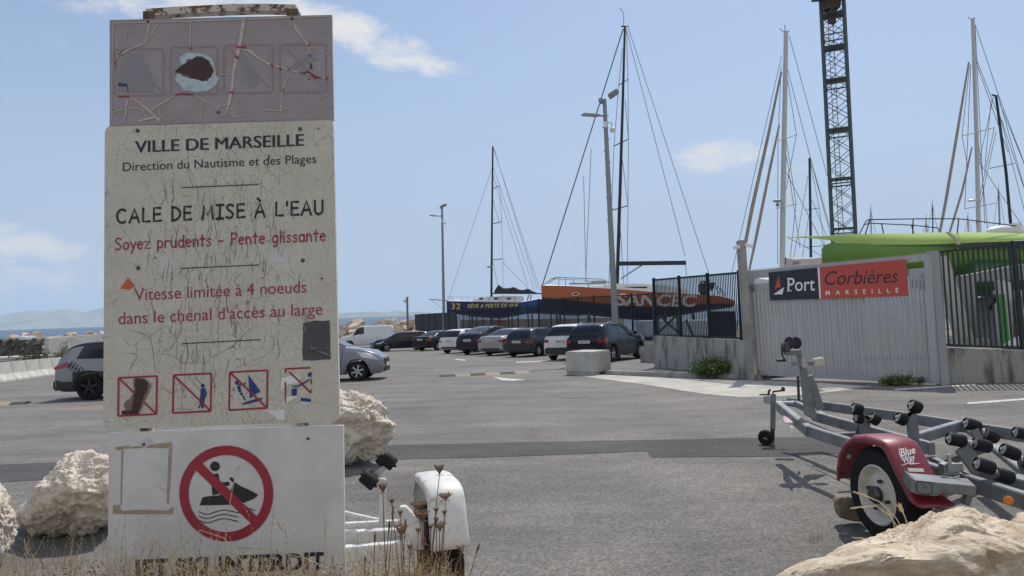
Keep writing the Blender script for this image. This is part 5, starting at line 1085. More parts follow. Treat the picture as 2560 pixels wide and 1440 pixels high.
HATCH = dict(L=4.2, W=1.77, top=[(0, .80), (.05, .98), (.28, 1.28), (.55, 1.42), (1.1, 1.47), (1.9, 1.47), (2.5, 1.38), (3.05, 1.12), (3.25, 1.02), (3.9, .90), (4.2, .74)], belt=[(0, .80), (.3, .97), (1.5, .95), (3.1, .93), (3.9, .82), (4.2, .66)],
             sidewin=[(.62, 1.45, .8, 1.38), (1.52, 2.78, 1.46, 2.45)], rearwin=(.06, .42), windsc=(3.12, 2.42), tailpos=(.02, .2, 5.1, 6.0), platez=.78, kind='hatch', wb=(.72, 3.36))
SUV = dict(L=4.35, W=1.83, top=[(0, .95), (.06, 1.12), (.25, 1.42), (.5, 1.56), (1.1, 1.61), (2.0, 1.60), (2.55, 1.52), (3.05, 1.26), (3.3, 1.13), (3.95, 1.03), (4.35, .84)], belt=[(0, .95), (.4, 1.08), (1.6, 1.05), (3.2, 1.03), (4.0, .94), (4.35, .76)],
           sidewin=[(.55, 1.5, .75, 1.45), (1.57, 2.85, 1.52, 2.5)], rearwin=(.05, .36), windsc=(3.18, 2.5), tailpos=(.02, .28, 5.15, 6.0), platez=.86, kind='suv', wb=(.78, 3.45), R=.345, zb=.24, clad=M_plast)
SEDAN = dict(L=4.6, W=1.78, top=[(0, .86), (.08, 1.02), (.5, 1.06), (.72, 1.08), (1.1, 1.25), (1.5, 1.40), (2.1, 1.45), (2.6, 1.42), (3.1, 1.2), (3.45, 1.02), (4.2, .9), (4.6, .72)], belt=[(0, .86), (.3, .95), (1.6, .95), (3.4, .92), (4.2, .82), (4.6, .65)],
             sidewin=[(1.0, 1.75, 1.35, 1.7), (1.82, 3.05, 1.77, 2.7)], rearwin=(.76, 1.44), windsc=(3.45, 2.68), tailpos=(.02, .25, 5.0, 6.0), platez=.82, kind='sedan', wb=(.92, 3.68))
def place(px, py, ang, spec, rear=True, side=-1, **k):
    """set the car down so that its rear (or front) wheel on the given side touches the picture point"""
    p = G(px, py); s = dict(spec); s.update(k); sc = s.get('scale', 1.0); L = s['L']; xw = s['wb'][0] if rear else (s['wb'][1] or L - .85)
    a = Matrix.Rotation(ang, 3, 'Z') @ V((xw * sc, side * (s['W'] / 2 - .1) * sc, 0)); o = p - a; return car(V((o.x, o.y, g(o.x, o.y))), ang, **s)
A = rad(90 - 36)
P_dark = paint('paint_midnight', (.006, .008, .016), .1); P_white = paint('paint_white', (.66, .66, .66), 0, .3); P_dgrey = paint('paint_dark_grey', (.028, .033, .038), .1); P_silver = paint('paint_silver', (.34, .335, .325), .5); P_black = paint('paint_black', (.004, .004, .006), .1); P_greyb = paint('paint_grey_blue', (.19, .20, .225), .45); P_grey = paint('paint_mid_grey', (.235, .245, .265), .2); P_mblue = paint('paint_dark_petrol', (.018, .022, .03), .4)
place(1530, 905, rad(90 - 33), SUV, side=-1, body=P_dark, label='dark blue crossover with silver roof rails, nearest in the row, behind the concrete block', rails=(.7, 2.4), scale=.97, plate='GD 477 TK')
place(1383, 900, rad(90 - 30), SUV, side=1, body=P_white, label='white boxy crossover with black bumper beside the dark blue one', scale=.97, plate='FM 557 HA')
place(1283, 891.5, rad(90 - 36), HATCH, side=1, body=P_dgrey, label='dark grey small hatchback between the silver saloon and white crossover', rim='steel', scale=.98, plate='CB 641 VT')
place(1223, 888, rad(90 - 36), SEDAN, side=1, body=P_silver, label='silver grey saloon with chrome boot strip in the row', plate='BX 218 LM')
place(1167, 885.5, rad(90 - 36), HATCH, side=1, body=P_black, label='tall black hatchback coupe between white hatchback and silver saloon', L=4.5, wb=(.85, 3.6), scale=1.07, plate='EP 903 QN', top=[(0, 1.0), (.1, 1.1), (.5, 1.22), (1.1, 1.42), (1.7, 1.52), (2.2, 1.5), (2.7, 1.42), (3.25, 1.15), (3.5, 1.04), (4.2, .92), (4.5, .76)], rearwin=(.2, 1.3), sidewin=[(1.0, 1.75, 1.3, 1.7), (1.82, 2.95, 1.77, 2.6)], windsc=(3.35, 2.65))
place(1118, 883, rad(90 - 36), HATCH, side=1, body=P_white, label='white rounded hatchback with black lower bumper, between two black cars', scale=1.02, plate='AR 350 DC')
place(1054, 876.5, rad(90 - 38), SEDAN, side=1, body=P_black, label='black saloon with glinting tail lamp, parked beside the white hatchback', scale=1.0, plate='CK 786 ZF')
place(967, 879, rad(180 + 22), HATCH, rear=False, side=1, body=P_mblue, label='dark estate car facing left with its front wheel toward us, before the silver van', L=4.6, W=1.81, wb=(.9, 3.65), scale=.98, top=[(0, .85), (.05, 1.02), (.25, 1.32), (.5, 1.42), (1.2, 1.46), (2.2, 1.46), (2.8, 1.38), (3.35, 1.12), (3.6, 1.0), (4.3, .9), (4.6, .72)], sidewin=[(.5, 1.2, .65, 1.15), (1.27, 2.1, 1.22, 2.05), (2.17, 3.1, 2.1, 2.75)], windsc=(3.45, 2.72), rearwin=(.05, .36), plate='DX 129 BL')
place(1000, 868, rad(90 - 60), HATCH, side=1, body=P_black, label='black car mostly hidden behind the dark estate', scale=1.0, plate='EL 402 KS')
car(V((P(986, 868, 75).x, 75, g(0, 75))), rad(180 + 10), 5.0, 1.95, [(0, 1.75), (.04, 1.86), (.15, 1.94), (.6, 1.97), (2.6, 1.98), (3.1, 1.92), (3.5, 1.62), (3.95, 1.25), (4.15, 1.14), (4.7, 1.02), (5.0, .82)], [(0, 1.12), (2, 1.14), (3.9, 1.1), (4.6, .95), (5.0, .74)], 'silver panel van facing left at the far end of the row', paint('paint_van_silver', (.60, .61, .62), .1), kind='van', wb=(.95, 4.1), R=.33, sidewin=[(2.75, 3.9, 2.75, 3.4)], windsc=(4.02, 3.2), rearwin=None, tailpos=(.01, .1, 5.4, 6.4), plate='FA 264 RP', cat='van', name='parked_van', scale=1.05, group='vehicles parked in the car park', headz=.75)
car(V((G(866, 862).x - .6, 82, g(0, 82))), rad(180 + 14), body=P_black, label='dark car just showing past the sign edge, behind the silver van', **HATCH)
# cars in the middle distance
place(895, 952, rad(1), HATCH, rear=False, side=-1, body=P_greyb, label='metallic grey hatchback nosing out from behind the sign', L=4.3, W=1.78, wb=(.8, 3.5), scale=.99, spokes=6, plate='CV 518 GW', top=[(0, .80), (.05, .98), (.28, 1.28), (.55, 1.42), (1.1, 1.47), (1.9, 1.47), (2.5, 1.38), (3.05, 1.14), (3.25, 1.05), (3.7, .98), (4.05, .86), (4.3, .70)], belt=[(0, .80), (.3, .97), (1.5, .95), (3.1, .94), (3.7, .88), (4.05, .76), (4.3, .62)])
rv = place(226, 1000, rad(8), SUV, rear=True, side=-1, body=P_grey, roofm=P_black, rim='black', label='pale grey crossover with black roof and bone-like stripe decal, left of the sign', L=4.6, W=1.86, wb=(.9, 3.6), R=.36, scale=.95, plate='FX 731 JD', tailpos=(.01, .36, 5.5, 6.0))
inv = INV[rv.name]
mb = MB()                              # fishbone stripes on the rear wing
def wing(x, z): return V((x, -.93 - .0035 - (-.012 if z > .95 else 0), z))
mb.bar(wing(.36, 1.02), wing(.74, .76), .012, .03, up=(0, 1, 0))
for i in range(5): x = .40 + i * .075; z = .99 - i * .052; mb.bar(wing(x - .05, z - .10), wing(x + .07, z + .10), .012, .028, up=(0, 1, 0))
mb.build('stripe_decal', M_plast, rv, local=True)
# the corner of a vehicle at the right edge
pe = G(2549, 948) + V((4.16, -.58, 0)); t = car(V((pe.x, pe.y, g(0, pe.y))), rad(172), body=paint('paint_grey_edge', (.24, .245, .25), .4), label='grey car corner just entering at the right edge by the wall', group='cars parked in the car park', **HATCH)
# ================================================================== trailers
M_red_f = mat('fender_red', (.215, .017, .03), .45, var=.3, vscale=5, coat=.3); M_whitem = mat('trailer_white', (.68, .67, .64), .45, var=.35, vscale=7); M_cream_r = mat('rim_cream', (.60, .56, .47), .5, var=.4, vscale=9)
M_roller = mat('black_rubber', (.012, .012, .014), .65, spec=.25, var=.3, vscale=20); M_rollin = mat('roller_core', (.5, .48, .43), .6); M_steel = mat('zinc_bright', (.45, .46, .46), .35, .6, var=.2, vscale=20); M_galvt = mat('galvanised_beam', (.20, .21, .215), .55, .2, var=.55, vscale=7, bump=.05)
M_whfen = mat('fender_white', (.66, .65, .62), .45, var=.5, vscale=11, col2=(.46, .36, .22), sharp=(.32, .44), coat=.1)
def fender(par, c, fw, nrm, prof, w, m, lip=.04, name='fender'):
    """a shell over a wheel: outline prof (s, z) along fw, set across the width w from the outer face"""
    cx_ = (sum(p[0] for p in prof) / len(prof), .2); rows = []
    for s, z in prof:
        d = V((s - 0, z - .28)); d.normalize(); o = lambda k, rr: c + fw * (s + d.x * rr) + V((0, 0, z + d.y * rr)) + nrm * k
        rows.append([o(w * .5, -lip), o(w * .5, -.012), o(w * .47, .0), o(w * .40, .010), o(0, .014), o(-w * .40, .010), o(-w * .47, 0), o(-w * .5, -.012)])
    mb = MB(); mb.grid(rows); ob = mb.build(name, m, par, sm=50)
    md = ob.modifiers.new('thickness', 'SOLIDIFY'); md.thickness = .008; md.offset = -1
    return ob
def wheel(par, c, nrm, R, w, rr, rim_m, tread=True, hubm=None):
    """outer face centred at c looking along nrm"""
    wh = MB(); p = [(rr, .0), (rr + .012, -.012), (R * .82, -.016), (R * .93, -.006), (R * .985, .02), (R, .045), (R, w - .045), (R * .985, w - .02), (R * .9, w), (rr, w)]
    wh.lathe(p, c, -nrm, 48, False); wo = wh.build('wheel', M_tyre, par, sm=35)
    if tread:
        tb = MB(); x = nrm.orthogonal().normalized(); y_ = nrm.cross(x)
        for k in range(44):
            a = 2 * math.pi * k / 44; u = x * math.cos(a) + y_ * math.sin(a); tt = nrm.cross(u)
            for j in range(4): tb.box(c - nrm * (w * (.2 + .2 * j)) + u * (R + .001), (.030, w * .15, .008), Matrix((tt, nrm, u)).transposed())
        tb.build('tread', M_tyre, wo)
    rb = MB(); rb.lathe([(rr + .006, -.006), (rr - .004, -.012), (rr - .014, -.004), (rr - .022, .03), (rr * .80, .045), (rr * .70, .03), (rr * .42, .02), (rr * .30, .006), (.001, .006)], c, -nrm, 40, False); ro = rb.build('rim', rim_m, wo, sm=40)
    hb = MB(); hb.lathe([(rr * .30, .0), (rr * .30, -.025), (rr * .22, -.045), (.001, -.045)], c, -nrm, 14); x = nrm.orthogonal().normalized(); y_ = nrm.cross(x)
    for k in range(4):
        a = math.pi / 2 * k + .5; q = c + (x * math.cos(a) + y_ * math.sin(a)) * rr * .5; hb.lathe([(.014, .0), (.014, -.028), (.001, -.028)], q - nrm * .018, -nrm, 6)
    hb.build('hub', hubm or M_bolt, wo); hb = MB()
    for k in range(8):
        a = math.pi / 4 * k + .2; q = c + (x * math.cos(a) + y_ * math.sin(a)) * rr * .62 - nrm * .026; hb.lathe([(.014, -.004), (.001, -.004)], q, nrm, 10)
    hb.build('rim_holes', M_wellblk, wo)
    return wo
def roller(par, A, B, y, r, core=None):
    a, b = (P(*A, y), P(*B, y)) if not isinstance(A, V) else (A, B); d = (b - a); L = d.length; d.normalize(); mb = MB()
    mb.lathe([(r * .74, .008), (r * .86, 0), (r * .96, .006), (r, L * .18), (r, L * .82), (r * .96, L - .006), (r * .86, L), (r * .74, L - .008)], a, d, 20, False); o = mb.build('roller', M_roller, par, sm=45)
    mb = MB(); mb.lathe([(r * .75, .012), (r * .75, L - .012)], a, d, 16); mb.lathe([(r * .2, -.012), (r * .2, L + .012)], a, d, 8); mb.build('roller_core', core or M_rollin, o)
    return o
def beam(par, pts, w, h, m, name='beam'):
    mb = MB(); q = [G(*p[:2], p[2]) for p in pts]
    for a, b in zip(q, q[1:]): mb.bar(a, b, w, h)
    return mb.build(name, m, par, bevel=.006)
# ---- red-fendered boat trailer
wc = G(2212, 1338); T1 = thing('boat_trailer', (3.4, 5.6, g(0, 5.6)), 'galvanised boat trailer with faded crimson mudguard, winch post and black keel rollers', 'boat trailer')
nrm = V((-.985, -.172, 0)).normalized(); fw = V((-.172, .985, 0)).normalized(); R = .318
hub = P(2193, 1229, 5.22); hub.z = g(hub.x, hub.y) + R
wheel(T1, hub, nrm, R, .185, .198, M_cream_r)
wctr = hub - nrm * .09; wctr = V((wctr.x, wctr.y, g(wctr.x, wctr.y)))
pf = [(.425, .335), (.42, .42), (.385, .53), (.31, .625), (.20, .685), (.06, .705), (-.08, .70), (-.14, .69), (-.18, .655), (-.25, .567), (-.32, .478), (-.38, .40), (-.41, .37), (-.47, .35)]
fd = fender(T1, wctr, fw, nrm, pf, .25, M_red_f)
fa, fb = wctr + fw * -.18 + V((0, 0, .655)), wctr + fw * -.38 + V((0, 0, .40)); fn = (fb - fa).cross(nrm).normalized()
if fn.y > 0: fn = -fn
Sf = plane_map((fa + fb) / 2 + fn * .0165, fn)
M_wink = mat('sticker_white', (.75, .75, .75), .4)
mb = text_on(Sf, 'Blue', (2253, 1141), (2289, 1133), 19, 0, bold=.02, lean=-.12); text_on(Sf, 'Way', (2257, 1159), (2288, 1150), 17, 0, mb=mb, bold=.02, lean=-.12); mb.build('lettering', M_wink, fd)
mb = MB(); ribbon(mb, Sf, [(2254, 1164), (2278, 1155), (2274, 1160), (2300, 1158)], [1, 3, 3, 1], .0004); ribbon(mb, Sf, [(2247, 1118), (2249, 1135), (2256, 1152)], [1, 2.5, 1], .0006); mb.build('swoosh', M_wink, fd)
mfill(Sf, [[(2268, 1170), (2308, 1171), (2311, 1180), (2272, 1179)]], .0004).build('reflector_strip', mat('strip_cream', (.62, .58, .45), .4), fd)
beam(T1, [(1948, 1016, .57), (2024, 1079, .465)], .07, .10, M_galvt, 'drawbar'); beam(T1, [(1968, 1004, .56), (2052, 1014, .50)], .07, .09, M_galvt, 'drawbar')
beam(T1, [(2022, 1077, .465), (2369, 1189, .43), (2700, 1297, .42)], .06, .10, M_galvt); beam(T1, [(2046, 1013, .50), (2240, 1040, .50), (2560, 1090, .49), (2760, 1122, .48)], .06, .10, M_galvt)
beam(T1, [(2035, 1040, .47), (2175, 1078, .46), (2330, 1122, .45)], .06, .10, M_galvt); beam(T1, [(1958, 1006, .54), (1990, 1010, .54), (2060, 1042, .48)], .05, .07, M_galvt)
beam(T1, [(2286, 1098, .47), (2402, 1063, .50)], .07, .09, M_galvt, 'cross_beam'); beam(T1, [(2090, 1090, .45), (2165, 1085, .45)], .05, .05, M_galvt, 'cross_beam'); beam(T1, [(2432, 1078, .50), (2490, 1118, .47), (2580, 1190, .43)], .10, .05, M_galvt, 'cross_beam')
beam(T1, [(2330, 1150, .36), (2420, 1195, .36), (2560, 1235, .36)], .05, .06, M_galvt, 'axle_beam')
mb = MB(); mb.bar(G(2230, 1200, .31), G(2490, 1110, .31), .06, .06); mb.build('axle', M_bolt, T1)
# bracket behind the mudguard
face = [(2274, 1192), (2288, 1201), (2441, 1216), (2441, 1241), (2357, 1233), (2342, 1241), (2292, 1236), (2275, 1229)]
MB().prism([P(x, y, 4.72) for x, y in face], V((.05, .17, .01))).build('mudguard_bracket', M_galvt, T1, bevel=.004)
mb = MB(); Sb = lambda x, y, o=0: P(x, y, 4.714 - o)
ribbon(mb, Sb, [(2296, 1204), (2326, 1207), (2330, 1211), (2330, 1232), (2326, 1236), (2298, 1233), (2292, 1228), (2292, 1210), (2296, 1204)], 1.6, 0); mb.add([Sb(*p) for p in disc_px((2314, 1218), 2, 8)], [tuple(range(8))]); mb.build('bracket_slot', M_wellblk, T1)
MB().bar(P(2420, 1236, 4.85), P(2412, 1262, 4.85), .045, .04).build('prop_leg', M_galvt, T1)
MB().prism([P(2120, 1131, 5.66), P(2128, 1128, 5.66), P(2128, 1166, 5.66), P(2120, 1168, 5.66)], V((.03, .12, 0))).build('mudguard_bracket', M_galvt, T1)
c = P(2120, 1140, 5.63); mb = MB(); mb.ball(c, .022, 6); mb.build('side_lamp', M_cream_r, T1)
q = G(2521, 1251, .42); qq = P(2521, 1251, q.y - .045); mb = MB(); mb.lathe([(.027, 0), (.027, .006), (.02, .010), (.001, .010)], qq, V((-.62, -.78, 0)), 20); mb.build('side_reflector', mat('reflector_orange', (.75, .22, .01), .25, coat=.5), T1)
MB().prism([G(x, y, .52) + V((-.04, -.05, 0)) for x, y in [(1964, 1034), (1986, 1052), (1986, 1068), (1964, 1048)]], V((.01, .012, 0))).build('warning_label', mat('label_faded', (.42, .30, .30), .6), T1)
# rollers with their stems
def stem(a, b, w=.05, h=.03, m=None): mb = MB(); mb.bar(a, b, w, h, up=(0, -1, 0)); mb.build('roller_stem', m or M_galvt, T1)
def GP(x, y, h): return G(x, y, h)
y1 = G(2164, 1085, .47).y
stem(P(2163, 1090, y1), P(2160, 1040, y1), .09); stem(P(2143, 1082, y1 + .1), P(2153, 1045, y1 + .1), .03, .03, M_bolt); stem(P(2147, 1030, y1), P(2176, 1048, y1), .03, .03)
for A, B in (((2131, 1019), (2154, 1026)), ((2138, 1043), (2156, 1046)), ((2177, 1042), (2196, 1053))): roller(T1, A, B, y1 - .03, .052)
y1 = G(2286, 1098, .49).y; stem(P(2286, 1104, y1), P(2276, 1030, y1), .085); stem(P(2262, 1046, y1), P(2284, 1022, y1), .03, .03)
for A, B in (((2276, 1011), (2300, 1022)), ((2243, 1042), (2264, 1052))): roller(T1, A, B, y1 - .04, .052)
y1 = 5.25
stem(P(2404, 1118, y1), P(2448, 1178, y1), .10); stem(P(2436, 1074, y1 + .35), P(2445, 1096, y1 + .35), .05)
def pair(a, b, c, d, y, r=.045):
    roller(T1, a, b, y, r); roller(T1, c, d, y, r); mb = MB(); mb.tube([P(*b, y), P(*c, y)], .013, 8); mb.build('roller_axle', M_steel, T1)
    m = ((b[0] + c[0]) / 2, (b[1] + c[1]) / 2); MB().bar(P(*m, y), P(m[0] + 6, m[1] + 24, y + .03), .035, .05).build('roller_stem', M_galvt, T1)
pair((2370, 1096), (2411, 1103), (2434, 1108), (2474, 1118), 5.25); pair((2412, 1057), (2448, 1068), (2462, 1084), (2492, 1096), 5.65); pair((2440, 1158), (2482, 1171), (2490, 1184), (2530, 1196), 4.85); pair((2506, 1122), (2544, 1138), (2556, 1150), (2592, 1164), 5.2); roller(T1, (2536, 1080), (2580, 1088), 5.8, .045)
beam(T1, [(2448, 1180, .42), (2590, 1222, .40)], .12, .10, M_galvt, 'cross_beam')
mb = MB(); mb.box(P(2372, 1172, 5.05), (.10, .07, .07)); mb.box(P(2386, 1168, 5.0), (.10, .03, .05)); mb.lathe([(.014, 0), (.014, .10)], P(2374, 1174, 5.02), (0, 0, 1), 8); mb.tube([P(2352, 1190, 4.85), P(2378, 1196, 4.85), P(2398, 1190, 4.86)], .006, 5); mb.build('clamp', M_steel, T1)
mb = MB(); mb.tube([P(2318, 1145, 5.1), P(2370, 1165, 5.1), P(2430, 1190, 5.0), P(2480, 1206, 4.9)], .008, 6); mb.tube([G(2306, 1262, .08), G(2370, 1275, .03), G(2440, 1290, .02)], .006, 5); mb.tube([G(2015, 1052, .42), G(2075, 1078, .40), G(2150, 1105, .4)], .007, 5); mb.build('brake_cable', M_bolt, T1)
# winch post
yw = 7.75; A_, B_ = P(2034, 1040, yw), P(1992, 886, yw + .1)
MB().prism([P(x, y, yw) for x, y in [(2000, 925), (1992, 886), (2004, 886), (2018, 925), (2040, 1030), (2041, 1052), (2012, 1038)]], V((.012, .05, 0))).build('winch_post', M_galvt, T1, bevel=.004)
MB().bar(P(2022, 940, yw + .06), P(2052, 1024, yw + .06), .03, .08, up=(1, 0, 0)).build('winch_post_flange', M_galvt, T1); MB().prism([P(x, y, yw + .08) for x, y in [(2015, 938), (2024, 942), (2050, 1022), (2032, 1014)]], V((.0, .01, 0))).build('winch_post_web', M_galvt, T1)
MB().prism([P(x, y, yw - .04) for x, y in [(1962, 878), (2003, 875), (2004, 889), (1966, 888)]], V((0, .12, 0))).build('winch_bracket', M_galvt, T1, bevel=.004)
wn = MB(); wn.box(P(1964, 868, yw), (.07, .10, .09)); wn = wn.build('winch', M_bolt, T1, bevel=.01)
for px, k in ((1975, 0), (1991, .02)): mb = MB(); mb.lathe([(.062, 0), (.062, .01), (.05, .014), (.03, .014)], P(px, 857, yw), V((-.8, -.6, 0)), 24); mb.build('drum_flange', M_plast, wn)
mb = MB(); mb.lathe([(.035, 0), (.035, .09)], P(1990, 861, yw), V((-.95, -.3, 0)), 16); mb.build('drum', M_plast, wn)
mb = MB(); mb.tube([P(1954, 868, yw), P(1955, 888, yw), P(1963, 900, yw)], .009, 6); mb.build('crank', M_bolt, wn); MB().tube([P(1942, 901, yw), P(1965, 901, yw)], .013, 8).build('crank_handle', M_plast, wn)
MB().bar(P(1982, 910, yw - .05), P(2040, 907, yw - .05), .03, .04).build('bow_stop_arm', M_galvt, T1); mb = MB(); mb.prism([P(x, y, yw - .1) for x, y in [(2035, 898), (2062, 893), (2065, 914), (2038, 920)]], V((0, .08, 0))); mb.build('bow_stop', M_rollin, T1, bevel=.012)
mb = MB(); mb.prism([P(x, y, yw - .07) for x, y in [(2006, 893), (2014, 896), (2020, 914), (2012, 922), (2004, 914)]], V((0, .03, 0))); mb.build('strap', mat('old_strap', (.45, .42, .34), .9), T1)
MB().bar(P(1995, 940, yw + .3), P(1997, 1002, yw + .3), .022, .022).build('red_rod', mat('rod_rust_red', (.09, .045, .04), .7), T1)
# jockey wheel and coupling
yj = G(1913, 1112).y; mb = MB(); mb.tube([P(1933, 985, yj), P(1932, 1072, yj)], .032, 12); mb.build('jockey_tube', M_galvt, T1, sm=40); MB().tube([P(1932, 1066, yj), P(1930, 1108, yj)], .027, 10).build('jockey_fork', M_plast, T1, sm=40)
c = P(1914, 1094, yj - .03); c.z = g(c.x, c.y) + .092; mb = MB(); mb.lathe([(.03, -.03), (.06, -.03), (.075, -.035), (.092, -.02), (.092, .02), (.075, .035), (.06, .03), (.03, .03)], c, V((-.75, -.66, 0)), 24); mb.build('jockey_wheel', M_tyre, T1, sm=40)
mb = MB(); mb.bar(c + V((-.03, -.04, 0)), P(1932, 1104, yj - .05), .03, .012); mb.build('jockey_arm', M_steel, T1)
mb = MB(); mb.tube([P(1933, 985, yj), P(1933, 979, yj), P(1958, 976, yj)], .012, 6); mb.lathe([(.02, 0), (.026, .02), (.018, .05)], P(1958, 978, yj), (0, 0, 1), 10); mb.build('jockey_handle', M_plast, T1)
mb = MB(); mb.prism([P(x, y, yj - .02) for x, y in [(1909, 991), (1926, 989), (1930, 1004), (1928, 1010), (1910, 1008)]], V((.02, .09, 0))); mb.build('coupling_head', M_steel, T1, bevel=.01)
mb = MB(); mb.tube([P(1899, 987, yj), P(1920, 986, yj)], .01, 6); mb.tube([P(1922, 988, yj), P(1922, 978, yj), P(1926, 974, yj)], .014, 6); mb.build('coupling_lever', M_plast, T1)
mb = MB(); mb.bar(G(1940, 1006, .58), G(1985, 1006, .58), .12, .02); mb.build('coupling_plate', M_steel, T1)
c = P(1948, 1018, yj - .5); mb = MB(); mb.lathe([(.018, 0), (.018, .006), (.001, .006)], c, V((-.5, -.86, 0)), 12); mb.build('side_reflector', MATS['reflector_orange'], T1)
# ---- white trailer half hidden by the sign
T2 = thing('boat_trailer', (-.7, 4.6, g(0, 4.6)), 'small white boat trailer with chipped mudguard and black twin roller, half hidden by the sign', 'boat trailer')
yy = 4.25
def wbar(a, b, w, h, y0=yy, y1=None, nm='beam', m=None): MB().bar(P(*a, y0), P(*b, y1 or y0), w, h).build(nm, m or M_whitem, T2, bevel=.005)
wbar((700, 1350), (1004, 1335), .06, .065, 4.35); wbar((700, 1398), (1030, 1372), .06, .085, 4.12); wbar((760, 1260), (950, 1303), .03, .025, 4.6); wbar((760, 1318), (1002, 1306), .04, .03, 4.5)
MB().prism([P(x, y, 4.14) for x, y in [(998, 1268), (1013, 1267), (1058, 1314), (1060, 1374), (1030, 1378), (1028, 1350), (1004, 1318)]], V((0, .05, 0))).build('mudguard_bracket', M_whitem, T2, bevel=.004)
wbar((956, 1304), (957, 1196), .036, .036, 4.5, nm='roller_post'); wbar((937, 1190), (970, 1162), .045, .03, 4.46, nm='roller_cradle', m=M_steel)
for A, B in (((956, 1140), (986, 1164)), ((906, 1187), (938, 1214))): roller(T2, A, B, 4.4, .04, M_roller)
for A, B in (((946, 1142), (966, 1158)), ((912, 1180), (926, 1192))): roller(T2, A, B, 4.5, .036, M_roller)
fw2 = V((-.27, .963, 0)).normalized(); n2 = V((.963, .27, 0)).normalized(); hub2 = P(1103, 1440, 4.36); hub2 = V((hub2.x, hub2.y, g(hub2.x, hub2.y) + .285))
wheel(T2, hub2 - n2 * .085, -n2, .285, .17, .165, M_rust, True, M_rust)
w2 = V((hub2.x, hub2.y, g(hub2.x, hub2.y)))
pf2 = [(.36, .28), (.37, .45), (.34, .60), (.26, .68), (.1, .70), (-.14, .70), (-.21, .685), (-.255, .64), (-.28, .56), (-.315, .49), (-.33, .43), (-.335, .395)]
fender(T2, w2, fw2, -n2, pf2, .205, M_whfen)
# ================================================================== rocks
def rockmat(name, c1, c2, c3, sc=5, bump=.6, bs=16, stretch=(1, 1, 1.6)):
    m = mat(name, c1, .95, var=1, vscale=sc, col2=c2, bump=bump, bscale=bs, stretch=stretch, detail=10, sharp=(.30, .62)); t, b = nodes(m)
    link = b.inputs['Base Color'].links[0].from_socket; tcn = t.nodes.new('ShaderNodeTexCoord')
    n = t.nodes.new('ShaderNodeTexNoise'); n.inputs['Scale'].default_value = sc * 2.3; n.inputs['Detail'].default_value = 7; n.inputs['Roughness'].default_value = .7; t.links.new(tcn.outputs['Object'], n.inputs['Vector'])
    r = t.nodes.new('ShaderNodeValToRGB'); r.color_ramp.elements[0].position = .56; r.color_ramp.elements[1].position = .70; t.links.new(n.outputs['Fac'], r.inputs[0])
    mx = t.nodes.new('ShaderNodeMix'); mx.data_type = 'RGBA'; t.links.new(r.outputs[0], mx.inputs['Factor']); t.links.new(link, mx.inputs['A']); mx.inputs['B'].default_value = (*c3, 1)
    vo = t.nodes.new('ShaderNodeTexVoronoi'); vo.inputs['Scale'].default_value = bs * .55; t.links.new(tcn.outputs['Object'], vo.inputs['Vector'])
    pr = t.nodes.new('ShaderNodeMapRange'); t.links.new(vo.outputs['Distance'], pr.inputs['Value']); pr.inputs['From Min'].default_value = .04; pr.inputs['From Max'].default_value = .16; pr.inputs['To Min'].default_value = .35; pr.inputs['To Max'].default_value = 1
    n2_ = t.nodes.new('ShaderNodeTexNoise'); n2_.inputs['Scale'].default_value = sc * .9; t.links.new(tcn.outputs['Object'], n2_.inputs['Vector']); g2 = t.nodes.new('ShaderNodeMath'); g2.operation = 'GREATER_THAN'; g2.inputs[1].default_value = .56; t.links.new(n2_.outputs['Fac'], g2.inputs[0])
    mm = t.nodes.new('ShaderNodeMix'); mm.data_type = 'FLOAT'; t.links.new(g2.outputs[0], mm.inputs['Factor']); mm.inputs['A'].default_value = 1; t.links.new(pr.outputs[0], mm.inputs['B'])
    sc_ = t.nodes.new('ShaderNodeVectorMath'); sc_.operation = 'SCALE'; t.links.new(mx.outputs['Result'], sc_.inputs[0]); t.links.new(mm.outputs[0], sc_.inputs['Scale']); t.links.new(sc_.outputs[0], b.inputs['Base Color'])
    return m
M_rock = rockmat('limestone', (.70, .63, .53), (.43, .36, .28), (.72, .68, .60), 6, 1.0, 20); M_rock2 = rockmat('limestone_tan', (.74, .63, .48), (.42, .30, .19), (.76, .68, .56), 7, 1.6, 17, (.7, .7, 2.6)); M_rockb = rockmat('brown_stone', (.24, .19, .13), (.15, .115, .075), (.28, .235, .17), 6, .5)
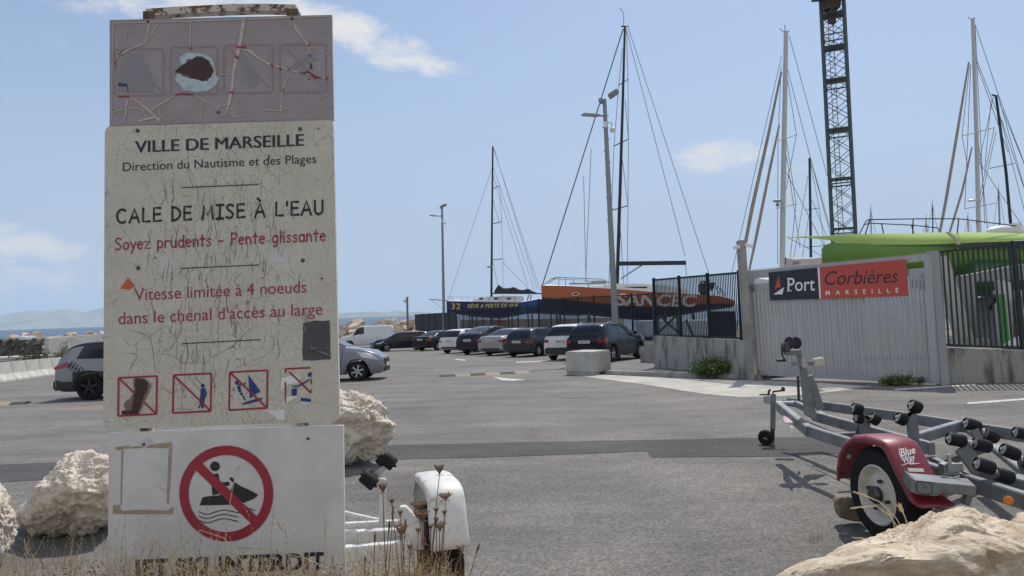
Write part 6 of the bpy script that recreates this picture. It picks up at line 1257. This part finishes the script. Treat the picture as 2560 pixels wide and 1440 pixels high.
def rock(outline, y, depth, m, label, sub=5, seed=0, rough=.06, ledge=0.0, full=.75, cat='rock', name='boulder', strata=0.0, facets=16):
    n = len(outline); cx = sum(p[0] for p in outline) / n; cy = sum(p[1] for p in outline) / n; C = P(cx, cy, y)
    ang = sorted(((math.atan2(-(p[1] - cy), p[0] - cx), math.hypot(p[0] - cx, p[1] - cy) / FPX * y) for p in outline))
    def Rr(a):
        for i in range(len(ang)):
            a0, r0 = ang[i - 1]; a1, r1 = ang[i]
            if i == 0: a0 -= 2 * math.pi
            if a0 <= a <= a1: return r0 + (r1 - r0) * (a - a0) / max(a1 - a0, 1e-6)
        a0, r0 = ang[-1]; a1, r1 = ang[0]; a1 += 2 * math.pi; return r0 + (r1 - r0) * (a - a0) / max(a1 - a0, 1e-6)
    sz = sum(a[1] for a in ang) / n; bm = bmesh.new(); bmesh.ops.create_icosphere(bm, subdivisions=sub, radius=1); r3 = random.Random(int(seed * 10)); cuts = []
    for k in range(facets):                # broken faces, mostly on the side towards us and on top
        c_ = V((r3.uniform(-1, 1), r3.uniform(-1.1, .5), r3.uniform(-.5, 1))).normalized(); cuts.append((c_, r3.uniform(.66, .92) + .10 * math.hypot(c_.x, c_.z)))
    for v in bm.verts:
        d = v.co.normalized(); rho = math.hypot(d.x, d.z); a = math.atan2(d.z, d.x)
        u = V((math.cos(a) * rho ** full, math.copysign(abs(d.y) ** full, d.y), math.sin(a) * rho ** full))
        for c_, dd in cuts:
            e = u.dot(c_) - dd
            if e > 0: u -= c_ * e
        rr_ = math.hypot(u.x, u.z); a = math.atan2(u.z, u.x); yy_ = y + u.y * depth; k_ = Rr(a) * FPX / y * rr_
        p = P(cx + math.cos(a) * k_, cy - math.sin(a) * k_, yy_) - C
        q = p / sz + V((seed, seed * .7, 0)); rg = noise.ridged_multi_fractal(q * 1.5, 1.0, 2.1, 6, .9, 2.0) - 1.3; f2 = noise.fractal(q * 5.5, .7, 2.1, 6); vv = noise.voronoi(q * 2.6)[0]; cell = (vv[1] - vv[0]); pit = noise.voronoi(q * 7)[0][0]
        dsp = sz * (rough * rg * .55 + rough * .8 * f2 + rough * 1.5 * (min(cell, .3) - .2) - rough * 1.3 * max(0, .28 - pit) * (1 if noise.noise(q * 1.7) > 0 else .2))
        if strata: dsp += sz * strata * noise.noise(V((q.x * .9, q.y * .9, q.z * 8 + q.x * 1.4))) + sz * strata * .5 * noise.noise(V((q.x * 3, q.y * 3, q.z * 22 + q.x * 3)))
        v.co = p + d * dsp
    vs = [v.co + C for v in bm.verts]; bm.verts.index_update(); fs = [tuple(v.index for v in f.verts) for f in bm.faces]; bm.free()
    base = V((C.x, C.y, g(C.x, C.y))); mb = MB(); mb.add([v - base for v in vs], fs); o = mb.build(name, m, recalc=False, sm=50); o.location = base
    return tag(o, label, cat)
q = lambda pts, s, ox, oy: [(ox + x / s, oy + y / s) for x, y in pts]
rock(q([(130, 880), (200, 800), (290, 690), (350, 590), (400, 510), (480, 430), (560, 350), (610, 300), (700, 290), (770, 300), (830, 275), (900, 290), (1010, 335), (1130, 450), (1200, 640), (1180, 850), (1100, 1000), (900, 1040), (600, 1060), (330, 1060), (230, 1000), (150, 940)], 3.693, 0, 1050), 6.2, .45, M_rock, 'pale pitted limestone boulder left of the sign on the asphalt', 6, 2.1, .095)
rock([(-130, 1240), (-80, 1190), (-20, 1190), (8, 1215), (24, 1260), (38, 1305), (36, 1345), (14, 1380), (-10, 1440), (-70, 1460), (-140, 1420)], 5.2, .4, M_rock, 'white boulder cut by the left picture edge', 6, 5.3, .10)
rock([(850, 970), (880, 978), (905, 985), (938, 1000), (960, 1020), (968, 1045), (988, 1062), (986, 1095), (978, 1122), (955, 1140), (900, 1150), (830, 1152), (760, 1140), (720, 1080), (740, 1010), (790, 975)], 9.0, .6, M_rock, 'craggy pale limestone boulder behind the sign post, by the relaid strip', 6, 9.4, .10)
rock(q([(250, 950), (330, 865), (480, 780), (640, 712), (800, 690), (870, 640), (960, 585), (1120, 555), (1240, 520), (1340, 475), (1500, 410), (1600, 355), (1690, 290), (1780, 270), (1850, 235), (1980, 195), (2100, 172), (2220, 175), (2330, 215), (2400, 270), (2600, 330), (2900, 520), (3200, 900), (3100, 1700), (2400, 2000), (1400, 2000), (600, 1700), (250, 1300)], 3.606, 1850, 1200), 3.05, .62, M_rock2, 'big tan layered boulder filling the bottom right corner', 7, 3.7, .05, strata=.045, full=.6, facets=5)
rock([(2522, 1292), (2530, 1278), (2550, 1266), (2600, 1258), (2680, 1290), (2710, 1400), (2690, 1540), (2610, 1590), (2535, 1560), (2510, 1420)], 3.75, .2, M_rock2, 'small tan rock behind the big corner boulder', 4, 1.2, .06)
q_ = [(2093, 1252), (2101, 1243), (2112, 1246), (2128, 1246), (2150, 1250), (2164, 1262), (2166, 1300), (2158, 1308), (2128, 1303), (2098, 1294)]; mb = MB(); mb.prism([P(x, y, 5.58) for x, y in q_], V((.03, .15, -.012))); bm = bmesh.new(); me_ = bpy.data.meshes.new('t'); me_.from_pydata(mb.v, [], mb.f); bm.from_mesh(me_); bmesh.ops.recalc_face_normals(bm, faces=bm.faces); bmesh.ops.bevel(bm, geom=list(bm.edges), offset=.012, segments=1, affect='EDGES', clamp_overlap=True); bmesh.ops.triangulate(bm, faces=bm.faces); bmesh.ops.subdivide_edges(bm, edges=bm.edges, cuts=3, use_grid_fill=True)
for v in bm.verts: v.co += V((noise.noise(v.co * 16), noise.noise(v.co * 16 + V((7, 0, 0))), noise.noise(v.co * 16 + V((0, 9, 0))))) * .007
bm.verts.index_update(); mb = MB(); mb.add([v.co.copy() for v in bm.verts], [tuple(v.index for v in f.verts) for f in bm.faces]); bm.free(); bpy.data.meshes.remove(me_)
solo(mb, 'stone', M_rockb, 'brown squarish stone wedged against the trailer tyre as a chock', 'rock', sm=35)
# breakwater
protos = []
for i in range(4):
    bm = bmesh.new(); bmesh.ops.create_icosphere(bm, subdivisions=3, radius=1)
    for v in bm.verts:
        d = v.co.copy(); f = 1 + .35 * noise.noise(d * 1.3 + V((i * 9, 0, 0))) + .12 * noise.noise(d * 4 + V((i * 5, 3, 0))); v.co = V((max(-.82, min(.82, d.x * f)), max(-.7, min(.7, d.y * f)), max(-.6, min(.65, d.z * f))))
    me = bpy.data.meshes.new('boulder'); bm.to_mesh(me); bm.free(); smooth(me, 35); protos.append(me)
M_bw = [rockmat('breakwater_pale', (.55, .48, .39), (.38, .31, .24), (.6, .55, .48), .7, .4, 3), rockmat('breakwater_tan', (.46, .37, .27), (.30, .235, .17), (.5, .43, .34), .7, .4, 3)]
for i, me in enumerate(protos): me.materials.append(M_bw[i % 2])
rr = random.Random(12)
for u0, u1, yt, nn, lab, grp in ((838, 1046, 809, 52, 'tan boulder of the rock breakwater along the sea, above the parked van', 'breakwater boulders by the van'), (-80, 262, 842, 44, 'pale boulder of the far left breakwater above the concrete wall', 'breakwater boulders at far left')):
    for k in range(nn):
        u = rr.uniform(u0, u1); row = k % 4; y = 96 + row * 1.6 + rr.uniform(-.5, .5); zt = P(u, yt + (u - u0) * -.02, y).z; z = zt - (3 - row) * .62 + rr.uniform(-.25, .18) - .3
        o = bpy.data.objects.new('boulder', rr.choice(protos)); COL.objects.link(o); o.location = (P(u, 800, y).x, y, z); s = rr.uniform(.6, 1.15); o.scale = (s * rr.uniform(.8, 1.3), s, s * rr.uniform(.7, 1.0)); o.rotation_euler = (rr.uniform(-.5, .5), rr.uniform(-.5, .5), rr.uniform(0, 6)); tag(o, lab, 'rock', grp)
mb = MB()
for (xa, xb) in ((-80, -50), (-26, -9)):
    rows = []
    for y, z in ((94, g(0, 94) - .2), (97, -1.2), (101, .0), (104, -.2), (110, -4.5)): rows.append([V((xa + (xb - xa) * i / 12, y, z - .5)) for i in range(13)])
    mb.grid(rows)
struct(mb, 'shore', M_bw[1])
# small boats out on the water
def tiny(label, x, ybase, yd, parts_):
    c = P(x, ybase, yd); c.z = SEA; t = thing('sailing_boat' if 'sail' in label else 'motor_boat', c, label, 'boat')
    k = yd / FPX
    for nm, m, pts, dep in parts_: MB().prism([c + V((px * k, 0, pz * k)) for px, pz in pts], V((0, dep, 0))).build(nm, m, t)
tiny('tiny white sailing boat far out on the left sea', 134, 831, 900, [('hull', M_gel, [(-5, 0), (5, 0), (6, 2), (-5, 2)], 2), ('sail', M_gel, [(-1.5, 2), (2.6, 3), (-1, 19)], .3)])
tiny('low blue and white motor boat offshore left of the sail', 82, 838, 700, [('hull', M_bluec, [(-8, 0), (9, 0), (12, 4), (-10, 2.5)], 3), ('wake', M_gel, [(-21, 0), (-9, 0), (-9, 1.4), (-21, 1)], 1)])
tiny('small pale motor boat offshore near the sign edge', 190, 837, 700, [('hull', M_gel, [(-5, 0), (5, 0), (5, 2.4), (-5, 2.4)], 2)])
# ================================================================== plants
M_straw = mat('straw', (.46, .35, .19), .8, var=.5, vscale=9); M_straw2 = mat('straw_pale', (.58, .48, .30), .8, var=.4, vscale=9); M_brown = mat('dry_brown', (.20, .125, .065), .9, var=.6, vscale=40); M_dstem = mat('dark_stem', (.12, .07, .045), .85, var=.4, vscale=20)
M_leaf = mat('shrub_leaf', (.135, .20, .045), .6, var=.8, vscale=9, col2=(.045, .085, .02)); M_leaf2 = mat('weed_leaf', (.115, .17, .04), .6, var=.7, vscale=8, col2=(.06, .09, .02)); M_leaf3 = mat('dull_leaf', (.06, .07, .035), .8, var=.7, vscale=8)
rr = random.Random(21)
def blade(mb, base, h, lean, w, bend, n=6):
    a = rr.uniform(0, 6.28); side = V((math.cos(a * .3), math.sin(a * .3) * .4, 0)).normalized(); d = V((lean[0], lean[1], 0)); L = []
    for i in range(n + 1):
        t = i / n; p = base + V((0, 0, h * (t - bend * .38 * t ** 3))) + d * (t ** (1.5 + bend)) * h; L.append(p)
    vs = []; fs = []
    for i, p in enumerate(L):
        ww = w * (1 - .8 * i / n) / 2; vs += [p - side * ww, p + side * ww]
    fs = [(2 * i, 2 * i + 1, 2 * i + 3, 2 * i + 2) for i in range(n)]; mb.add(vs, fs); return L
def spike(mb, L, k, s):
    for j in range(k):
        t = 1 - j / k * .35; i = min(int(t * (len(L) - 1)), len(L) - 2); f = t * (len(L) - 1) - i; p = L[i].lerp(L[i + 1], f); dr = (L[-1] - L[-2]).normalized(); o = V((rr.uniform(-1, 1), rr.uniform(-1, 1), rr.uniform(-.3, .5))) * s * .5
        sd = V((1, 0, 0)) if abs(dr.x) < .8 else V((0, 0, 1)); a = p + o * .3; b = a + (dr * .9 + o / s * .6).normalized() * s; w = sd * s * .13
        mb.add([a, (a + b) / 2 + w, b, (a + b) / 2 - w], [(0, 1, 2, 3)])
mb = MB(); gd_ = lambda x, y: V((x, y, g(x, y) + .02))
for k in range(2300):
    y = rr.uniform(2.35, 3.42); u = rr.choice([rr.gauss(330, 170), rr.gauss(600, 160), rr.uniform(-40, 920), rr.gauss(1010, 70)])
    if u > 860: y = rr.uniform(3.2, 4.0)
    x = (u - 1280) / FPX * y
    dens = 1 if u < 860 else .8; zt = P(u, 1, y); top_px = (rr.gauss(1416, 22) if u > 470 else rr.gauss(1398, 34)) if rr.random() < .88 else rr.uniform(1255, 1395)
    if u < 240: top_px = max(top_px - 30, 1270)
    h = P(u, max(top_px, 1235), y).z - g(x, y); b = rr.uniform(0, 1.2) if rr.random() < .75 else rr.uniform(1.2, 2.2); mb.k = rr.choice((0, 0, 0, 1, 1, 2)); L = blade(mb, gd_(x, y), h * (1 + .25 * min(b, 1)), (rr.gauss(0, .16), rr.gauss(-.02, .06)), rr.uniform(.0022, .0042), b)
    if rr.random() < .62: spike(mb, L, rr.randint(6, 16), rr.uniform(.009, .017))
for k in range(1700):                                    # low litter of seed husks and broken stalks
    y = rr.uniform(2.6, 3.42); u = rr.gauss(560, 210) if rr.random() < .75 else rr.gauss(1010, 60)
    if u > 860: y = rr.uniform(3.4, 4.0)
    p = P(u, rr.gauss(1446, 22), y)
    if p.z < g(p.x, p.y): continue
    s = rr.uniform(.004, .010); d = V((rr.uniform(-1, 1), rr.uniform(-.5, .5), rr.uniform(-1, 1))).normalized() * s; e = V((rr.uniform(-1, 1), 0, rr.uniform(-1, 1))).normalized() * s * .5; mb.k = rr.choice((0, 1, 2, 2)); mb.add([p - d, p + e, p + d, p - e], [(0, 1, 2, 3)])
tag(mb.build('dry_grass', [M_straw, M_straw2, M_brown], recalc=False), kind='stuff')
# taller arching stems with seed heads in front of the lower panel
mb = MB()
for pts in [[(470, 1500), (455, 1340), (440, 1260), (415, 1228), (390, 1215)], [(470, 1440), (420, 1365), (370, 1345), (290, 1380)], [(640, 1450), (560, 1345), (500, 1325), (420, 1400)], [(560, 1450), (566, 1300), (590, 1180), (600, 1165)], [(820, 1420), (760, 1395), (660, 1372), (590, 1370)], [(812, 1480), (812, 1380), (814, 1290)], [(300, 1420), (340, 1395), (290, 1375), (255, 1373)], [(740, 1470), (715, 1340), (695, 1310)]]:
    y = rr.uniform(3.0, 3.4); L = [P(a, b, y) for a, b in pts]; mb.tube(L, [.002, .0018, .0016, .0012, .001][:len(L)], 4); spike(mb, L, 18, .016)
tag(mb.build('dry_grass_tall', M_straw2, recalc=False), kind='stuff')
# dried wild carrot
def umbel(px, py, bx, y, r, label, cup=.5, tilt=0.0, grp='dried wild carrot heads'):
    tp = P(px, py, y); b = V((P(bx, 1500, y).x, y + rr.uniform(-.05, .05), 0)); b.z = g(b.x, b.y); t = thing('dried_flower', b, label, 'dried plant', grp)
    mid = b.lerp(tp, .55) + V((rr.uniform(-.02, .02), 0, 0)); MB().tube([b, b.lerp(mid, .6), mid, mid.lerp(tp, .6) + V((rr.uniform(-.004, .004), 0, 0)), tp - V((0, 0, r * .5))], [.0032, .003, .0026, .0022, .002], 5).build('stem', M_dstem if rr.random() < .6 else M_brown, t)
    mb = MB(); c = tp - V((0, 0, r * .5)); n = 26
    for k in range(n):
        a = 2.4 * k; f = math.sqrt((k + .5) / n); e = c + V((math.cos(a) * r * f + tilt * r, math.sin(a) * r * f, r * (cup + .35 * f * f * cup * 2))); mb.tube([c, (c + e) / 2 + V((math.cos(a), math.sin(a), -.4)) * r * .12, e], .0011, 3)
        for j in range(5): o = e + V((rr.uniform(-1, 1), rr.uniform(-1, 1), rr.uniform(-.2, .6))) * r * .17; mb.ball(o, r * .085, 3)
    for k in range(7): a = k * .9; e = c + V((math.cos(a) * r * .9, math.sin(a) * r * .9, -r * .25)); mb.tube([c, e], .0008, 3)
    mb.build('seed_head', M_brown if 'green' not in label else mat('seed_green', (.19, .16, .07), .9), t, recalc=False)
um = lambda x, y: (820 + x / 2.881, 940 + y / 2.881)
for (x, y), bx, yd, r, lab, cup in [((803, 690), 1075, 3.7, .024, 'tallest dried brown umbel flower, standing above the white mudguard', 1.1), ((395, 822), 985, 3.6, .022, 'dried umbel flower just below the white trailer rollers', 1.1), ((845, 868), 1085, 3.6, .03, 'wide flat dried umbel flower against the white mudguard', .5),
                                    ((655, 925), 1050, 3.4, .038, 'broadest brown umbel flower, at the dark mudguard opening', .4), ((672, 1010), 1052, 3.3, .034, 'shaggy brown umbel flower directly beneath the broadest one', .6), ((530, 1125), 1010, 3.5, .03, 'brown umbel flower in front of the white trailer beams', .9), ((805, 1085), 1080, 3.5, .03, 'brown umbel flower low before the white mudguard', .6),
                                    ((650, 1115), 1045, 3.6, .014, 'small greenish dried bud on a dark stem', .8), ((955, 1250), 1130, 3.7, .02, 'small greenish umbel flower beside the white trailer tyre', .8)]:
    umbel(*um(x, y), bx, yd, r, lab, cup)
for (x, y), bx in [((520, 995), 1005), ((840, 992), 1075), ((780, 975), 1070), ((460, 910), 1000), ((780, 1045), 1072), ((740, 1095), 1066), ((690, 1200), 1050), ((590, 1240), 1030)]: umbel(*um(x, y), bx, rr.uniform(3.4, 3.8), .0125, 'small closed brown bud among the dried umbels by the white trailer', 1.0, grp='small dried buds by the white trailer')
mb = MB()
for (x, y), bx in [((1090, 1210), 1150), ((470, 935), 965), ((560, 1030), 1000), ((340, 1120), 930), ((270, 1300), 905), ((445, 1040), 955)]:
    a = um(x, y); yd = rr.uniform(3.4, 3.8); tp = P(*a, yd); b = P(bx, 1520, yd); mb.tube([b, b.lerp(tp, .6), tp], [.0024, .002, .0016], 4); mb.tube([tp.lerp(b, .16), tp.lerp(b, .06), tp], [.002, .0065, .002], 6)
tag(mb.build('dry_grass_spikes', M_dstem, recalc=False), kind='stuff')
# leafy shrubs and weeds
def shrub(name, label, base, w, d, h, n, leaf, m, seed, lean=0.0, stems=26, flat=1.0):
    r2 = random.Random(seed); t = thing(name, base, label, 'plant'); st = MB(); lf = MB()
    for s in range(stems):
        a = r2.uniform(0, 6.28); rad_ = math.sqrt(r2.random()); tip = base + V((math.cos(a) * rad_ * w + lean * h, math.sin(a) * rad_ * d, h * (1 - .62 * rad_ ** 2) * r2.uniform(.6, 1.08))); root = base + V((math.cos(a) * rad_ * w * .35, math.sin(a) * rad_ * d * .35, -.02)); mid = root.lerp(tip, .5) + V((0, 0, h * .12)); st.tube([root, mid, tip], [.008, .005, .002], 4)
        for k in range(n // stems):
            f = r2.uniform(.25, 1.03); p = (root.lerp(mid, f * 2) if f < .5 else mid.lerp(tip, f * 2 - 1)) + V((r2.gauss(0, leaf * .9), r2.gauss(0, leaf * .9), r2.gauss(0, leaf * .6))); dd = V((r2.gauss(0, 1), r2.gauss(0, 1), r2.gauss(.7, .8))).normalized() * leaf * r2.uniform(.6, 1.3); sd = dd.cross(V((r2.gauss(0, 1), r2.gauss(0, 1), r2.gauss(0, 1)))).normalized() * leaf * .22
            lf.add([p, p + dd * .5 + sd, p + dd, p + dd * .5 - sd], [(0, 1, 2, 3)])
    st.build('stem', M_dstem if m is not M_straw else M_straw, t, recalc=False); lf.build('foliage', m, t, recalc=False); return t
b = G(1803, 944); shrub('green_shrub', 'bushy green shrub at the foot of the wall beside the gate post', b, .85, .5, .66, 4600, .08, M_leaf, 1, stems=80)
b = G(1766, 912); b.z += .1; shrub('dry_shrub', 'dry brown upright weed against the stained wall above the green shrub', b, .16, .12, .78, 500, .05, M_brown, 2, stems=24)
b = G(2248, 964); shrub('green_weed', 'green weed tuft at the right foot of the gate', b, .42, .18, .24, 1300, .055, M_leaf2, 3, stems=50)
b = G(2300, 962); shrub('green_weed', 'small upright weed stalk at the gate post', b, .08, .06, .26, 160, .04, M_leaf3, 9, stems=8)
b = G(2482, 945); shrub('dark_shrub', 'dull dark bush against the concrete wall below the green fence', b, .34, .25, .42, 1300, .05, M_leaf3, 4, stems=46)
b = G(2046, 979); shrub('green_weed', 'tiny weed sprig by the winch post on the asphalt', b, .09, .07, .1, 160, .035, M_leaf2, 5, stems=10)
b = P(164, 872, 58); b.z = g(b.x, b.y); shrub('pale_shrub', 'thin greyish shrub before the pale wall, left of the grey crossover', b, .9, .5, 1.7, 900, .12, mat('grey_leaf', (.24, .23, .15), .8, var=.5, vscale=4), 6, stems=40)
b = P(100, 905, 52); b.z = g(b.x, b.y) + .3; shrub('green_weed', 'low scrubby weeds above the concrete barriers', b, 2.2, .6, .7, 900, .14, M_leaf3, 7, stems=40)
# golden grass wisps by the corner boulder
T = thing('grass_tuft', P(2260, 1370, 3.6), 'few golden seed-headed grass stems rising by the corner boulder before the trailer tyre', 'grass'); mb = MB()
for pts in [[(2270, 1345), (2240, 1295), (2200, 1255), (2165, 1240), (2140, 1232)], [(2262, 1345), (2225, 1290), (2190, 1265), (2150, 1268), (2132, 1270)], [(2272, 1330), (2262, 1290), (2248, 1268)], [(2240, 1335), (2232, 1300), (2222, 1280)], [(2276, 1325), (2250, 1265)], [(2270, 1350), (2200, 1350), (2140, 1345)]]:
    L = [P(a, b_, 3.75) for a, b_ in pts]; mb.tube(L, .0022, 4); spike(mb, L, 22, .022)
mb.build('seed_stem', M_straw2, T, recalc=False)
T = thing('grass_tuft', G(2030, 1365), 'thin dry grass sprig on the asphalt left of the corner boulder', 'grass'); mb = MB(); c = G(2040, 1350)
for k in range(26): blade(mb, c + V((rr.gauss(0, .05), rr.gauss(0, .05), 0)), rr.uniform(.06, .2), (rr.gauss(-.3, .5), rr.gauss(0, .3)), .003, 1)
mb.build('blades', M_straw, T, recalc=False)
